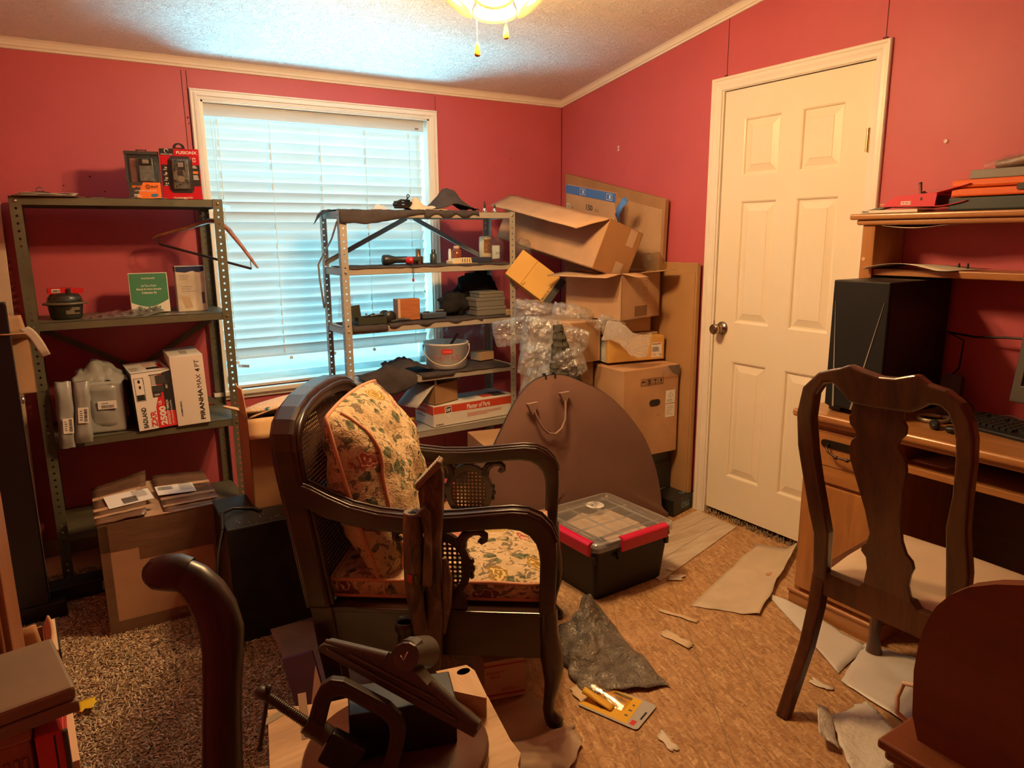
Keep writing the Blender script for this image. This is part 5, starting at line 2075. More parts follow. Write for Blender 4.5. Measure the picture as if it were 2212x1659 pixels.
b.grid(12, 5, bigflap)
b.obj('flap', CARD(), top, solid=.005)
T = face((0, -D_ / 2, H_ / 2), (1, 0, 0), (0, 0, 1))
b = MB()
b.rect(.055, .078, .052, .082, 0, T, .0012)
b.rect(.035, -.088, .055, .078, 0, T, .0012)
b.obj('tape', TAPEL(), top)
rg = random.Random(3)
b = MB()
for k in range(7):
    b.tube([(.035 + k * .009, -D_ / 2 - .001, H_ + .0), (.036 + k * .009 + rg.uniform(-.01, .01), -D_ / 2 - .003, H_ + rg.uniform(.004, .014))], .0012, 4)
b.obj('torn_fibres', TAPEL(), top)
# carton with the blue band standing inside it
o = thing('blue_band_carton', 'flat carton with a blue printed band standing in the big open carton', 'box', (0, 0, 0))
ex = V((.0, -.985, -.165)).normalized()
ey = V((-.12, -.16, .98))
ey = (ey - ex * ey.dot(ex)).normalized()
T = face((-.205, -.53, 1.53), ex, ey)
o.matrix_world = T
w_, h_ = .42, .26
b = MB()
b.box((0, -.02, -.012), (w_, h_, .022))
b.obj('carton', CARD(), o, bev=.002)
b = MB()
b.box((0, .088, .0), (w_ + .002, .045, .0022))
b.obj('blue_band', M('tape_blue', (.05, .16, .48), .5), o)
b = MB()
for x in (-.06, .165):
    for (a, c, ww, hh) in ((0, .015, .045, .002), (0, -.015, .045, .002), (-.022, 0, .002, .032), (.022, 0, .002, .032)):
        b.rect(x + a, .088 + c, ww, hh, 0, None, .0014)
    b.rect(x + .004, .088, .010, .018, 0, None, .0014)
b.text('150', .030, 1, None, .055, .0, .012, .02, .0003)
b.text('Z15', .014, 1, None, .030, .062, .004, .0, .0003)
b.rect(-.19, -.005, .026, .032, 0, None, .0004)
b.bars(-.19, -.005, .018, .022, 1, None, 6, .0006)
b.text('T', .018, 1, None, None, -.15, -.014, .0, .0004)
b.obj('lettering', [WHITE(), BLACK()], o)
b = MB()
b.grid(6, 8, lambda u, v: (.255 + .03 * u + .05 * v + .01 * nz(u, v * 4), -.01 + .12 * v - .02 * u, .02 + .03 * math.sin(PI * v) + .006 * nz(u * 6, v * 6)))
b.obj('peeled_tape', M('tape_blue'), o, solid=.002)
b = MB()
b.grid(4, 6, lambda u, v: (.20 + .02 * u, -.12 + .06 * v, .03 + .02 * v + .006 * nz(u * 6, v * 6)))
b.obj('peeled_tape', M('tape_blue'), o, solid=.002)

# yellow carton wedged between shelf and pile
e1 = V((.598, -.530, -.594)).normalized()
ey = V((.50, -.10, .80))
ey = (ey - e1 * ey.dot(e1)).normalized()
T = face((-.600, -.578, 1.192), e1, ey)
o = thing('yellow_carton', 'yellow brown carton tipped on its corner beside the grey shelf', 'box', (0, 0, 0))
o.matrix_world = T
w_, h_ = .255, .155
b = MB()
b.box((0, 0, -.05), (w_, h_, .10))
b.obj('carton', CARDY(), o, bev=.003)
b = MB()
b.tube([(-.035, -h_ / 2, .001), (-.033, h_ / 2, .001)], .0022, 5)
b.obj('crease', M('cardboard_yellow'), o)
b = MB()
Tt = Mx.Rotation(PI / 2, 4, 'Z')
b.text('MADE IN TA', .013, 0, Tt, .085, -.03, -.105, .02, .0006)
b.tube([(-.035, -.065, .001), (-.02, -.070, .001), (-.018, -.05, .001)], .0014, 4, 0)
b.obj('lettering', BLACK(), o)
b = MB()
b.box((w_ / 2 - .004, 0, .0008), (.020, h_, .0015), 0)
b.box((w_ / 2 + .012, .0, -.03), (.018, h_, .06), 0)
b.obj('black_end', BLACK(), o)
o = box_thing('red_tube_box', 'slim red and black box beside the end of the yellow carton', 'box', .045, .10, .13, [M('box_red')], (-.405, -.70, 1.03), R_(20), .003, None, (R_(20), R_(25)))

# egg-crate foam roll
o = thing('foam_roll', 'dark grey egg crate foam sheet leaning behind the mauve bag', 'foam', (-.62, -.99, .0))
t = NT('foam_gray')
vec = t.coord('Object')
t.col((.075, .068, .055))
vo = t.vor(vec, 30, 'F1', .15)
t.bump(vo.outputs['Distance'], .8, .02)
FOAM = t.set(.95, 0, .1)
b = MB()


def foam(u, v):
    z = .42 + .56 * v
    hw = .215 - .205 * v ** .8
    x = -.035 + (2 * u - 1) * hw - .035 * v
    y = -.05 * (1 - (2 * u - 1) ** 2) * (1 - v * .5) + .09 * v + .006 * math.sin(u * 34) * math.sin(v * 40)
    return (x, y, z)


b.grid(40, 60, foam)
b.obj('sheet', FOAM, o, solid=.02)

# air pillows and bubble wrap
AIR = clear('air_pillow', (.95, .98, .99), .22, .11, 1.0, 38, haze=.14)
air = thing('air_pillow_strand', 'strand of shiny clear air pillows spilling over foam and shelf end', 'packing', (0, 0, 0))
pil = [(-.66, -.66, 1.02, .105, .05, .06, 20, 8, -35), (-.52, -.80, 1.01, .105, .045, .05, -20, 14, -30), (-.70, -.78, .915, .095, .05, .095, 10, 10, -25), (-.74, -.80, .80, .085, .05, .085, -10, 12, -35),
       (-.66, -.95, .80, .085, .045, .075, 0, -18, -25), (-.60, -.93, .905, .065, .04, .065, 30, 10, -30), (-.78, -.84, .69, .06, .04, .075, 0, 20, -30), (-.80, -.66, .93, .085, .04, .07, 10, -12, -30), (-.42, -.97, .965, .07, .03, .045, 20, 20, -30), (-.72, -.90, .735, .055, .035, .06, 0, -12, -30)]
for k, (x, y, z, a, c, d, rx, ry, rz) in enumerate(pil):
    def fn(dv, k=k):
        s_ = 1 + .16 * nz(dv.x * 2.5 + k * 7, dv.y * 2.5, dv.z * 2.5) + .10 * abs(nz(dv.x * 7 + k, dv.y * 6, dv.z * 7))
        return s_
    b = MB()
    # squarish pillow with a flat seam
    vs, fs = [], []
    n = 30

    def pw_(u, v, s_):
        x_, z_ = 2 * u - 1, 2 * v - 1
        e = max(0, 1 - abs(x_) ** 3) * max(0, 1 - abs(z_) ** 3)
        return (a * x_ * (1 - .06 * z_ * z_), s_ * c * e ** .6 * (1 + .35 * nz(x_ * 3 + k * 5, z_ * 3, s_)) + .012 * nz(x_ * 2, z_ * 2, k) + s_ * .016 * abs(nz(x_ * 5 + k * 3, z_ * 5, s_)) - s_ * .010 * abs(nz(x_ * 11, z_ * 11 + k, s_)), d * z_ * (1 - .08 * x_ * x_) + .008 * nz(x_ * 4 + k, z_ * 3))
    for s_ in (-1, 1):
        b.grid(n, n, lambda u, v, s_=s_: pw_(u, v, s_))
    b.obj('pillow', AIR, air, loc=(x, y, z), rot=(R_(rx), R_(ry), R_(rz)))
b = MB()
b.text('OCEAN', .012, 0, face((-.56, -.775, 1.03), (1, -.3, 0), (0, .1, 1)), .045)
b.text('6E0', .016, 0, face((-.50, -.915, .99), (.7, -.7, -.25), (.2, .1, 1)), .05)
b.obj('lettering', M('print_gray'), air)
bag('clear_bag', 'crumpled clear bag drooping between window and grey shelf back', (-.80, -.185, .905), (.14, .030, .065), 13, CLR, amp=.4)
bag('clear_bag', 'long clear bag hanging behind the right back post of the grey shelf', (-.72, -.175, .80), (.08, .028, .09), 17, CLR, amp=.35)
bag('clear_bag', 'clear bag of small parts hanging on the right front grey post', (-.590, -.46, 1.31), (.05, .035, .075), 21, CLR, amp=.3)
bag('clear_bag', 'clear bag squeezed below the yellow carton by the grey post', (-.585, -.46, 1.08), (.06, .05, .10), 23, CLR, amp=.35)
bag('clear_bag', 'yellowish clear bag tucked at the right end of the big tilted carton', (-.115, -.935, 1.262), (.055, .05, .05), 31, clear('bag_yellow', (.88, .84, .66), .08, .08, 1, 40, haze=.08), amp=.35)
BUB = clear('bubble_wrap', (.95, .93, .90), .14, .14, .0, 24, haze=.45)
b = MB()


def bub(u, v):
    x = -.505 + .24 * u - .03 * v
    y = -1.045 - .06 * u - .02 * v * math.sin(PI * u)
    z = .995 - .105 * u * (.7 + .3 * v) - .085 * v + .018 * math.sin(u * 7) + .008 * nz(u * 8, v * 6)
    return (x, y, z)


b.grid(26, 10, bub)
o = tag(b.obj('bubble_wrap', BUB), 'strip of bubble wrap draped over the yellow lamp carton', 'packing')
b = MB()
for i in range(30):
    for j in range(12):
        p = bub((i + .5 + .5 * (j % 2)) / 31, (j + .5) / 12)
        b.ball((p[0], p[1] - .001, p[2]), (.0034, .002, .0034), 6, 4)
o2 = b.obj('bubbles', BUB, o)
o2['kind'] = 'stuff'

# mauve target bag
bagm = thing('soft_case', 'large mauve brown rounded soft case with handles leaning on the pile', 'bag', (0, 0, 0))
MAU = M('mauve_canvas', (.175, .095, .075), .8, spec=.25, var=.10, vs=3, bump=.12, bs=240, bd=.001)
outl = [(-1.13, .0), (-1.22, .10), (-1.27, .24), (-1.27, .38), (-1.225, .50), (-1.160, .60), (-1.100, .685), (-1.035, .750), (-.985, .782), (-.925, .796), (-.86, .795), (-.80, .782), (-.71, .742), (-.62, .698), (-.53, .632),
        (-.455, .558), (-.39, .478), (-.345, .405), (-.30, .29), (-.275, .18), (-.268, .08), (-.29, .0)]


def lean(x, z, t_):
    return (x, -1.215 + .11 * z + t_, z)


n = len(outl)
cx0, cz0 = -.75, .36
b = MB()
NR = 16
fine = []
for i in range(n):
    p0, p1, p2, p3 = outl[(i - 1) % n], outl[i], outl[(i + 1) % n], outl[(i + 2) % n]
    for q in range(4):
        t_ = q / 4
        if i in (n - 1,):
            fine.append((p1[0] + (p2[0] - p1[0]) * t_, p1[1] + (p2[1] - p1[1]) * t_))
        else:
            f_ = lambda k: .5 * (2 * p1[k] + (p2[k] - p0[k]) * t_ + (2 * p0[k] - 5 * p1[k] + 4 * p2[k] - p3[k]) * t_ ** 2 + (3 * p1[k] - p0[k] - 3 * p2[k] + p3[k]) * t_ ** 3)
            fine.append((f_(0), max(0.0, f_(1))))
m = len(fine)
for s_ in (-1, 1):
    vs = []
    for r in range(NR + 1):
        k = r / NR
        for p in fine:
            x, z = cx0 + (p[0] - cx0) * k, cz0 + (p[1] - cz0) * k
            bul = .038 * (1 - k ** 4)
            fold = .012 * math.exp(-((x + .86) / .035) ** 2) * (z > .3) * min(1, (z - .3) * 6) - .010 * math.exp(-((x + .93) / .03) ** 2) * (z > .25)
            fold = fold * (1 - k ** 3) + .012 * nz(x * 4, z * 4, 3) * (1 - k ** 6)
            vs.append(lean(x, z, s_ * (bul + .004) + (fold if s_ < 0 else 0)))
    fs = [(r * m + i, r * m + (i + 1) % m, (r + 1) * m + (i + 1) % m, (r + 1) * m + i) for r in range(NR) for i in range(m)]
    b.add(vs, fs, 0, True)
b.obj('shell', MAU, bagm)
b = MB()
vsA = [lean(p[0], p[1], -.005) for p in fine]
vsB = [lean(cx0 + (p[0] - cx0) * 1.006, cz0 + (p[1] - cz0) * 1.006, 0) for p in fine]
vsC = [lean(p[0], p[1], .005) for p in fine]
b.add(vsA + vsB + vsC, [(k * m + i, k * m + (i + 1) % m, (k + 1) * m + (i + 1) % m, (k + 1) * m + i) for k in range(2) for i in range(m)], 0, True)
b.obj('zipper', M('zipper', (.015, .013, .013), .6), bagm)
for xx in (-.925, -.875):
    b = MB()
    p = lean(xx, .797, 0)
    b.box((p[0], p[1], p[2] + .006), (.012, .010, .010))
    b.box((p[0] + .002, p[1] - .012, p[2] - .004), (.008, .003, .016))
    b.obj('zipper_pull', BLACK(), bagm)
STR = M('strap_mauve', (.26, .16, .12), .7)
y_ = lambda x, z: lean(x, z, -.052)[1]
hp = [(-1.025, .665), (-1.015, .632), (-.995, .592), (-.965, .563), (-.93, .556), (-.895, .575), (-.872, .61), (-.864, .66), (-.860, .69)]
b = MB()
b.tube([(x, y_(x, z) - .006 - .010 * math.sin(PI * k / 8), z) for k, (x, z) in enumerate(hp)], .0075, 8, sq=.55)
b.obj('handle', STR, bagm)
for (x, z) in ((-1.03, .68), (-.858, .705)):
    b = MB()
    b.prism([(x - .028, z + .02), (x + .028, z + .022), (x + .006, z - .028), (x - .004, z - .028)], y_(x, z) - .006, y_(x, z) + .012, 'y')
    b.obj('handle_patch', STR, bagm, bev=.002)
o = thing('thin_box', 'flat dark box with blue lettering on the floor by the door', 'box', (-.108, -1.125, .001), R_(14))
w_, d_, h_ = .205, .14, .085
b = MB()
b.box((0, 0, h_ / 2), (w_, d_, h_))
b.obj('carton', M('trq_black', (.016, .015, .016), .4), o, bev=.002)
b = MB()
T = FR(w_, d_, h_)
b.text('TRQ', .036, 0, T @ Mx.Rotation(PI, 4, 'Z'), .085, -.015, .0, .06, .0006)
T = TOPF(w_, d_, h_)
b.text('TRQ', .028, 0, T @ Mx.Rotation(PI, 4, 'Z'), .065, -.05, .035, .06, .0006)
b.lines(-.045, -.02, .06, .03, 3, 1, T, .0006, 3, .25)
b.obj('lettering', [M('trq_blue', (.09, .20, .25), .5), M('print_gray')], o)
b = MB()
b.grid(6, 4, lambda u, v: (-.20 + .11 * u, -1.03 - .03 * v, .09 + .05 * u * (1 - v) + .015 * nz(u * 5, v * 5)))
tag(b.obj('green_scrap', M('pale_green', (.25, .36, .20), .6), solid=.001), 'scrap of pale green paper behind the flat dark box', 'paper')
# ---------------------------------------------------------------- cane armchair with floral cushions
AO, AR = (-1.437, -1.906, 0.0), R_(-36.87)
AC = thing('armchair', 'dark carved armchair with cane back, lyre side panels and curved arms', 'armchair', AO, AR)
DW = DWOOD()


def cane_plate(name, inside, P, x0, x1, y0, y1, pitch, r, mat_, parent):
    b = MB()
    nx, ny = int((x1 - x0) / pitch), int((y1 - y0) / pitch)
    for i in range(nx + 1):
        for j in range(ny + 1):
            cx, cy = x0 + i * pitch, y0 + j * pitch
            if inside(cx, cy):
                b.cell(P, cx, cy, pitch, pitch, r, 8)
    o = b.obj(name, mat_, parent, solid=.0016)
    return o


CANE = M('cane_dark', (.060, .028, .018), .5, bump=.3, bs=300)
armo = [(-.700, .738), (-.665, .724), (-.62, .700), (-.557, .672), (-.48, .654), (-.40, .646), (-.32, .647), (-.25, .652), (-.17, .661), (-.11, .667), (-.065, .664), (-.03, .648), (-.004, .620), (.012, .580), (.014, .53), (.012, .46), (.008, .365)]
armi = [(-.704, .676), (-.675, .664), (-.625, .638), (-.56, .618), (-.48, .604), (-.40, .598), (-.32, .600), (-.25, .606), (-.17, .614), (-.125, .617), (-.088, .612), (-.062, .598), (-.044, .575), (-.036, .55), (-.033, .52), (-.034, .46), (-.036, .365)]
for sy in (-1, 1):
    y0 = .305 * sy
    b = MB()
    b.ring(armo, armi, y0 - .028, y0 + .028, 'y')
    arm = b.obj('arm', DW, AC, bev=.007, seg=3)
    for dy in (-.017, .017):
        b = MB()
        b.tube([(p[0], y0 + dy, p[1] + .0005) for p in armo[:14]], .0055, 8)
        b.obj('arm_bead', DW, arm)
    # front leg, cabriole
    b = MB()
    zz = [(.372, -.012, .027), (.30, -.010, .029), (.235, -.002, .034), (.19, .003, .031), (.14, .002, .023), (.09, -.006, .017), (.055, -.010, .0165), (.03, -.002, .021), (.012, .010, .026), (.0, .010, .022)]
    b.tube([(x, y0, z) for z, x, r in zz], [r for z, x, r in zz], 12, sq=1, up=(1, 0, 0))
    b.obj('leg', DW, AC)
    # rear leg
    b = MB()
    b.ring([(-.690, .37), (-.672, .22), (-.655, .12), (-.650, 0)], [(-.622, .37), (-.610, .22), (-.598, .12), (-.606, 0)], y0 - .024, y0 + .024, 'y')
    b.obj('leg', DW, AC, bev=.006)
    # side rail
    b = MB()
    b.b2((-.655, y0 - .016, .225), (-.02, y0 + .016, .362))
    b.b2((-.655, y0 - .019, .352), (-.02, y0 + .019, .366))
    b.obj('seat_rail', DW, AC, bev=.003)
    # lyre panel with a cane oval
    cx, cz, rx, rz_ = -.312, .492, .086, .104
    b = MB()
    N_ = 40
    po, pi = [], []
    for k in range(N_):
        a = 2 * PI * k / N_
        bl_ = 1 + .05 * math.exp(-((abs(math.atan2(math.sin(a - .12), math.cos(a - .12)))) / .12) ** 2) + .05 * math.exp(-((abs(math.atan2(math.sin(a - PI + .12), math.cos(a - PI + .12)))) / .12) ** 2)
        po.append((cx + rx * bl_ * math.cos(a), cz + rz_ * math.sin(a)))
        pi.append((cx + (rx - .022) * math.cos(a), cz + (rz_ - .024) * math.sin(a)))
    b.ring(po, pi, y0 - .011, y0 + .011, 'y', close=True)
    ly = b.obj('lyre_panel', DW, AC, bev=.003)
    b = MB()
    b.prism([(cx - .075, .36), (cx + .075, .36), (cx + .068, .405), (cx + .045, .425), (cx - .045, .425), (cx - .068, .405)], y0 - .011, y0 + .011, 'y')
    b.obj('lyre_foot', DW, ly, bev=.003)
    for s_ in (-1, 1):
        b = MB()
        pts = [(.060, .555), (.062, .572), (.072, .588), (.092, .598), (.113, .598), (.126, .588), (.126, .575), (.117, .569), (.109, .575)]
        b.tube([(cx + s_ * x, y0, z) for x, z in pts], [.017, .016, .014, .012, .011, .011, .0105, .010, .008], 10)
        b.obj('scroll', DW, ly)
        b = MB()
        for q, (dz, r) in enumerate(((.022, .010), (.0, .013), (-.022, .009))):
            b.ball((cx + s_ * (rx + .002), y0, cz + dz - .004), (r * .8, .012, r), 10, 8)
        b.obj('leaf_carving', DW, ly)
    cane_plate('cane', lambda x, z: ((x - cx) / (rx - .016)) ** 2 + ((z - cz) / (rz_ - .018)) ** 2 < 1, lambda a, c, y0=y0: V((a, y0, c)),
               cx - .069, cx + .075, cz - .083, cz + .09, .0137, .0043, CANE, ly)
b = MB()
b.b2((-.036, -.305, .228), (-.004, .305, .362))
b.obj('seat_rail', DW, AC, bev=.003)
b = MB()
b.b2((-.655, -.305, .228), (-.63, .305, .362))
b.obj('seat_rail', DW, AC, bev=.003)
b = MB()
b.b2((-.64, -.29, .335), (-.03, .29, .352))
b.obj('seat_deck', M('deck_cloth', (.12, .07, .05), .9), AC)


def bp(x, y, z):      # leaning back plane: x is the depth in the plane
    return (-.650 - .150 * (z - .36) + x, y, z)


bo = [(-.330, .36), (-.330, .62), (-.334, .74), (-.332, .83), (-.318, .875), (-.285, .908), (-.23, .932), (-.15, .948), (-.06, .955), (.06, .955), (.15, .948), (.23, .932), (.285, .908), (.318, .875), (.332, .83), (.334, .74), (.330, .62), (.330, .36)]
bi = [(-.275, .36), (-.275, .62), (-.276, .74), (-.274, .80), (-.262, .835), (-.236, .860), (-.195, .880), (-.13, .893), (-.05, .899), (.05, .899), (.13, .893), (.195, .880), (.236, .860), (.262, .835), (.274, .80), (.276, .74), (.275, .62), (.275, .36)]
b = MB()
b.ring(bo, bi, -.045, .022, 'x', mp=bp)
bf = b.obj('back_frame', DW, AC, bev=.012, seg=3)
b = MB()
mid = [((o_[0] * .62 + i_[0] * .38), (o_[1] * .62 + i_[1] * .38)) for o_, i_ in zip(bo, bi)]
b.tube([bp(.024, *p) for p in mid], .008, 8)
b.obj('back_bead', DW, bf)
b = MB()
b.tube([bp(-.047, *p) for p in mid], .009, 8)
b.obj('back_bead', DW, bf)


def inback(y, z):
    if abs(y) > .272 or z < .40:
        return False
    if z < .80:
        return True
    return (abs(y) / .276) ** 3.2 + ((z - .80) / .103) ** 2 < 1


cane_plate('cane', inback, lambda a, c: V(bp(-.005, a, c)), -.27, .28, .41, .91, .0125, .0039, CANE, bf)


def floral():
    t = NT('floral_tapestry')
    vec = t.coord('Object')
    nzc = t.n('ShaderNodeTexNoise')
    nzc.inputs['Scale'].default_value = 14
    nzc.inputs['Detail'].default_value = 3
    t.l(vec, nzc.inputs['Vector'])
    sc = t.n('ShaderNodeVectorMath', operation='SCALE')
    sc.inputs['Scale'].default_value = .075
    t.l(nzc.outputs['Color'], sc.inputs[0])
    ad = t.n('ShaderNodeVectorMath', operation='ADD')
    t.l(vec, ad.inputs[0])
    t.l(sc.outputs[0], ad.inputs[1])
    w_ = ad.outputs[0]
    base = t.ramp(t.noise(vec, 30, 3), ((.3, (.48, .34, .19)), (.7, (.62, .47, .29))))
    # twigs
    tw = t.noise(w_, 38, 2, .5, 1.4)
    twm = t.ramp(tw, ((.565, (0, 0, 0)), (.59, (1, 1, 1))))
    zone = t.ramp(t.noise(vec, 8, 2), ((.38, (0, 0, 0)), (.48, (1, 1, 1))))
    c = t.mix(t.math('MULTIPLY', t.math('MULTIPLY', twm, zone), .85), base, (.12, .10, .07))
    # leaves
    lv = t.vor(w_, 20)
    lm = t.ramp(lv.outputs['Distance'], ((.30, (1, 1, 1)), (.36, (0, 0, 0))))
    lz = t.ramp(t.noise(vec, 7.5, 2), ((.40, (0, 0, 0)), (.46, (1, 1, 1))))
    lc = t.ramp(t.noise(w_, 60, 2), ((.35, (.055, .065, .04)), (.65, (.20, .20, .11))))
    c = t.mix(t.math('MULTIPLY', lm, lz), c, lc)
    # roses
    rv = t.vor(w_, 9.0)
    rm = t.ramp(rv.outputs['Distance'], ((.34, (1, 1, 1)), (.40, (0, 0, 0))))
    sep = t.n('ShaderNodeSeparateColor')
    t.l(rv.outputs['Color'], sep.inputs[0])
    rz_ = t.ramp(sep.outputs[0], ((.22, (0, 0, 0)), (.26, (1, 1, 1))))
    pet = t.math('SINE', t.math('MULTIPLY', t.math('ADD', rv.outputs['Distance'], t.math('MULTIPLY', t.noise(w_, 26, 2), .16)), 70))
    rc1 = t.ramp(pet, ((.25, (.34, .085, .055)), (.6, (.56, .24, .17)), (.9, (.70, .44, .32))))
    rc2 = t.ramp(pet, ((.25, (.16, .075, .075)), (.6, (.34, .19, .19)), (.9, (.55, .38, .30))))
    rc3 = t.ramp(pet, ((.25, (.30, .17, .04)), (.6, (.56, .38, .10)), (.9, (.68, .52, .24))))
    rc = t.mix(t.ramp(sep.outputs[1], ((.5, (0, 0, 0)), (.52, (1, 1, 1)))), rc1, rc2)
    rc = t.mix(t.ramp(sep.outputs[2], ((.72, (0, 0, 0)), (.74, (1, 1, 1)))), rc, rc3)
    c = t.mix(t.math('MULTIPLY', rm, rz_), c, rc)
    t.col(c)
    h = t.math('ADD', t.noise(vec, 24, 4, .6, .6), t.math('MULTIPLY', t.noise(vec, 220, 2), .3))
    t.bump(h, .7, .016)
    return t.set(.9, 0, .15)


FLO = floral()
PIPE = M('piping', (.55, .26, .15), .8, bump=.3, bs=300)


def a2w(x, y, z):
    c, s = math.cos(AR), math.sin(AR)
    return (AO[0] + c * x - s * y, AO[1] + s * x + c * y, z)


# seat cushion
sc_ = thing('seat_cushion', 'floral box seat cushion with piped edges lying in the cane armchair', 'cushion', a2w(-.335, 0, .366), AR)
hx, hy, th = .305, .272, .078


def cush(u, v, top):
    x_, y_ = 2 * u - 1, 2 * v - 1
    e = max(0, 1 - abs(x_) ** 4) ** .5 * max(0, 1 - abs(y_) ** 4) ** .5
    z = th * .80 + th * .28 * e + .004 * nz(x_ * 3, y_ * 3, 5) if top else .012 - .010 * e
    return (hx * x_, hy * y_, z)


b = MB()
b.grid(24, 24, lambda u, v: cush(u, v, 1))
b.grid(24, 24, lambda u, v: cush(u, v, 0))
edge_ = [(k / 24, 0) for k in range(24)] + [(1, k / 24) for k in range(24)] + [(1 - k / 24, 1) for k in range(24)] + [(0, 1 - k / 24) for k in range(24)]
ne = len(edge_)
vs = []
for q in range(5):
    tq = q / 4
    for (u, v) in edge_:
        a, c = V(cush(u, v, 0)), V(cush(u, v, 1))
        p = a.lerp(c, tq)
        out = V((p.x, p.y, 0)).normalized() * .010 * math.sin(PI * tq)
        vs.append(tuple(p + out))
b.add(vs, [(q * ne + i, q * ne + (i + 1) % ne, (q + 1) * ne + (i + 1) % ne, (q + 1) * ne + i) for q in range(4) for i in range(ne)], 0, True)
b.obj('pad', FLO, sc_)
for tp in (0, 1):
    b = MB()
    b.tube([cush(u, v, tp) for u, v in edge_ + edge_[:1]], .0055, 6)
    b.obj('piping', PIPE, sc_)

# back cushion: a plump pillow leaning in the back
bc = thing('back_cushion', 'plump floral back cushion with a piped seam leaning in the cane armchair', 'cushion', a2w(-.560, -.005, .650), (0, R_(-15), AR))
T_, W2, H2 = .112, .275, .268


def pillow(a, c, s_):
    # a across (y), c up (z) in -1..1
    y = W2 * a * (1 - .05 * c * c)
    z = H2 * c * (1 - .06 * a * a) + .015 * (c > 0) * c
    e = max(0, 1 - abs(a) ** 2.6) * max(0, 1 - abs(c) ** 2.6)
    x = s_ * T_ * e ** .5 * (1.0 if s_ > 0 else .95)
    x += .030 * nz(y * 9, z * 9, s_ * 3) * e ** .3 + .012 * abs(nz(y * 20, z * 20, s_ * 7)) * e ** .3
    x += .010 * math.sin(a * 9 + c * 4) * (abs(a) > .6) * e ** .3
    # belly sags forward
    x += .035 * (1 - c) * .5 * (s_ > 0) * e ** .4
    return (x, y, z)


b = MB()
for s_ in (-1, 1):
    b.grid(34, 34, lambda u, v, s_=s_: pillow(2 * u - 1, 2 * v - 1, s_))
b.obj('pad', FLO, bc)
b = MB()
ed = [(2 * u - 1, 2 * v - 1) for u, v in edge_]
b.tube([pillow(a, c, 1) for a, c in ed + ed[:1]], .006, 6)
b.obj('piping', PIPE, bc)
b = MB()
b.tube([(lambda p: (p[0] + .003, p[1], p[2]))(pillow(-.80 + .05 * math.sin(3 * c), c, 1)) for c in [(-.96 + 1.92 * k / 24) for k in range(25)]], .0055, 6)
b.obj('piping', PIPE, bc)

# ---------------------------------------------------------------- camouflage gun standing against the armchair
gun = thing('camouflage_gun', 'brown camouflage gun standing butt up against the near armchair arm', 'gun', a2w(-.335, -.395, 0.0), AR)
t = NT('camo_brown')
vec = t.coord('Object', (1, 1, .35))
f1 = t.noise(vec, 16, 3, .6, 1.2)
c = t.ramp(f1, ((.30, (.018, .011, .008)), (.45, (.075, .045, .028)), (.55, (.13, .09, .06)), (.68, (.24, .18, .13))))
st_ = t.ramp(t.noise(t.coord('Object', (1, 1, .15)), 45, 2, .5, .6), ((.55, (0, 0, 0)), (.62, (1, 1, 1))))
c = t.mix(t.math('MULTIPLY', st_, .5), c, (.03, .016, .010))
t.col(c)
CAMO = t.set(.45, 0, .4)
b = MB()
# butt stock: profile in x (towards the seat front) and z
so = [(.048, .822), (.054, .80), (.054, .755), (.050, .68), (.042, .596), (.040, .50), (.044, .40), (.036, .30), (.030, .16)]
si = [(-.008, .764), (-.012, .745), (-.010, .72), (-.004, .68), (.002, .596), (.0, .50), (-.004, .40), (-.016, .30), (-.010, .16)]
b.ring(so, si, -.020, .020, 'y')
b.obj('stock', CAMO, gun, bev=.009, seg=3)
b = MB()
b.ring([(.053, .832), (.044, .838), (.012, .803), (-.018, .772), (-.018, .760)], [(.050, .815), (.044, .812), (.018, .786), (-.006, .760), (-.010, .752)], -.022, .022, 'y')
pad = b.obj('recoil_pad', M('pad_tan', (.17, .115, .07), .6), gun, bev=.005, seg=3)
for k in range(12):
    u = k / 11
    x, z = .042 - .058 * u, .8375 - .0645 * u
    b = MB()
    b.tube([(x, -.019, z - .003), (x, -.014, z), (x, .014, z), (x, .019, z - .003)], .0022, 6)
    b.obj('rib', M('pad_light', (.30, .22, .14), .6), pad)
b = MB()
gp = [(-.024, .700, .0235), (-.025, .66, .026), (-.024, .60, .0265), (-.026, .54, .026), (-.028, .50, .024), (-.022, .44, .022), (-.014, .36, .020)]
b.tube([(x, -.036, z) for x, z, r in gp], [r for x, z, r in gp], 16)
grip = b.obj('pistol_grip', CAMO, gun)
b = MB()
b.lathe([(.015, 0), (.0235, 0), (.0235, .004), (.019, .006), (.014, .002)], 20, 0, Mx.Translation((-.024, -.036, .699)))
b.obj('grip_rim', M('pad_tan'), grip)
b = MB()
b.box((-.024, -.036, .7015), (.020, .007, .003))
b.box((-.024, -.036, .7015), (.007, .020, .003))
b.obj('cross_socket', BLACK(), grip)
b = MB()
b.ring([(-.004, .708), (.012, .722), (.026, .705), (.024, .50)], [(-.016, .690), (.0, .695), (.008, .66), (-.004, .50)], -.052, -.018, 'y')
b.obj('grip_web', CAMO, gun, bev=.006)
b = MB()
b.box((-.030, -.0625, .530), (.012, .006, .022), 0)
b.box((-.016, -.0615, .530), (.009, .005, .020), 1)
b.obj('safety', [M('safety_red', (.40, .03, .03), .4), M('safety_green', (.03, .09, .04), .4)], gun, bev=.001)
b = MB()
b.tube([(.05, .0, .56), (.056, 0, .50), (.052, 0, .42), (.040, 0, .34)], [.006, .015, .014, .008], 10, sq=1)
b.obj('cheek_rest', CAMO, gun)
b = MB()
b.cyl((-.005, 0, .30), (.005, 0, .005), .011, n=14)
b.obj('barrel', M('gun_metal'), gun)
b = MB()
b.box((-.020, -.004, .41), (.030, .030, .12))
b.box((-.032, -.006, .455), (.02, .014, .03))
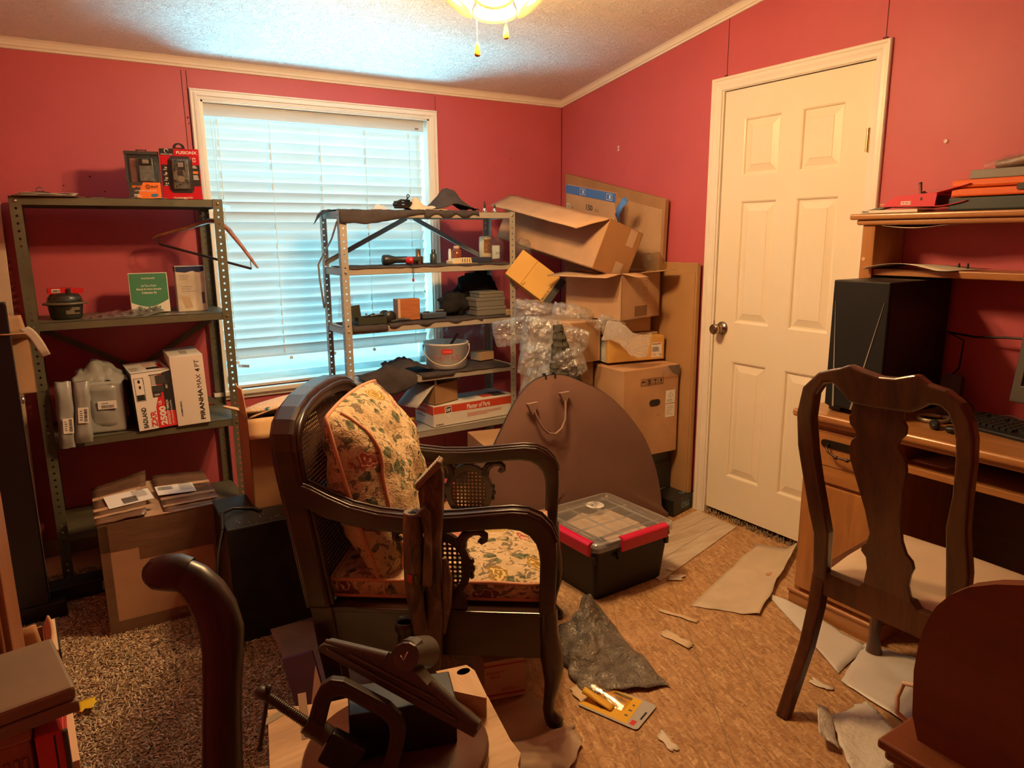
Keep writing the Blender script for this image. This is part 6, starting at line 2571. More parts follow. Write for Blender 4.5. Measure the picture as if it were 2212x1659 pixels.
b.obj('receiver', M('gun_metal'), gun, bev=.003)
scp = MB()
scp.lathe([(.0, .30), (.019, .30), (.0215, .31), (.0215, .36), (.0275, .366), (.0275, .392), (.0245, .393), (.0225, .381), (0, .380)], 24, 0, Mx.Translation((-.056, -.03, 0)))
s_o = scp.obj('scope', M('scope_black', (.016, .017, .017), .35), gun)
b = MB()
b.lathe([(0, .383), (.0225, .383)], 24, 0, Mx.Translation((-.056, -.03, 0)))
b.obj('eyepiece_glass', M('eyepiece', (.10, .14, .16), .08, spec=.8), s_o)

# ---------------------------------------------------------------- side chair at the desk
ch = thing('dining_chair', 'dark vase splat dining chair with cream seat at the pine desk', 'chair', (-.75, -2.70, 0))
CW = wood('chair_walnut', (.030, .010, .005), (.105, .038, .016), 4, 'z', .3, .5)
o0 = V((-.75, -2.70, 0))


def cb(h, y, z):
    x = -.910 - .213 * (z - .42)
    return (x + h - o0.x, y - o0.y, z)


outer = [(-2.482, .40), (-2.496, .56), (-2.484, .63), (-2.473, .728), (-2.463, .824), (-2.467, .92), (-2.491, .998), (-2.542, 1.048), (-2.575, 1.06), (-2.604, 1.069), (-2.628, 1.080), (-2.663, 1.070), (-2.704, 1.062), (-2.743, 1.065), (-2.778, 1.077), (-2.792, 1.081), (-2.818, 1.063), (-2.858, 1.055), (-2.892, 1.032), (-2.912, .993), (-2.919, .951), (-2.918, .895), (-2.91, .80), (-2.906, .716), (-2.913, .608), (-2.90, .40)]
inner = [(-2.525, .40), (-2.544, .579), (-2.536, .640), (-2.524, .735), (-2.516, .824), (-2.516, .917), (-2.530, .985), (-2.553, 1.018), (-2.580, 1.024), (-2.605, 1.004), (-2.622, .982), (-2.663, .979), (-2.704, .981), (-2.743, .983), (-2.775, .985), (-2.793, .996), (-2.818, 1.014), (-2.844, 1.017), (-2.862, 1.003), (-2.873, .975), (-2.878, .945), (-2.879, .895), (-2.872, .80), (-2.858, .716), (-2.858, .608), (-2.857, .40)]
b = MB()
b.ring(outer, inner, -.016, .016, 'x', mp=cb)
b.obj('back_frame', CW, ch, bev=.007, seg=3)
sl = [(-2.629, .985), (-2.625, .954), (-2.616, .939), (-2.618, .920), (-2.632, .905), (-2.633, .889), (-2.620, .876), (-2.614, .855), (-2.614, .823), (-2.627, .774), (-2.650, .688), (-2.661, .623), (-2.652, .59), (-2.637, .575), (-2.635, .560), (-2.648, .545), (-2.650, .513), (-2.640, .471), (-2.636, .40)]
sr = [(-2.758, .985), (-2.756, .960), (-2.764, .945), (-2.762, .925), (-2.748, .908), (-2.740, .889), (-2.750, .874), (-2.760, .857), (-2.762, .83), (-2.752, .774), (-2.744, .688), (-2.748, .63), (-2.758, .598), (-2.773, .582), (-2.777, .563), (-2.768, .54), (-2.762, .505), (-2.768, .471), (-2.774, .40)]
b = MB()
b.ring(sl, sr, -.006, .006, 'x', mp=cb)
b.obj('splat', CW, ch, bev=.002)
b = MB()
b.prism([cb(0, y, .44)[1:2] + (z,) for y, z in ((-2.50, .375), (-2.90, .375), (-2.90, .445), (-2.785, .445), (-2.77, .462), (-2.64, .462), (-2.625, .445), (-2.50, .445))], -.925 - o0.x, -.893 - o0.x, 'x')
b.obj('seat_rail', CW, ch, bev=.003)
for (y, sgn) in ((-2.503, 1), (-2.882, -1)):
    b = MB()
    pts = [(-.905, y, .43), (-.918, y, .33), (-.945, y + .002 * sgn, .21), (-.985, y + .006 * sgn, .10), (-1.022, y + .010 * sgn, .0)]
    b.tube([tuple(V(p) - o0) for p in pts], [.029, .028, .026, .025, .025], 4, phase=PI / 4, up=(1, 0, 0), smooth=False)
    b.obj('leg', CW, ch, bev=.006)
for (y, sgn) in ((-2.455, 1), (-2.935, -1)):
    b = MB()
    zz = [(.42, -.500, .030), (.33, -.495, .032), (.26, -.492, .029), (.15, -.497, .020), (.06, -.503, .017), (.02, -.496, .024), (0, -.494, .026)]
    b.tube([tuple(V((x, y, z)) - o0) for z, x, r in zz], [r for z, x, r in zz], 10, up=(1, 0, 0))
    b.obj('leg', CW, ch)
    b = MB()
    p0, p1 = V((-.905, y - .045 * sgn, .41)) - o0, V((-.50, y, .41)) - o0
    d = (p1 - p0).normalized()
    n_ = V((-d.y, d.x, 0)) * .012
    b.add([p0 + n_ + V((0, 0, z)) for z in (-.035, .03)] + [p1 + n_ + V((0, 0, z)) for z in (-.035, .03)] + [p0 - n_ + V((0, 0, z)) for z in (-.035, .03)] + [p1 - n_ + V((0, 0, z)) for z in (-.035, .03)],
          [(0, 2, 3, 1), (4, 5, 7, 6), (0, 4, 6, 2), (1, 3, 7, 5), (0, 1, 5, 4), (2, 6, 7, 3)])
    b.obj('seat_rail', CW, ch)
b = MB()
b.b2((-.512 - o0.x, -2.935 - o0.y, .375), (-.488 - o0.x, -2.455 - o0.y, .44))
b.obj('seat_rail', CW, ch, bev=.003)


def seat(u, v):
    x = -.895 + .40 * v
    hw = .185 + .055 * v
    y = -2.695 + (2 * u - 1) * hw
    a, c = 2 * u - 1, 2 * v - 1
    e = max(0, 1 - abs(a) ** 5) ** .5 * max(0, 1 - abs(c) ** 5) ** .5
    return (x - o0.x, y - o0.y, .438 + .040 * e + .003 * nz(a * 2, c * 2))


b = MB()
b.grid(22, 22, seat)
b.grid(22, 22, lambda u, v: (lambda p: (p[0], p[1], .436))(seat(u, v)))
b.obj('seat', M('seat_cream', (.56, .43, .30), .85, spec=.2, var=.06, vs=5, bump=.2, bs=160), ch)

# ---------------------------------------------------------------- pine desk with hutch
PINE = wood('honey_pine', (.27, .105, .028), (.46, .205, .062), 3.2, 'z', .35, .25)
PINEY = wood('honey_pine_y', (.27, .105, .028), (.46, .205, .062), 3.2, 'y', .35, .25)
dk = thing('desk', 'honey pine desk with drawer pedestal and hutch shelf against the wall', 'desk', (-.22, -2.75, 0))
d0 = V((-.22, -2.75, 0))


def D(lo, hi):
    return [lo[i] - d0[i] for i in range(3)], [hi[i] - d0[i] for i in range(3)]


def part(name, lo, hi, m, parent=dk, bev=.003):
    b = MB()
    b.b2(*D(lo, hi))
    return b.obj(name, m, parent, bev=bev)


part('pedestal', (-.430, -2.425, .03), (-.025, -2.090, .735), PINE)
part('plinth', (-.452, -2.430, .0), (-.025, -2.083, .062), PINEY)
b = MB()
b.tube([V((-.452, -2.432, .068)) - d0, V((-.452, -2.081, .068)) - d0], .008, 8)
b.obj('plinth_bead', PINEY, dk)
dd = part('drawer', (-.446, -2.412, .525), (-.428, -2.108, .712), PINEY)
b = MB()
b.tube([V((-.4465, -2.412, .588)) - d0, V((-.4465, -2.108, .588)) - d0], .0016, 5)
b.obj('drawer_groove', M('pine_dark', (.16, .06, .02), .5), dd)
hz, hy_ = .668, -2.265
b = MB()
pl_ = [(hy_ - .085 + .014 * math.cos(a), hz + .014 * math.sin(a)) for a in [PI / 2 + PI * q / 6 for q in range(7)]] + [(hy_ + .085 + .014 * math.cos(a), hz + .014 * math.sin(a)) for a in [-PI / 2 + PI * q / 6 for q in range(7)]]
b.prism([(y - d0.y, z) for y, z in pl_], -.4495 - d0.x, -.446 - d0.x, 'x')
HB = M('handle_bronze', (.055, .038, .028), .35, .8)
hd = b.obj('handle', HB, dd, bev=.001)
b = MB()
b.tube([V(p) - d0 for p in ((-.450, hy_ + .068, hz), (-.468, hy_ + .066, hz - .006), (-.472, hy_ + .055, hz - .022), (-.474, hy_ + .02, hz - .034), (-.474, hy_ - .02, hz - .034), (-.472, hy_ - .055, hz - .022), (-.468, hy_ - .066, hz - .006), (-.450, hy_ - .068, hz))], .0038, 8)
for dy in (-.02, .02):
    b.tube([V(p) - d0 for p in ((-.474, hy_ + dy - .004, hz - .034), (-.474, hy_ + dy + .004, hz - .034))], .0065, 10)
b.obj('bail', HB, hd)
part('cupboard_door', (-.446, -2.412, .085), (-.428, -2.108, .512), PINE)
part('right_pedestal', (-.430, -3.42, .0), (-.025, -3.10, .735), PINE)
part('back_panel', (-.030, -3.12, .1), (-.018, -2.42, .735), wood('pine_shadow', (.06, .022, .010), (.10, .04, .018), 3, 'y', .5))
b = MB()
b.b2(*D((-.480, -3.45, .748), (-.004, -2.060, .776)))
b.obj('desk_top', PINEY, dk, bev=.010, seg=4)
b = MB()
b.b2(*D((-.462, -3.44, .732), (-.02, -2.070, .750)))
b.obj('top_moulding', PINEY, dk, bev=.006, seg=3)
part('keyboard_shelf', (-.425, -3.10, .632), (-.05, -2.425, .655), PINEY)
# hutch
part('hutch_side', (-.200, -2.146, .776), (-.006, -2.098, 1.425), PINE)
part('hutch_side', (-.200, -3.42, .776), (-.006, -3.372, 1.425), PINE)
part('hutch_shelf', (-.190, -3.375, 1.248), (-.006, -2.146, 1.272), PINEY)
b = MB()
b.b2(*D((-.228, -3.46, 1.444), (-.002, -2.060, 1.464)))
b.obj('hutch_top', PINEY, dk, bev=.006, seg=3)
b = MB()
b.b2(*D((-.214, -3.44, 1.425), (-.004, -2.080, 1.445)))
b.obj('hutch_moulding', PINEY, dk, bev=.007, seg=3)
b = MB()
b.cyl(V((-.2015, -2.112, 1.305)) - d0, V((-.1995, -2.112, 1.305)) - d0, .007, n=12)
b.obj('screw_cap', M('cap_wood', (.60, .40, .20), .5), dk)

# computer tower
w_, d_, h_ = .20, .375, .462
pc = thing('computer_tower', 'black computer tower with slanted silver lines on the desk', 'computer', (-.215, -2.245, .778))
PCM = M('pc_black', (.010, .010, .011), .42, spec=.35)
b = MB()
b.b2((-.188, -.1, .016), (.185, .1, h_))
b.obj('case', PCM, pc, bev=.003)
b = MB()
b.b2((-.202, -.1, .022), (-.188, .1, h_))
fr_ = b.obj('front_panel', M('pc_front', (.013, .013, .013), .55, spec=.2), pc, bev=.004)
T = face((-.2025, 0, h_ / 2), (0, -1, 0), (0, 0, 1))
for (x0, z0, x1, z1) in ((.086, .165, -.0, -.21), (-.088, .16, -.066, -.21)):
    b = MB()
    dx, dz = x1 - x0, z1 - z0
    L_ = math.hypot(dx, dz)
    nx, nz_ = -dz / L_ * .0026, dx / L_ * .0026
    b.prism([(x0, z0), (x0 + nx * .3, z0 + nz_ * .3), (x1 + nx * 1.6, z1 + nz_ * 1.6), (x1 - nx, z1 - nz_)], 0, .0015, 'z', 0, T)
    b.obj('silver_line', M('silver_plastic', (.45, .45, .44), .35, .6), fr_)
for y in (-.08, .08):
    b = MB()
    b.b2((-.17, y - .022, 0), (-.10, y + .022, .018))
    b.b2((.10, y - .022, 0), (.17, y + .022, .018))
    b.obj('foot', M('torch_black'), pc)
# monitor
mo = thing('monitor', 'grey flat monitor at the right edge, tilted back on the desk', 'monitor', (-.165, -2.83, .778), (R_(0), R_(9), R_(-4)))
MG = M('monitor_gray', (.060, .057, .052), .5)
b = MB()
W3, H3 = .43, .375
zb = .085
b.ring([(-W3 / 2, zb), (-W3 / 2, zb + H3), (W3 / 2, zb + H3), (W3 / 2, zb)], [(-W3 / 2 + .026, zb + .055), (-W3 / 2 + .026, zb + H3 - .024), (W3 / 2 - .026, zb + H3 - .024), (W3 / 2 - .026, zb + .055)], -.010, .012, 'x', close=True)
b.obj('bezel', MG, mo, bev=.003)
b = MB()
b.b2((.0, -W3 / 2 + .02, zb + .02), (.045, W3 / 2 - .02, zb + H3 - .02))
b.obj('back_shell', MG, mo, bev=.01)
b = MB()
b.b2((-.003, -W3 / 2 + .022, zb + .05), (.001, W3 / 2 - .022, zb + H3 - .02))
b.obj('screen', M('screen_off', (.035, .033, .030), .25), mo)
b = MB()
b.lathe([(.0, 0), (.10, 0), (.10, .010), (.04, .018), (.03, .10), (0, .1)], 24, 0, Mx.Translation((.03, 0, 0)))
b.obj('stand', MG, mo)
b = MB()
b.box((-.0108, W3 / 2 - .020, zb + H3 - .008), (.002, .012, .008))
b.obj('sticker', M('gold_sticker', (.6, .42, .12), .4), mo)
# keyboard
kb = thing('keyboard', 'black keyboard lying on the desk in front of the monitor', 'keyboard', (-.215, -2.72, .777), (0, R_(-4), R_(-11)))
b = MB()
b.b2((-.075, -.225, 0), (.09, .225, .018))
b.obj('case', PCM, kb, bev=.006)
b = MB()
kk = MB()
kk.prism([(-.008, -.008), (.008, -.008), (.008, .008), (-.008, .008)], 0, .007, 'z')
k0 = None
for i in range(6):
    for j in range(21):
        if rg.random() < .04:
            continue
        if k0 is None:
            k0 = kk.obj('key', M('key_black', (.018, .018, .018), .5), kb, bev=.0015)
            o = k0
        else:
            o = k0.copy()
            COL.objects.link(o)
        o.location = (-.042 + i * .0205, -.208 + j * .0205, .018)
o = thing('magnifier', 'round magnifying glass with a black handle lying on the desk', 'magnifier', (-.250, -2.440, .777), R_(-150))
b = MB()
b.lathe([(.043, 0), (.050, .001), (.052, .007), (.050, .013), (.044, .014), (.043, .007), (.043, 0)], 36)
b.obj('rim', M('mag_rim', (.32, .27, .20), .35, .5), o)
b = MB()
b.lathe([(0, .011), (.02, .010), (.043, .007)], 36)
b.obj('lens', clear('lens_glass', (.9, .88, .82), .12, .03, 0), o)
b = MB()
b.tube([(.052, 0, .008), (.075, 0, .010), (.10, .0, .012), (.125, 0, .011), (.14, 0, .010)], [.006, .012, .016, .015, .006], 12)
b.obj('handle', M('torch_black'), o)
b = MB()
b.grid(6, 6, lambda u, v: (-.21 + .16 * u, -2.43 - .10 * v, .7775 + .004 * abs(nz(u * 3, v * 3))))
tag(b.obj('note_sheet', PAPER, solid=.0006), 'small white sheet on the desk beside the magnifying glass', 'paper')
o = thing('small_gadget', 'small black gadget on the desk between magnifier and keyboard', 'gadget', (-.355, -2.565, .777), R_(20))
b = MB()
b.ball((0, 0, .012), (.02, .035, .013), 14, 8)
b.obj('body', PCM, o)
o = thing('black_stand', 'black wedge shaped stand beside the computer tower', 'stand', (-.10, -2.415, .777), R_(15))
b = MB()
b.prism([(-.05, 0), (.05, 0), (.04, .12), (.0, .14)], -.03, .03, 'y')
b.obj('body', M('stand_gray', (.025, .024, .022), .5), o, bev=.004)
b = MB()
b.tube([(-.03, -2.35, 1.05), (-.05, -2.45, 1.045), (-.06, -2.55, 1.055), (-.07, -2.66, 1.06)], .004, 6)
b.tube([(-.03, -2.35, 1.05), (-.06, -2.42, 1.03), (-.05, -2.41, .93), (-.03, -2.38, .90)], .003, 6)
tag(b.obj('video_cable', M('cord_black')), 'black video cable looping from the tower to the monitor', 'cord')
b = MB()
b.tube([(-.08, -2.46, .83), (-.14, -2.53, .80), (-.11, -2.60, .786), (-.06, -2.72, .784)], .0025, 5)
b.tube([(-.10, -2.50, .786), (-.07, -2.60, .80), (-.10, -2.70, .786), (-.05, -2.85, .784)], .0025, 5)
tag(b.obj('cable_tangle', M('cord_dark_brown', (.05, .02, .015), .4)), 'tangle of thin cables on the desk behind the keyboard', 'cord')
b = MB()
b.grid(8, 4, lambda u, v: (-.36 + .16 * u, -2.44 - .11 * v - .02 * u, .6565 + .003 * nz(u * 4, v * 4)))
tag(b.obj('printed_sheet', PAPER, solid=.0006), 'printed sheet on the keyboard shelf of the desk', 'paper')
b = MB()
b.grid(14, 4, lambda u, v: (-.230 + .17 * v, -2.125 - .30 * u - .05 * v, 1.2735 + .020 * math.sin(PI * min(1, u * 1.15)) * (1 - v * .6) - .004 * (u < .06) + .004 * v))
tag(b.obj('paper_sheet', M('paper_cream', (.66, .60, .48), .6), solid=.0008), 'cream sheet bowed over the front of the hutch shelf', 'paper')
b = MB()
b.grid(10, 4, lambda u, v: (-.205 + .10 * v, -2.17 - .22 * u, 1.424 - .010 * math.sin(PI * u) * (1 - v) - .001))
tag(b.obj('label_strip', M('paper_cream'), solid=.0008), 'pale strip of card under the hutch top', 'paper')
for k, y in enumerate((-2.394, -2.422)):
    o = thing('pen', ('left of two dark pen tips standing on the hutch shelf', 'right of two dark pen tips standing on the hutch shelf')[k], 'pen', (-.10, y, 1.273), 0, 'pens on the hutch shelf')
    b = MB()
    b.tube([(0, 0, 0), (0, 0, .016), (.002, 0, .022)], [.0045, .0045, .002], 8)
    b.obj('tip', BLACK(), o)

# things on the hutch top
ZH = 1.465
o = box_thing('thin_book', 'thin white booklet at the bottom of the hutch top pile', 'book', .14, .20, .010, [M('book_white', (.70, .66, .56), .6)], (-.135, -2.185, ZH + .001), R_(3), .001)
b = MB()
b.text('EPSON', .006, 0, face((-.0701, 0, .005), (0, -1, 0), (0, 0, 1)), .022, -.08, 0, .04)
b.obj('lettering', BLACK(), o)
o = box_thing('green_booklet', 'dark olive booklet tilted under the red package', 'book', .12, .13, .008, [M('book_olive', (.14, .13, .09), .6)], (-.125, -2.145, ZH + .020), R_(2), .001, None, (R_(-12), R_(-6)))
o = thing('tan_envelope', 'tan envelope layered under the red package', 'envelope', (-.13, -2.20, ZH + .014), R_(4))
for k in range(3):
    b = MB()
    b.grid(6, 4, lambda u, v, k=k: (-.055 + .10 * v, .06 - .17 * u, .001 + k * .003 + .012 * (1 - u) ** 3 + .002 * nz(u * 4 + k, v * 4)))
    b.obj('sheet', M('envelope_tan', (.55, .34, .19), .7), o, solid=.0008)
o = thing('red_package', 'crushed red cardboard package on the hutch top', 'package', (-.14, -2.265, ZH + .022), R_(2))
RP = M('package_red', (.62, .025, .055), .45)
b = MB()
b.prism([(.11, 0), (-.07, -.004), (-.075, .042), (.06, .034), (.085, .018)], -.05, .05, 'x')
b.obj('sleeve', RP, o, bev=.003)
b = MB()
b.grid(8, 4, lambda u, v: (-.052 + .10 * v, -.07 - .105 * u, .040 + .024 * u - .002 * v))
b.obj('top_flap', RP, o, solid=.002)
b = MB()
b.grid(8, 4, lambda u, v: (-.052 + .10 * v, -.07 - .10 * u, -.004 + .004 * u + .012 * u * u))
b.obj('bottom_flap', RP, o, solid=.002)
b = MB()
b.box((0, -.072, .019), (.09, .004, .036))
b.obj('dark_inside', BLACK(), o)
b = MB()
T = face((-.0506, .045, .010), (0, -1, 0), (0, -.02, 1))
b.rect(.02, .0, .034, .012, 0, T, .0006)
b.bars(.02, .0, .03, .008, 1, T, 8, .0009)
b.rect(.07, .012, .006, .010, 2, T, .0006)
b.obj('lettering', [WHITE(), M('box_red'), BLACK()], o)
for k, (x, y, z, dx, dy, dz, m_, lab) in enumerate(((-.12, -2.25, ZH + .072, .01, .012, .05, 'rust_print', 'short dark pen standing up out of the red package'), (-.13, -2.33, ZH + .060, .0, -.085, .034, 'pen_green', 'slim green pen lying across the red package'), (-.12, -2.275, ZH + .060, .01, .03, .014, 'gun_metal', 'small dark tool beside the standing pen'))):
    o = thing('pen', lab, 'pen', (x, y, z))
    MATS.setdefault('pen_green', M('pen_green', (.10, .16, .05), .4))
    b = MB()
    b.tube([(-dx * .5, -dy * .5, -dz * .5), (dx * .5, dy * .5, dz * .5)], .0055, 8)
    b.obj('barrel', MATS[m_], o)
    b = MB()
    b.tube([(dx * .5, dy * .5, dz * .5), (dx * .6, dy * .6, dz * .6)], .0062, 8)
    b.obj('cap', M('torch_black'), o)
b = MB()
b.ball((-.10, -2.30, ZH + .066), (.02, .03, .012), 12, 8, lambda d: 1 + .3 * nz(d.x * 4, d.y * 4, d.z * 4))
tag(b.obj('plastic_wad', CLR), 'small wad of clear plastic on the red package', 'packing')
o = box_thing('green_case', 'dark green case under the orange case on the hutch top', 'case', .16, .30, .042, [M('case_green', (.022, .035, .035), .5)], (-.10, -2.525, ZH + .001), 0, .006)
o = thing('orange_case', 'orange plastic case stacked on the dark green case', 'case', (-.10, -2.53, ZH + .045))
OR = M('case_orange', (.72, .12, .015), .4)
b = MB()
b.box((0, 0, .013), (.155, .30, .026))
b.obj('base', OR, o, bev=.006)
b = MB()
b.box((0, 0, .041), (.158, .304, .026))
b.obj('lid', OR, o, bev=.008)
b = MB()
b.box((-.082, -.06, .024), (.006, .03, .018))
b.obj('latch', M('torch_black'), o)
o = box_thing('gray_box', 'grey lidded box on top of the orange case', 'box', .10, .16, .028, [M('gray_plastic', (.20, .19, .165), .5)], (-.10, -2.50, ZH + .101), 0, .002)
o = thing('tube_bag', 'clear bag holding brown rolled sheets on top of the grey box', 'bag', (-.10, -2.545, ZH + .152), (R_(-10), 0, 0))
b = MB()
b.cyl((0, .07, 0), (0, -.12, 0), .017, n=14)
b.cyl((.02, .05, -.004), (.02, -.12, -.004), .014, n=12)
b.obj('roll', M('roll_brown', (.20, .09, .05), .5, var=.2), o)
b = MB()
b.tube([(0, .105, 0), (0, .10, 0), (0, .05, 0), (.0, -.04, .0), (0, -.13, 0)], [.004, .022, .026, .024, .022], 14)
b.obj('sleeve', CLR, o)
# ---------------------------------------------------------------- on the floor
# clear-lidded tote
bn = thing('storage_tote', 'black storage tote with a clear gridded lid and red latches', 'tote', (-.875, -1.475, .001), R_(1.5))
BW, BD, BH = .405, .400, .222


def rrect(w_, d_, r, n=5):
    pts = []
    for cx, cy, a0 in ((w_ / 2 - r, d_ / 2 - r, 0), (-w_ / 2 + r, d_ / 2 - r, PI / 2), (-w_ / 2 + r, -d_ / 2 + r, PI), (w_ / 2 - r, -d_ / 2 + r, 3 * PI / 2)):
        for k in range(n + 1):
            a = a0 + PI / 2 * k / n
            pts.append((cx + r * math.cos(a), cy + r * math.sin(a)))
    return pts


def loft(mb, loops, mi=0, smooth=True, cap0=False, cap1=False):
    n = len(loops[0])
    vs = [p for L_ in loops for p in L_]
    mb.add(vs, [(k * n + i, k * n + (i + 1) % n, (k + 1) * n + (i + 1) % n, (k + 1) * n + i) for k in range(len(loops) - 1) for i in range(n)], mi, smooth)
    if cap0:
        mb.add(loops[0], [tuple(range(n))[::-1]], mi)
    if cap1:
        mb.add(loops[-1], [tuple(range(n))], mi)


b = MB()
lv = lambda w_, d_, r, z: [(x, y, z) for x, y in rrect(w_, d_, r)]
loft(b, [lv(BW - .05, BD - .05, .02, 0), lv(BW - .045, BD - .045, .022, .01), lv(BW - .012, BD - .012, .022, BH - .03), lv(BW + .004, BD + .004, .022, BH - .028), lv(BW + .004, BD + .004, .022, BH),
         lv(BW - .012, BD - .012, .02, BH), lv(BW - .05, BD - .05, .02, .012)], 0, False, True, True)
b.obj('tub', M('tote_black', (.010, .010, .0105), .45, spec=.35), bn)
LID = clear('lid_plastic', (.88, .88, .88), .09, .12, .0, 20, haze=.20)
b = MB()
loft(b, [lv(BW + .012, BD + .012, .028, BH - .012), lv(BW + .022, BD + .022, .03, BH - .006), lv(BW + .022, BD + .022, .03, BH + .022), lv(BW + .010, BD + .010, .026, BH + .027), lv(BW - .02, BD - .02, .02, BH + .024)], 0, True)
loft(b, [lv(BW - .02, BD - .02, .02, BH + .024), lv(BW - .03, BD - .03, .02, BH + .016)], 0, True, False, True)
lid = b.obj('lid', LID, bn)
RIB = clear('lid_rib', (.9, .9, .9), .16, .15, 0, 20, haze=.22)
for k in range(4):
    x = -BW / 2 + .05 + k * (BW - .1) / 3
    b = MB()
    b.b2((x - .003, -BD / 2 + .02, BH + .016), (x + .003, BD / 2 - .02, BH + .023))
    b.obj('rib', RIB, lid)
    y = -BD / 2 + .05 + k * (BD - .1) / 3
    b = MB()
    b.b2((-BW / 2 + .02, y - .003, BH + .016), (BW / 2 - .02, y + .003, BH + .023))
    b.obj('rib', RIB, lid)
b = MB()
loft(b, [lv(BW + .0225, BD + .0225, .03, BH + .020), lv(BW + .012, BD + .012, .028, BH + .0275), lv(BW + .002, BD + .002, .026, BH + .0262)], 0, True)
b.obj('lid_edge', RIB, lid)
b = MB()
T = face((.075, .13, BH + .0185), (1, 0, 0), (0, 1, 0))
b.lathe([(0, 0), (.040, 0), (.040, .0006), (0, .0006)], 30, 0, T)
b.text('IRIS', .020, 1, T, .045, 0, .005, .02, .001)
b.lines(0, -.014, .045, .012, 2, 1, T, .001, fill=.4)
b.obj('lid_sticker', [WHITE(), BLACK()], lid)
RL = M('latch_red', (.58, .008, .055), .35)
for (c, T) in ((0, face((.035, -BD / 2 - .013, BH), (1, 0, 0), (0, 0, 1))), (1, face((-BW / 2 - .013, -.06, BH), (0, -1, 0), (0, 0, 1)))):
    b = MB()
    ww = .245
    b.prism([(-.026, .0), (-.024, .012), (.022, .014), (.031, .004), (.031, -.016), (.026, -.016), (.020, .0)], -ww / 2, ww / 2, 'x', 0, T @ Mx(((1, 0, 0, 0), (0, 1, 0, 0), (0, 0, 1, 0), (0, 0, 0, 1))))
    la = b.obj('latch', RL, bn, bev=.003)
    for s_ in (-1, 1):
        b = MB()
        b.box((s_ * ww * .53, -.042, -.006), (.016, .03, .016), 0, T)
        b.obj('latch_lug', M('tote_black'), bn, bev=.002)
# papers under the lid
for k, (x, y, ww, dd_, rz) in enumerate(((.03, .03, .24, .20, .05), (.05, -.05, .22, .18, -.08), (-.02, .06, .2, .2, .3))):
    o = thing('tan_folder', ('tan folder on top inside the clear tote', 'tan folder at the front inside the clear tote', 'tan folder lying askew inside the clear tote')[k], 'folder', (-.875 + x, -1.475 + y, BH - .018 - k * .006), R_(1.5) + rz, 'folders in the tote')
    b = MB()
    b.box((0, 0, 0), (ww, dd_, .004))
    b.obj('sheet', M('folder_tan', (.62, .46, .30), .7), o)
o = box_thing('dark_fill', 'dark rolls packed in the left of the clear tote', 'supplies', .10, .30, .18, [M('fill_gray', (.12, .11, .11), .6, var=.5, vs=30)], (-1.005, -1.475, .016), R_(1.5), .02)

# loose floor coverings
t = NT('vinyl_plank')
vec = t.coord('Object', (.12, 1, 1), (0, 0, R_(10)))
gr = t.noise(vec, 22, 4, .6, .5)
t.col(t.ramp(gr, ((.3, (.38, .28, .19)), (.5, (.52, .42, .31)), (.7, (.62, .53, .42)))))
VIN = t.set(.38, 0, .45)
lam = thing('vinyl_plank_sheet', 'pale wood grain vinyl strip lying between tote and door', 'flooring', (0, 0, 0))
strips = [[(-.735, -1.685), (-.03, -1.478), (-.026, -1.395), (-.70, -1.57)], [(-.70, -1.57), (-.026, -1.395), (-.022, -1.31), (-.66, -1.44)], [(-.66, -1.44), (-.022, -1.31), (-.02, -1.222), (-.62, -1.33)]]
for s_ in strips:
    b = MB()
    c = V((sum(p[0] for p in s_) / 4, sum(p[1] for p in s_) / 4))
    b.prism([(c.x + (p[0] - c.x) * .996, c.y + (p[1] - c.y) * .985) for p in s_], .001, .0045, 'z')
    b.obj('plank', VIN, lam, bev=.001)


def sheet(name, label, pts, mat_, z=.002, curl=None, cat='sheet', th=.0012, n=14, seed=1, amp=.004):
    """loose sheet on the floor from a four-cornered outline (a,b,c,d), optional curl"""
    a, b_, c, d = [V((*p, 0)) for p in pts]

    def fn(u, v):
        p = a.lerp(b_, u).lerp(d.lerp(c, u), v)
        h = z + amp * abs(nz(p.x * 7 + seed, p.y * 7)) + amp * .5 * abs(nz(p.x * 20, p.y * 20, seed))
        p = V((p.x + .012 * nz(v * 6, seed, u * 2) * (u in (0, 1)), p.y + .012 * nz(u * 6, seed + 3, v * 2) * (v in (0, 1)), h))
        if curl:
            p = curl(u, v, p)
        return tuple(p)
    b = MB()
    b.grid(n, n, fn)
    return tag(b.obj(name, mat_, solid=th), label, cat)


PEEL = M('peeled_vinyl', (.56, .45, .32), .45, spec=.4, var=.09, vs=9)
sheet('vinyl_sheet', 'large peeled tan vinyl sheet on the boards before the desk', [(-.775, -1.89), (-.105, -1.66), (-.004, -1.80), (-.62, -2.085)], PEEL, seed=4,
      curl=lambda u, v, p: V((p.x, p.y, p.z + .035 * max(0, v - .75) * 4 * (.3 + u * .7))))
WV = M('white_underlay', (.62, .58, .52), .35, spec=.5, var=.06, vs=8, bump=.2, bs=14, bd=.004)
sheet('white_underlay', 'narrow white underlay strip curling along the desk plinth', [(-.455, -1.965), (-.475, -2.42), (-.70, -2.46), (-.455, -1.985)], WV, seed=6, amp=.008,
      curl=lambda u, v, p: V((p.x, p.y, p.z + .018 * (1 - v) * math.sin(PI * min(1, u * 1.3)))))
sheet('white_underlay', 'wide white underlay sheet under the dining chair', [(-.475, -2.41), (-.33, -2.75), (-.77, -2.80), (-.735, -2.49)], WV, z=.004, seed=9, amp=.012)
FOAMW = M('foam_wrap', (.66, .62, .55), .3, spec=.6, var=.05, vs=20, bump=.9, bs=75, bd=.006)
sheet('foam_wrap', 'crinkled white foam wrap at the bottom edge right of the chair leg', [(-.925, -2.575), (-.775, -2.60), (-.86, -2.80), (-1.12, -2.79)], FOAMW, z=.006, seed=2, amp=.016)
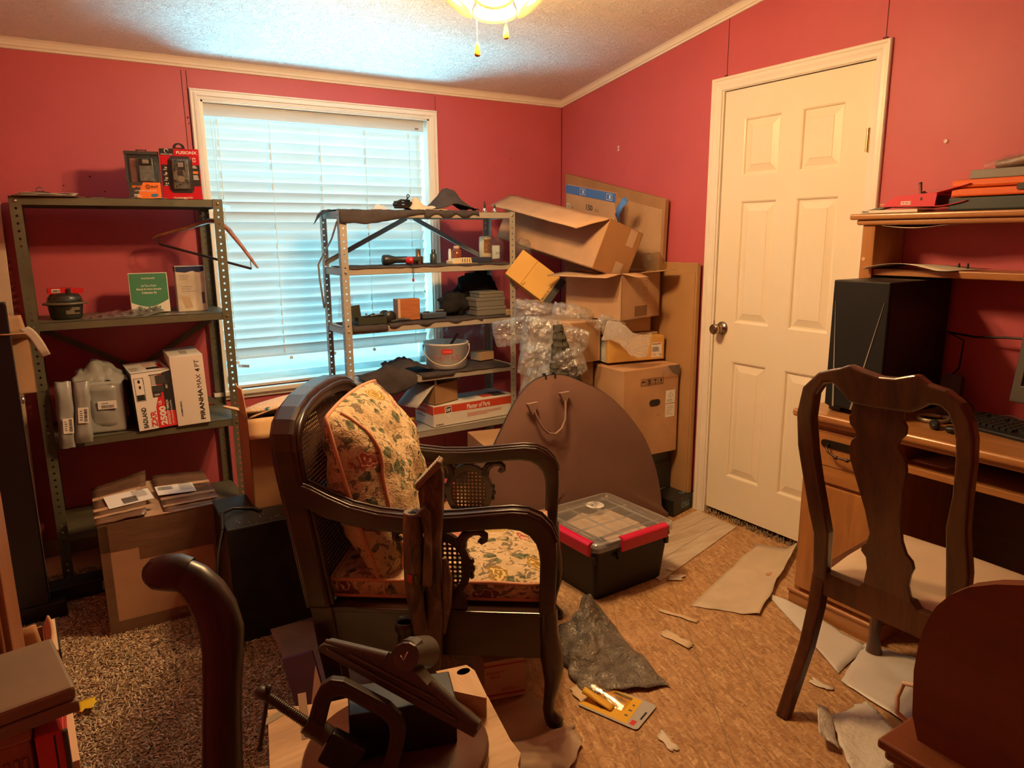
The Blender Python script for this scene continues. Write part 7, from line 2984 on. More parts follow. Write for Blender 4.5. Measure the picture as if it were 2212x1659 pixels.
sheet('foam_wrap', 'small upturned end of foam wrap beside the foreground cabinet', [(-.955, -2.555), (-.905, -2.56), (-1.03, -2.68), (-1.055, -2.63)], FOAMW, z=.010, seed=12, amp=.02,
      curl=lambda u, v, p: V((p.x, p.y, p.z + .03 * (1 - u))))
GLZ = M('plastic_sheeting', (.30, .25, .20), .25, spec=.6, var=.2, vs=5, bump=.7, bs=13, bd=.01)
sheet('plastic_sheeting', 'dusty plastic sheeting spread under the armchair over the carpet edge', [(-2.185, -1.19), (-1.98, -1.24), (-1.78, -1.75), (-2.20, -1.72)], GLZ, z=.030, seed=21, amp=.012)
BRS = M('backing_sheet', (.40, .28, .18), .3, spec=.5, var=.08, vs=7, bump=.25, bs=20, bd=.003)
sheet('backing_sheet', 'brown backing sheet sticking out below the armchair front leg', [(-1.83, -1.98), (-1.58, -1.99), (-1.585, -2.25), (-1.83, -2.36)], BRS, z=.003, seed=16, amp=.006)
sheet('backing_sheet', 'glossy brown backing strip lying over the other at the bottom edge', [(-1.84, -2.16), (-1.58, -2.20), (-1.60, -2.27), (-1.83, -2.42)], M('backing_gloss', (.50, .38, .27), .22, spec=.6, bump=.4, bs=24, bd=.004), z=.010, seed=18, amp=.006,
      curl=lambda u, v, p: V((p.x, p.y, p.z + .010 * (v < .1))))
TAN = M('tape_scrap', (.62, .46, .29), .5)
for k, (pts, lab) in enumerate((([(-.905, -1.85), (-.890, -1.84), (-.83, -1.985), (-.85, -1.99)], 'long thin strip of tan tape on the boards'), ([(-1.015, -1.97), (-.975, -1.96), (-.965, -2.085), (-1.0, -2.095)], 'wide creased scrap of tan tape on the boards'),
                                ([(-1.475, -2.045), (-1.435, -2.04), (-1.46, -2.125), (-1.49, -2.12)], 'bit of tan tape beside the armchair front foot'), ([(-.70, -1.69), (-.66, -1.665), (-.60, -1.70), (-.66, -1.725)], 'curved pale shaving near the corner of the black tote'),
                                ([(-1.40, -2.355), (-1.37, -2.345), (-1.385, -2.43), (-1.41, -2.42)], 'flat white scrap at the bottom edge of the boards'), ([(-.82, -2.435), (-.79, -2.43), (-.785, -2.50), (-.81, -2.495)], 'whitish glue scrap beside the chair rear leg'),
                                ([(-.335, -1.89), (-.30, -1.885), (-.27, -1.93), (-.31, -1.935)], 'curl of orange veneer on the peeled vinyl sheet'), ([(-.64, -1.62), (-.61, -1.61), (-.60, -1.645), (-.63, -1.65)], 'tiny white chip on the boards by the vinyl strip'))):
    m_ = TAN if k < 3 else (M('scrap_white', (.66, .58, .46), .4) if k != 6 else M('veneer', (.55, .27, .10), .5))
    sheet('floor_scrap', lab, pts, m_, z=.008 if k == 6 else .003, cat='scrap', n=5, seed=k, amp=.006)
# grey plastic bag
t = NT('bag_gray')
vec = t.coord('Object')
t.col((.20, .175, .145))
t.bump(t.math('ADD', t.noise(vec, 16, 5, .65, 1.6), t.math('MULTIPLY', t.noise(vec, 50, 3, .6, 1.2), .35)), 1.0, .02)
BAGG = t.set(.20, .35, .8)
b = MB()


def gb(u, v):
    a, b2_, c, d = V((-1.395, -1.80, 0)), V((-1.10, -1.72, 0)), V((-1.205, -2.215, 0)), V((-1.455, -2.10, 0))
    p = a.lerp(b2_, u).lerp(d.lerp(c, u), v)
    e = (max(0, math.sin(PI * u)) * max(0, math.sin(PI * min(1, v * .9 + .08)))) ** .5
    rid = abs(nz(p.x * 7 + p.y * 2, p.y * 7, 2)) * .7 + abs(nz(p.x * 19, p.y * 15, 7)) * .35
    h = .006 + e * (.022 + .085 * rid) + (.085 + .05 * nz(u * 9, v * 9, 4)) * math.exp(-((u - .72) / .20) ** 2 - ((v - .10) / .15) ** 2)
    return (p.x + .02 * nz(u * 5, v * 5, 1), p.y + .02 * nz(u * 5, v * 5, 9), h)


b.grid(56, 56, gb)
o = tag(b.obj('plastic_bag', BAGG, solid=.0008), 'crumpled grey plastic bag on the boards right of the armchair leg', 'bag')
# yellow blister card
cd_ = thing('tool_card', 'yellow and grey tool packaging card with torn clear blister', 'package', (-1.405, -2.19, .004), R_(-69))
b = MB()
cp = rrect(.20, .135, .012)
b.prism(cp, 0, .0016, 'z')
b.obj('card', M('card_gray', (.42, .40, .37), .5), cd_)
b = MB()
b.add([(-.098, -.060, .0019), (.062, -.060, .0019), (.055, .062, .0019), (-.098, .062, .0019)], [(0, 1, 2, 3)], 0)
b.rect(-.005, .05, .06, .012, 1, None, .0022)
b.lines(.045, 0, .012, .08, 3, 1, None, .0022, fill=.3)
b.add([(-.06, -.03, .0023), (-.03, -.045, .0023), (.0, -.02, .0023), (-.02, .01, .0023), (.02, .03, .0023), (-.01, .04, .0023), (-.05, .02, .0023)], [tuple(range(7))], 2)
b.rect(.088, .0, .006, .04, 3, None, .0022)
b.rect(.076, -.045, .015, .022, 4, None, .0022)
b.obj('lettering', [M('card_yellow', (.75, .42, .02), .5), M('print_gray'), M('olive_print', (.28, .19, .04), .5), BLACK(), RED()], cd_)
b = MB()
b.grid(10, 12, lambda u, v: (-.095 + .12 * u, -.02 + .07 * v, .004 + .026 * math.sin(PI * v) * (1 - u * .6)))
b.obj('blister_cover', clear('card_blister', (.95, .85, .6), .2, .08, .4, 30), cd_)
b = MB()
b.grid(8, 4, lambda u, v: (-.10 + .10 * u, -.01 - .03 * v, .006 + .03 * (1 - u) * math.sin(PI * (v * .6 + .2))))
b.obj('torn_flap', M('card_yellow'), cd_, solid=.001)
# mail box under the chair
w_, d_, h_ = .128, .19, .132
o = box_thing('mail_box', 'small brown mailing box with red stripes under the armchair', 'box', w_, d_, h_, [M('mail_card', (.52, .37, .24), .7)], (-1.643, -1.885, .006), R_(-17), .002)
T = FR(w_, d_, h_)
b = MB()
b.rect(0, .050, w_, .007, 0, T)
b.rect(0, -.050, w_, .007, 0, T)
b.text('PRIORITY', .010, 0, T, .058, -.028, .026, .02)
b.text('MAIL', .008, 0, T, .032, -.028, .012, .02, .0003, 1.2)
b.lines(.02, -.034, .06, .012, 3, 0, T, .0003, fill=.4)
b.obj('lettering', M('mail_red', (.36, .05, .04), .6), o)
# things seen under the far arm
o = box_thing('brown_carton', 'low brown carton behind the armchair holding small things', 'box', .34, .26, .265, [CARD2()], (-1.43, -.93, .001), R_(-12), .004)
o = box_thing('white_small_box', 'small white printed box under the far armchair arm', 'box', .13, .09, .105, [WHITE()], (-1.435, -.87, .268), R_(-20), .002)
b = MB()
b.lines(0, .0, .10, .07, 5, 0, FR(.13, .09, .105), seed=4, fill=.4)
b.rect(.03, .03, .04, .02, 1, FR(.13, .09, .105), .0004)
b.rect(0, 0, .10, .06, 1, TOPF(.13, .09, .105), .0004)
b.obj('lettering', [M('print_gray'), M('print_pinkish', (.45, .12, .16), .5)], o)
o = thing('tool_rail', 'black metal tool rail lying in front of the white printed box', 'tool', (-1.46, -.975, .272), R_(-15))
b = MB()
b.box((0, 0, .012), (.20, .035, .022))
b.obj('rail', M('gun_metal'), o, bev=.002)
b = MB()
b.cyl((-.09, -.01, .03), (.08, -.01, .03), .007, n=10)
b.obj('rod', STEEL(), o)
o = thing('yellow_envelope', 'yellow padded envelope beside the floral cushion', 'envelope', (-1.505, -1.03, .295), (R_(35), R_(15), R_(-20)))
b = MB()
b.grid(8, 8, lambda u, v: (.14 * (u - .5), .11 * (v - .5), .015 * math.sin(PI * u) * math.sin(PI * v)))
b.grid(8, 8, lambda u, v: (.14 * (u - .5), .11 * (v - .5), -.010 * math.sin(PI * u) * math.sin(PI * v)))
b.obj('sleeve', M('envelope_yellow', (.72, .38, .02), .5), o)
o = box_thing('red_box', 'small dark red box beside the yellow padded envelope', 'box', .12, .08, .07, [M('box_maroon', (.28, .03, .03), .5)], (-1.36, -.96, .268), R_(10), .002)
o = box_thing('purple_card', 'purple and white card standing on edge behind the stool', 'card', .085, .012, .26, [M('purple_card', (.10, .035, .16), .4)], (-2.205, -1.86, .02), R_(-25), .001, None, (R_(-4), R_(-12)))
b = MB()
b.add([(-.0405, -.128, .0004), (.0405, -.128, .0004), (.0405, .09, .0004)], [(0, 1, 2)], 0, False, FR(.085, .012, .26))
b.obj('white_print', WHITE(), o)

# ---------------------------------------------------------------- stool with clamp, block and nozzle
stl = thing('stool', 'wooden stool with a round brown top over a square board', 'stool', (-2.233, -2.478, 0))
PLY = wood('raw_wood', (.36, .21, .10), (.58, .38, .20), 4, 'x', .65)
b = MB()
b.lathe([(0, .391), (.172, .391), (.180, .397), (.181, .412), (.174, .420), (0, .420)], 48)
b.obj('round_top', M('brown_lacquer', (.085, .028, .016), .32, spec=.5, var=.15, vs=5), stl)
s0 = V((-2.233, -2.478))
bdp = [(-2.41, -2.185), (-2.28, -2.235), (-2.03, -2.285), (-1.985, -2.41), (-2.018, -2.555), (-2.022, -2.60), (-2.045, -2.625), (-2.10, -2.76), (-2.40, -2.74), (-2.46, -2.40)]
b = MB()
b.prism([(p[0] - s0.x, p[1] - s0.y) for p in bdp], .366, .390, 'z')
b.obj('board', PLY, stl, bev=.002)
for (x, y) in ((-.12, -.12), (.12, -.12), (.12, .12), (-.12, .12)):
    b = MB()
    b.cyl((x, y, .366), (x * 1.25, y * 1.25, 0), .018, .014, 12)
    b.obj('leg', PLY, stl)
b = MB()
T = face((-2.382 - s0.x, -2.30 - s0.y, .3905), (1, .30, 0), (-.30, 1, 0))
b.rect(.06, -.02, .16, .018, 0, T @ rotz(R_(60)), .0004)
b.rect(-.0, .085, .05, .02, 1, T, .0004)
b.obj('stain', [M('wood_stain', (.20, .11, .05), .7), M('wood_stain2', (.26, .20, .12), .7)], stl)
o = thing('wood_offcut', 'raw wooden offcut with a knot lying on the stool board', 'wood', (-2.03, -2.385, .391))
b = MB()
op = [(-2.07, -2.325), (-2.0, -2.342), (-1.995, -2.37), (-2.018, -2.462), (-2.024, -2.470), (-2.075, -2.405)]
b.prism([(p[0] + 2.03, p[1] + 2.385) for p in op], 0, .046, 'z')
b.obj('block', wood('offcut_wood', (.40, .23, .11), (.62, .42, .23), 3, 'y', .6), o, bev=.002)
b = MB()
b.lathe([(0, .0465), (.016, .0465)], 16, 0, Mx.Translation((.012, .025, 0)) @ Mx.Diagonal((1, .7, 1, 1)))
b.obj('knot', M('knot_wood', (.30, .18, .10), .7), o)
o = box_thing('steel_block', 'heavy black steel block standing on the round stool top', 'block', .205, .095, .098, [M('block_black', (.020, .018, .016), .42, .4, var=.2, vs=10)], (-2.213, -2.462, .421), R_(-19), .003)

clp = thing('c_clamp', 'black iron C clamp with a threaded screw on the stool', 'clamp', (0, 0, 0))
a_ = V((.808, -.520, -.276)).normalized()
u_ = V((.18, .13, .95))
u_ = (u_ - a_ * u_.dot(a_)).normalized()
clp.matrix_world = face((-2.315, -2.500, .526), a_, u_)
IRON = M('cast_iron', (.045, .038, .032), .45, .2, var=.15, vs=20, bump=.15, bs=90)
k = 1.0
po = [(-.088, -.052), (-.088, .018), (-.083, .045), (-.068, .060), (-.045, .063), (.048, .040), (.075, .024), (.090, .0), (.094, -.03), (.096, -.085), (.094, -.105)]
pi = [(-.056, -.052), (-.058, .012), (-.055, .025), (-.047, .033), (-.036, .035), (.040, .014), (.056, .004), (.063, -.012), (.066, -.035), (.066, -.075), (.050, -.105)]
b = MB()
b.ring(po, pi, -.015, .010, 'z')
b.obj('frame', IRON, clp, bev=.006, seg=3)
b = MB()
b.ring([(p[0] * 1.0, p[1] + .002) for p in po], [(o_[0] * .7 + i_[0] * .3, o_[1] * .7 + i_[1] * .3) for o_, i_ in zip(po, pi)], -.012, .012, 'z')
b.obj('frame_flange', IRON, clp, bev=.003)
sdir = V((.94, -.34, 0)).normalized()
p_ = V((-.178, .002, 0))
b = MB()
b.cyl(V((-.090, -.030, 0)), V((-.045, -.046, 0)), .019, n=16)
b.obj('boss', IRON, clp)
pts, rr = [], []
for q in range(120):
    pts.append(p_ + sdir * (q / 119 * .155))
    rr.append(.0088 if q % 3 else .0108)
b = MB()
b.tube(pts, rr, 12)
b.obj('screw', M('screw_iron', (.06, .045, .036), .35, .6), clp)
b = MB()
b.ball(p_ - sdir * .006, (.013, .013, .013), 12, 8)
b.obj('screw_head', IRON, clp)
b = MB()
b.cyl(p_ + V((.004, .014, 0)), p_ + V((.018, -.098, 0)), .004, n=8)
b.ball(p_ + V((.004, .014, 0)), (.0065, .0065, .0065), 10, 6)
b.ball(p_ + V((.018, -.098, 0)), (.0065, .0065, .0065), 10, 6)
b.obj('tommy_bar', IRON, clp)
b = MB()
b.box((.005, -.068, .0), (.07, .06, .03), 0, Mx.Rotation(R_(-14), 4, 'Z'))
b.obj('jaw_block', M('block_black'), clp, bev=.004)

nzl = thing('vacuum_nozzle', 'black triangular vacuum floor nozzle leaning over the steel block', 'nozzle', (-2.19, -2.43, .53))
n0 = V((-2.19, -2.43, .53))
NP = M('nozzle_black', (.070, .062, .050), .42, spec=.45)
Cc = V((-2.70595, -3.646787, 1.400475))


def near(p, t1):
    d = V(p) - Cc
    return Cc + d * (t1 / d.dot(_f))


out_ = [(-2.322, -2.309, .575), (-2.317, -2.309, .582), (-2.308, -2.315, .588), (-2.264, -2.356, .579), (-2.211, -2.406, .568), (-2.202, -2.409, .58), (-2.191, -2.412, .593), (-2.179, -2.419, .6), (-2.169, -2.428, .601), (-2.161, -2.437, .596), (-2.159, -2.444, .584), (-2.163, -2.448, .569), (-2.171, -2.449, .552), (-2.154, -2.475, .527), (-2.136, -2.503, .5), (-2.101, -2.55, .465), (-2.094, -2.559, .459), (-2.095, -2.563, .449), (-2.1, -2.562, .441), (-2.113, -2.547, .449), (-2.216, -2.429, .51)]
lt = lambda x: 1.42 - .10 * (x + 2.322) / .228
P = [near(p, lt(p[0])) - n0 for p in out_]
# best plane axes
ax = (P[16] - P[0]).normalized()
nrm = ax.cross(P[8] - P[0]).normalized()
if nrm.dot(V((-.5, -1, .9))) < 0:
    nrm = -nrm
cen = sum(P, V()) / len(P)
P = [p - nrm * (p - cen).dot(nrm) for p in P]
n = len(P)
b = MB()
front = [p + nrm * .010 for p in P]
rim = [cen + (p - cen) * .985 + nrm * .014 for p in P]
backp = [p - nrm * .016 for p in P]
b.add([tuple(p) for p in backp + front + rim], [tuple(range(n))] + [(q * n + i, q * n + (i + 1) % n, (q + 1) * n + (i + 1) % n, (q + 1) * n + i) for q in range(2) for i in range(n)] + [tuple(range(2 * n, 3 * n))])
b.obj('body', NP, nzl)
for (p0, p1) in (((-2.306, -2.334, .586), (-2.125, -2.539, .48)), ((-2.271, -2.367, .58), (-2.148, -2.504, .512))):
    q0, q1 = near(p0, lt(p0[0])) - n0, near(p1, lt(p1[0])) - n0
    q0, q1 = [q - nrm * (q - cen).dot(nrm) + nrm * .016 for q in (q0, q1)]
    b = MB()
    b.tube([q0, q1], .0035, 6)
    b.obj('rib', NP, nzl)
b = MB()
b.tube([P[0] + nrm * .004, P[20] + nrm * .006, P[19] + nrm * .006], .004, 8)
b.obj('lip', NP, nzl)
b = MB()
c0 = (P[8] + P[12] + P[6]) / 3 + V((.0, .0, -.006))
dirn = (V((-2.130, -2.407, .547)) - V((-2.19, -2.444, .585))).normalized()
b.tube([c0 + nrm * .012 - dirn * .004, c0 + dirn * .030, c0 + dirn * .062], [.028, .030, .031], 24)
b.obj('neck', NP, nzl)
b = MB()
b.tube([P[13] + nrm * .006, P[15] + nrm * .006, P[16] + nrm * .004], [.012, .010, .008], 10)
b.obj('rounded_edge', NP, nzl)
b = MB()
b.tube([P[4] + nrm * .006, P[3] + nrm * .006, P[2] + nrm * .004], [.010, .009, .006], 10)
b.obj('rounded_edge', NP, nzl)
b = MB()
q = c0 + nrm * .026
b.tube([q + V((.008, -.002, .012)), q + V((.0, .0, -.004)), q + V((-.004, .002, .006))], .0012, 5)
b.obj('white_scratch', WHITE(), nzl)

# ---------------------------------------------------------------- foreground chair post
fc = thing('wooden_chair', 'dark brown chair in the foreground with one thick curved post showing', 'chair', (-2.575, -2.74, 0), R_(0))
f0 = V((-2.575, -2.74, 0))
PW = wood('post_brown', (.011, .0058, .0045), (.022, .011, .0085), 3, 'z', .36, .1)
b = MB()
pts = [(-2.588, -2.748, 0), (-2.588, -2.748, .45), (-2.586, -2.742, .71), (-2.579, -2.732, .78), (-2.573, -2.727, .83), (-2.568, -2.722, .868), (-2.566, -2.717, .895), (-2.570, -2.708, .922), (-2.578, -2.699, .944), (-2.590, -2.689, .962), (-2.603, -2.679, .971)]
b.tube([V(p) - f0 for p in pts], [.024, .028, .029, .0275, .0275, .029, .031, .031, .029, .026, .023], 16, sq=.9)
b.obj('post', PW, fc)
b = MB()
pts = [(-2.596, -2.684, .968), (-2.606, -2.678, .972), (-2.620, -2.668, .972), (-2.632, -2.660, .970), (-2.638, -2.655, .968), (-2.641, -2.653, .967)]
b.tube([V(p) - f0 for p in pts], [.0235, .0245, .024, .021, .015, .004], 16)
b.obj('scroll_end', PW, fc)
b = MB()
b.lathe([(0, .45), (.17, .45), (.18, .46), (.18, .478), (.16, .484), (0, .484)], 32, 0, Mx.Translation((.0, -.17, 0)))
b.obj('seat', PW, fc)
for (x, y) in ((-.10, -.29), (.10, -.29), (-.11, -.06)):
    b = MB()
    b.cyl((x, y, .455), (x * 1.2, y * 1.05, 0), .019, .015, 12)
    b.obj('leg', PW, fc)

# ---------------------------------------------------------------- foreground right: cabinet with an arched panel
fr = thing('arched_cabinet', 'reddish brown cabinet with an arched upright panel and moulded ledge at the right', 'cabinet', (-1.40, -3.55, 0))
MAH = wood('mahogany', (.115, .030, .010), (.185, .056, .018), 2.2, 'y', .38, .15)
c0_ = V((-1.40, -3.55, 0))
ap = [(-3.118, .560), (-3.105, .60), (-3.099, .68), (-3.102, .735), (-3.110, .775), (-3.122, .808), (-3.140, .836), (-3.165, .860), (-3.20, .880), (-3.26, .903), (-3.34, .920), (-3.45, .928), (-3.56, .928), (-3.67, .92), (-3.75, .903), (-3.81, .88), (-3.85, .85), (-3.88, .80), (-3.89, .72), (-3.89, .56)]
b = MB()
b.prism([(y - c0_.y, z) for y, z in ap], -1.560 - c0_.x, -1.532 - c0_.x, 'x')
b.obj('arched_panel', MAH, fr, bev=.006, seg=3)
b = MB()
b.b2((-1.612 - c0_.x, -3.93 - c0_.y, .542), (-1.15 - c0_.x, -3.078 - c0_.y, .560))
b.obj('ledge', MAH, fr, bev=.005, seg=3)
b = MB()
b.b2((-1.602 - c0_.x, -3.92 - c0_.y, .520), (-1.16 - c0_.x, -3.086 - c0_.y, .542))
b.b2((-1.590 - c0_.x, -3.91 - c0_.y, .500), (-1.17 - c0_.x, -3.096 - c0_.y, .520))
b.obj('ledge_moulding', MAH, fr, bev=.007, seg=3)
b = MB()
b.b2((-1.575 - c0_.x, -3.90 - c0_.y, 0), (-1.18 - c0_.x, -3.11 - c0_.y, .500))
b.obj('body', MAH, fr, bev=.003)
b = MB()
b.tube([(-1.12, -3.02, .36), (-1.085, -2.90, .352), (-1.062, -2.842, .322), (-1.078, -2.838, .290), (-1.088, -2.846, .255), (-1.07, -2.866, .232), (-1.04, -2.95, .12), (-1.02, -3.0, .006)], .006, 8)
tag(b.obj('cream_cable', M('cable_cream', (.60, .42, .30), .45)), 'loop of cream cable beside the arched cabinet', 'cord')

# ---------------------------------------------------------------- foreground left: bookcase, case, binder, cartons
bk2 = thing('bookcase', 'orange brown wooden bookcase side with grooves at the left edge', 'bookcase', (-2.94, -2.07, 0))
ORW = wood('orange_brown', (.20, .075, .030), (.34, .14, .060), 3, 'z', .4)
b = MB()
b.b2((-.11, -.12, 0), (.107, .12, 1.30))
b.obj('carcass', ORW, bk2, bev=.004)
for x in (.068, .090):
    b = MB()
    b.tube([(x, -.121, .02), (x, -.121, 1.28)], .007, 8)
    b.obj('moulding', ORW, bk2)
sd = thing('side_table', 'low wooden table with fluted leg under the grey case', 'table', (-2.92, -2.31, 0))
b = MB()
b.b2((-.13, -.09, .628), (.11, .085, .654))
b.obj('table_top', ORW, sd, bev=.004)
for (x, y) in ((.085, -.07), (-.1, -.07), (-.1, .06), (.085, .06)):
    b = MB()
    b.b2((x - .022, y - .016, 0), (x + .022, y + .016, .628))
    lg = b.obj('leg', ORW, sd, bev=.004)
    for dx in (-.012, .0, .012):
        b = MB()
        b.tube([(x + dx, y - .0165, .02), (x + dx, y - .0165, .60)], .0045, 6)
        b.obj('flute', ORW, lg)
gcs = thing('gray_hard_case', 'grey brown hard case lying on the low table in the left foreground', 'case', (-2.9025, -2.332, .656), R_(9))
GB = M('case_taupe', (.20, .14, .085), .6, var=.1, vs=6)
b = MB()
b.b2((-.16, -.098, 0), (.148, .098, .020))
b.obj('base', GB, gcs, bev=.004)
b = MB()
b.b2((-.16, -.096, .021), (.146, .096, .046))
b.obj('lid', GB, gcs, bev=.006)
o = box_thing('red_binder', 'red binder with a dark line standing beside the low table', 'binder', .040, .17, .60, [M('binder_red', (.55, .035, .03), .45)], (-2.787, -2.315, .03), 0, .002)
b = MB()
b.rect(.006, .18, .003, .23, 0, FR(.040, .17, .60))
b.rect(-.004, .065, .03, .002, 0, FR(.040, .17, .60))
b.rect(0, .02, .04, .012, 0, FR(.040, .17, .60))
b.obj('dark_line', BLACK(), o)
b = MB()
b.cyl((.021, -.088, .0), (.021, -.088, .60), .004, n=8)
b.obj('spine_rod', M('rod_gray', (.06, .07, .07), .4), o)
o = box_thing('cream_envelope', 'cream stiff envelope standing against the red binder', 'envelope', .022, .15, .535, [M('envelope_cream', (.66, .48, .30), .65)], (-2.766, -2.322, .03), R_(2), .001)
o = carton('pen_carton', 'narrow tan carton of pens standing by the bookcase', .13, .17, .49, (-2.868, -1.84, .02), R_(2), [('f', .085, -4, .48, 1.0, .012), ('f', .025, 15, 0, .46), ('r', .03, 20)], M('card_orange', (.50, .27, .13), .8))
o = thing('marker', 'silver tipped marker lying in the tan carton', 'marker', (-2.865, -1.86, .50), R_(20))
b = MB()
b.cyl((-.06, .05, 0), (.0, -.01, .005), .011, n=12)
b.obj('barrel', M('torch_black'), o)
b = MB()
b.cyl((.0, -.01, .005), (.016, -.026, .006), .010, .003, 12)
b.obj('tip', STEEL(), o)
o = thing('pen', 'slim silver pen lying in the tan carton', 'pen', (-2.875, -1.80, .508), R_(-15))
b = MB()
b.cyl((-.05, 0, 0), (.05, .0, .004), .004, n=8)
b.obj('barrel', STEEL(), o)
o = box_thing('dark_fill', 'dark packing inside the tan carton of pens', 'packing', .115, .15, .46, [M('soft_black')], (-2.868, -1.84, .025), R_(2), .004)
o = box_thing('cream_folder', 'cream folder with a black edge behind the tan carton', 'folder', .012, .16, .49, [M('envelope_cream')], (-2.787, -1.83, .03), R_(2), .001)
b = MB()
b.b2((.006, -.08, 0), (.009, .08, .49))
b.obj('black_edge', BLACK(), o)
sheet('yellow_scrap', 'small yellow paper scrap on the shag carpet', [(-2.775, -1.315), (-2.728, -1.312), (-2.735, -1.365), (-2.775, -1.37)], M('yellow_paper', (.80, .56, .02), .5), z=.032, cat='paper', n=5, seed=3)
sheet('carpet_scrap', 'tiny tan wood chip on the shag carpet', [(-2.545, -1.06), (-2.525, -1.06), (-2.525, -1.075), (-2.545, -1.075)], TAN, z=.032, cat='scrap', n=3, seed=5)

# ---------------------------------------------------------------- mounted fish at the upper left
fs = thing('mounted_fish', 'green mounted fish with dark spiny fins at the top left corner', 'fish', (-2.93, -1.40, 2.10), R_(0))
b = MB()
b.ball((-.03, 0, .14), (.075, .10, .17), 20, 14)
b.obj('body', M('fish_green', (.22, .38, .24), .3, var=.3, vs=14), fs)
FIN = M('fin_dark', (.035, .028, .020), .5)
for (pts) in ([(.036, .10), (.058, .115), (.050, .03)], [(.03, .02), (.05, -.01), (.055, -.06), (.075, -.075), (.04, -.08), (.0, -.07)]):
    b = MB()
    b.prism(pts, -.004, .004, 'y')
    b.obj('fin', FIN, fs, bev=.001)
b = MB()
b.tube([(-.02, 0, -.22), (.03, 0, -.252), (.055, 0, -.275)], [.006, .005, .0015], 8)
b.obj('pale_spine', M('spine_pale', (.62, .48, .40), .5), fs)
b = MB()
b.b2((-.12, -.08, -.24), (-.10, .16, .32))
b.obj('plaque', PW, fs, bev=.004)

# ---------------------------------------------------------------- ceiling fan light
fan = thing('ceiling_fan_light', 'lit ceiling fan light with ribbed glass bell shades and pull chains', 'ceiling fan', (-1.45, -1.605, 2.17))
FM = M('fan_brass', (.55, .36, .14), .3, 1.0)
b = MB()
b.lathe([(0, .0), (.03, .0), (.055, .02), (.06, .05), (.045, .07), (.03, .09), (.09, .10), (.125, .13), (.125, .20), (.09, .22), (.02, .23), (.016, .262), (.07, .254), (.07, .262)], 32)
b.obj('motor_housing', FM, fan)
t = NT('lit_glass')
em = t.n('ShaderNodeEmission')
vec = t.coord('Object')
em.inputs[0].default_value = (1.0, .66, .20, 1)
em.inputs[1].default_value = 1.0
tl = t.n('ShaderNodeBsdfTranslucent')
tl.inputs[0].default_value = (.95, .85, .62, 1)
mx = t.n('ShaderNodeMixShader')
mx.inputs[0].default_value = .62
gl = t.n('ShaderNodeBsdfGlossy')
gl.inputs['Roughness'].default_value = .15
m2 = t.n('ShaderNodeMixShader')
m2.inputs[0].default_value = .06
t.l(em.outputs[0], mx.inputs[1])
t.l(tl.outputs[0], mx.inputs[2])
t.l(mx.outputs[0], m2.inputs[1])
t.l(gl.outputs[0], m2.inputs[2])
t.l(m2.outputs[0], t.out.inputs['Surface'])
GLASS = t.m
t = NT('bulb_lit')
em = t.n('ShaderNodeEmission')
em.inputs[0].default_value = (1.0, .78, .42, 1)
em.inputs[1].default_value = 14
t.l(em.outputs[0], t.out.inputs['Surface'])
BULB = t.m
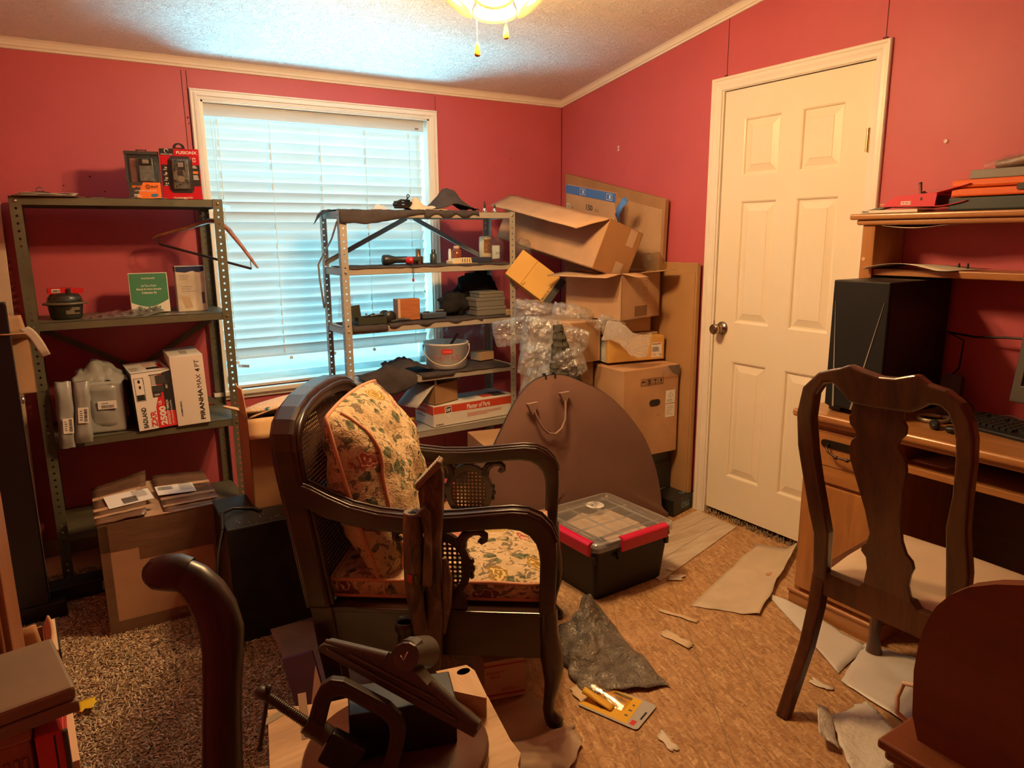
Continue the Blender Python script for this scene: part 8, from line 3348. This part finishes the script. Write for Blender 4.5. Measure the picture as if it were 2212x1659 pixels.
for k, a in enumerate((238, 328, 58, 148)):
    d = V((math.cos(R_(a)), math.sin(R_(a)), 0))
    axis = (d * .62 - V((0, 0, 1)) * .78).normalized()
    base_ = d * .055 + V((0, 0, .030))
    Tm = V((0, 0, 1)).rotation_difference(axis).to_matrix().to_4x4()
    Tm.translation = base_
    b = MB()
    prof_ = [(.020, .005), (.030, .012), (.043, .030), (.050, .055), (.054, .080), (.060, .100), (.070, .115), (.0745, .120), (.0725, .122), (.066, .113)]
    n = 48
    vs, fs_ = [], []
    for r, z in prof_:
        for q in range(n):
            th_ = 2 * PI * q / n
            rr_ = r * (1 + (.012 if q % 2 else -.012) * (r > .035))
            vs.append((rr_ * math.cos(th_), rr_ * math.sin(th_), z))
    for i in range(len(prof_) - 1):
        for q in range(n):
            q2 = (q + 1) % n
            fs_.append((i * n + q, i * n + q2, (i + 1) * n + q2, (i + 1) * n + q))
    b.add(vs, fs_, 0, True, Tm)
    sh = b.obj('glass_shade', GLASS, fan)
    b = MB()
    b.lathe([(0, .02), (.012, .02), (.014, .035), (.024, .055), (.026, .07), (.018, .087), (0, .093)], 18, 0, Tm)
    b.obj('bulb', BULB, sh)
    b = MB()
    b.tube([V((0, 0, .04)), base_ * .7 + V((0, 0, .012)), base_, base_ + axis * .012], [.010, .010, .016, .022], 12)
    b.obj('light_arm', FM, fan)
    lp = V((-1.45, -1.605, 2.17)) + base_ + axis * .128
    lamp('bulb_light', 'POINT', lp, LAMP_W, WARM, .04)
for k, (x, y, z0, L_) in enumerate(((-.064, -.001, 2.10, .118), (.017, -.038, 2.10, .05))):
    b = MB()
    nb_ = int((L_ + .02) / .0075)
    zt_ = z0 - 2.12 + .03
    zb_ = -.190 if k == 0 else -.138
    m_ = int((zt_ - zb_) / .0068)
    for q in range(m_):
        b.ball((x, y, zt_ - q * .0068), (.0024, .0024, .0024), 6, 4)
    b.tube([(x, y, zt_), (x, y, zb_)], .0007, 4)
    ch_ = b.obj('pull_chain', M('chain', (.65, .55, .40), .35, .6), fan)
    b = MB()
    b.lathe([(.001, .0), (.0045, -.002), (.006, -.012), (.009, -.028), (.0095, -.036), (.007, -.041), (.001, -.043)], 14, 0, Mx.Translation((x, y, zb_)))
    b.obj('pull_knob', M('amber_wood', (.62, .27, .035), .25), ch_)
for k, a in enumerate((-8, 64, 136, 208, 280)):
    d = V((math.cos(R_(a)), math.sin(R_(a)), 0))
    s_ = V((-d.y, d.x, 0))
    b = MB()
    op = [(.13, -.03), (.20, -.05), (.50, -.062), (.56, -.045), (.575, 0), (.56, .045), (.50, .062), (.20, .05), (.13, .03)]
    z_ = .155
    vs = [tuple(d * p[0] + s_ * p[1] + V((0, 0, z_ + .10 * p[1]))) for p in op] + [tuple(d * p[0] + s_ * p[1] + V((0, 0, z_ + .10 * p[1] + .006))) for p in op]
    n = len(op)
    b.add(vs, [(i, (i + 1) % n, n + (i + 1) % n, n + i) for i in range(n)] + [tuple(range(n))[::-1], tuple(range(n, 2 * n))])
    b.obj('blade', M('blade_brown', (.16, .10, .06), .4), fan, bev=.001)
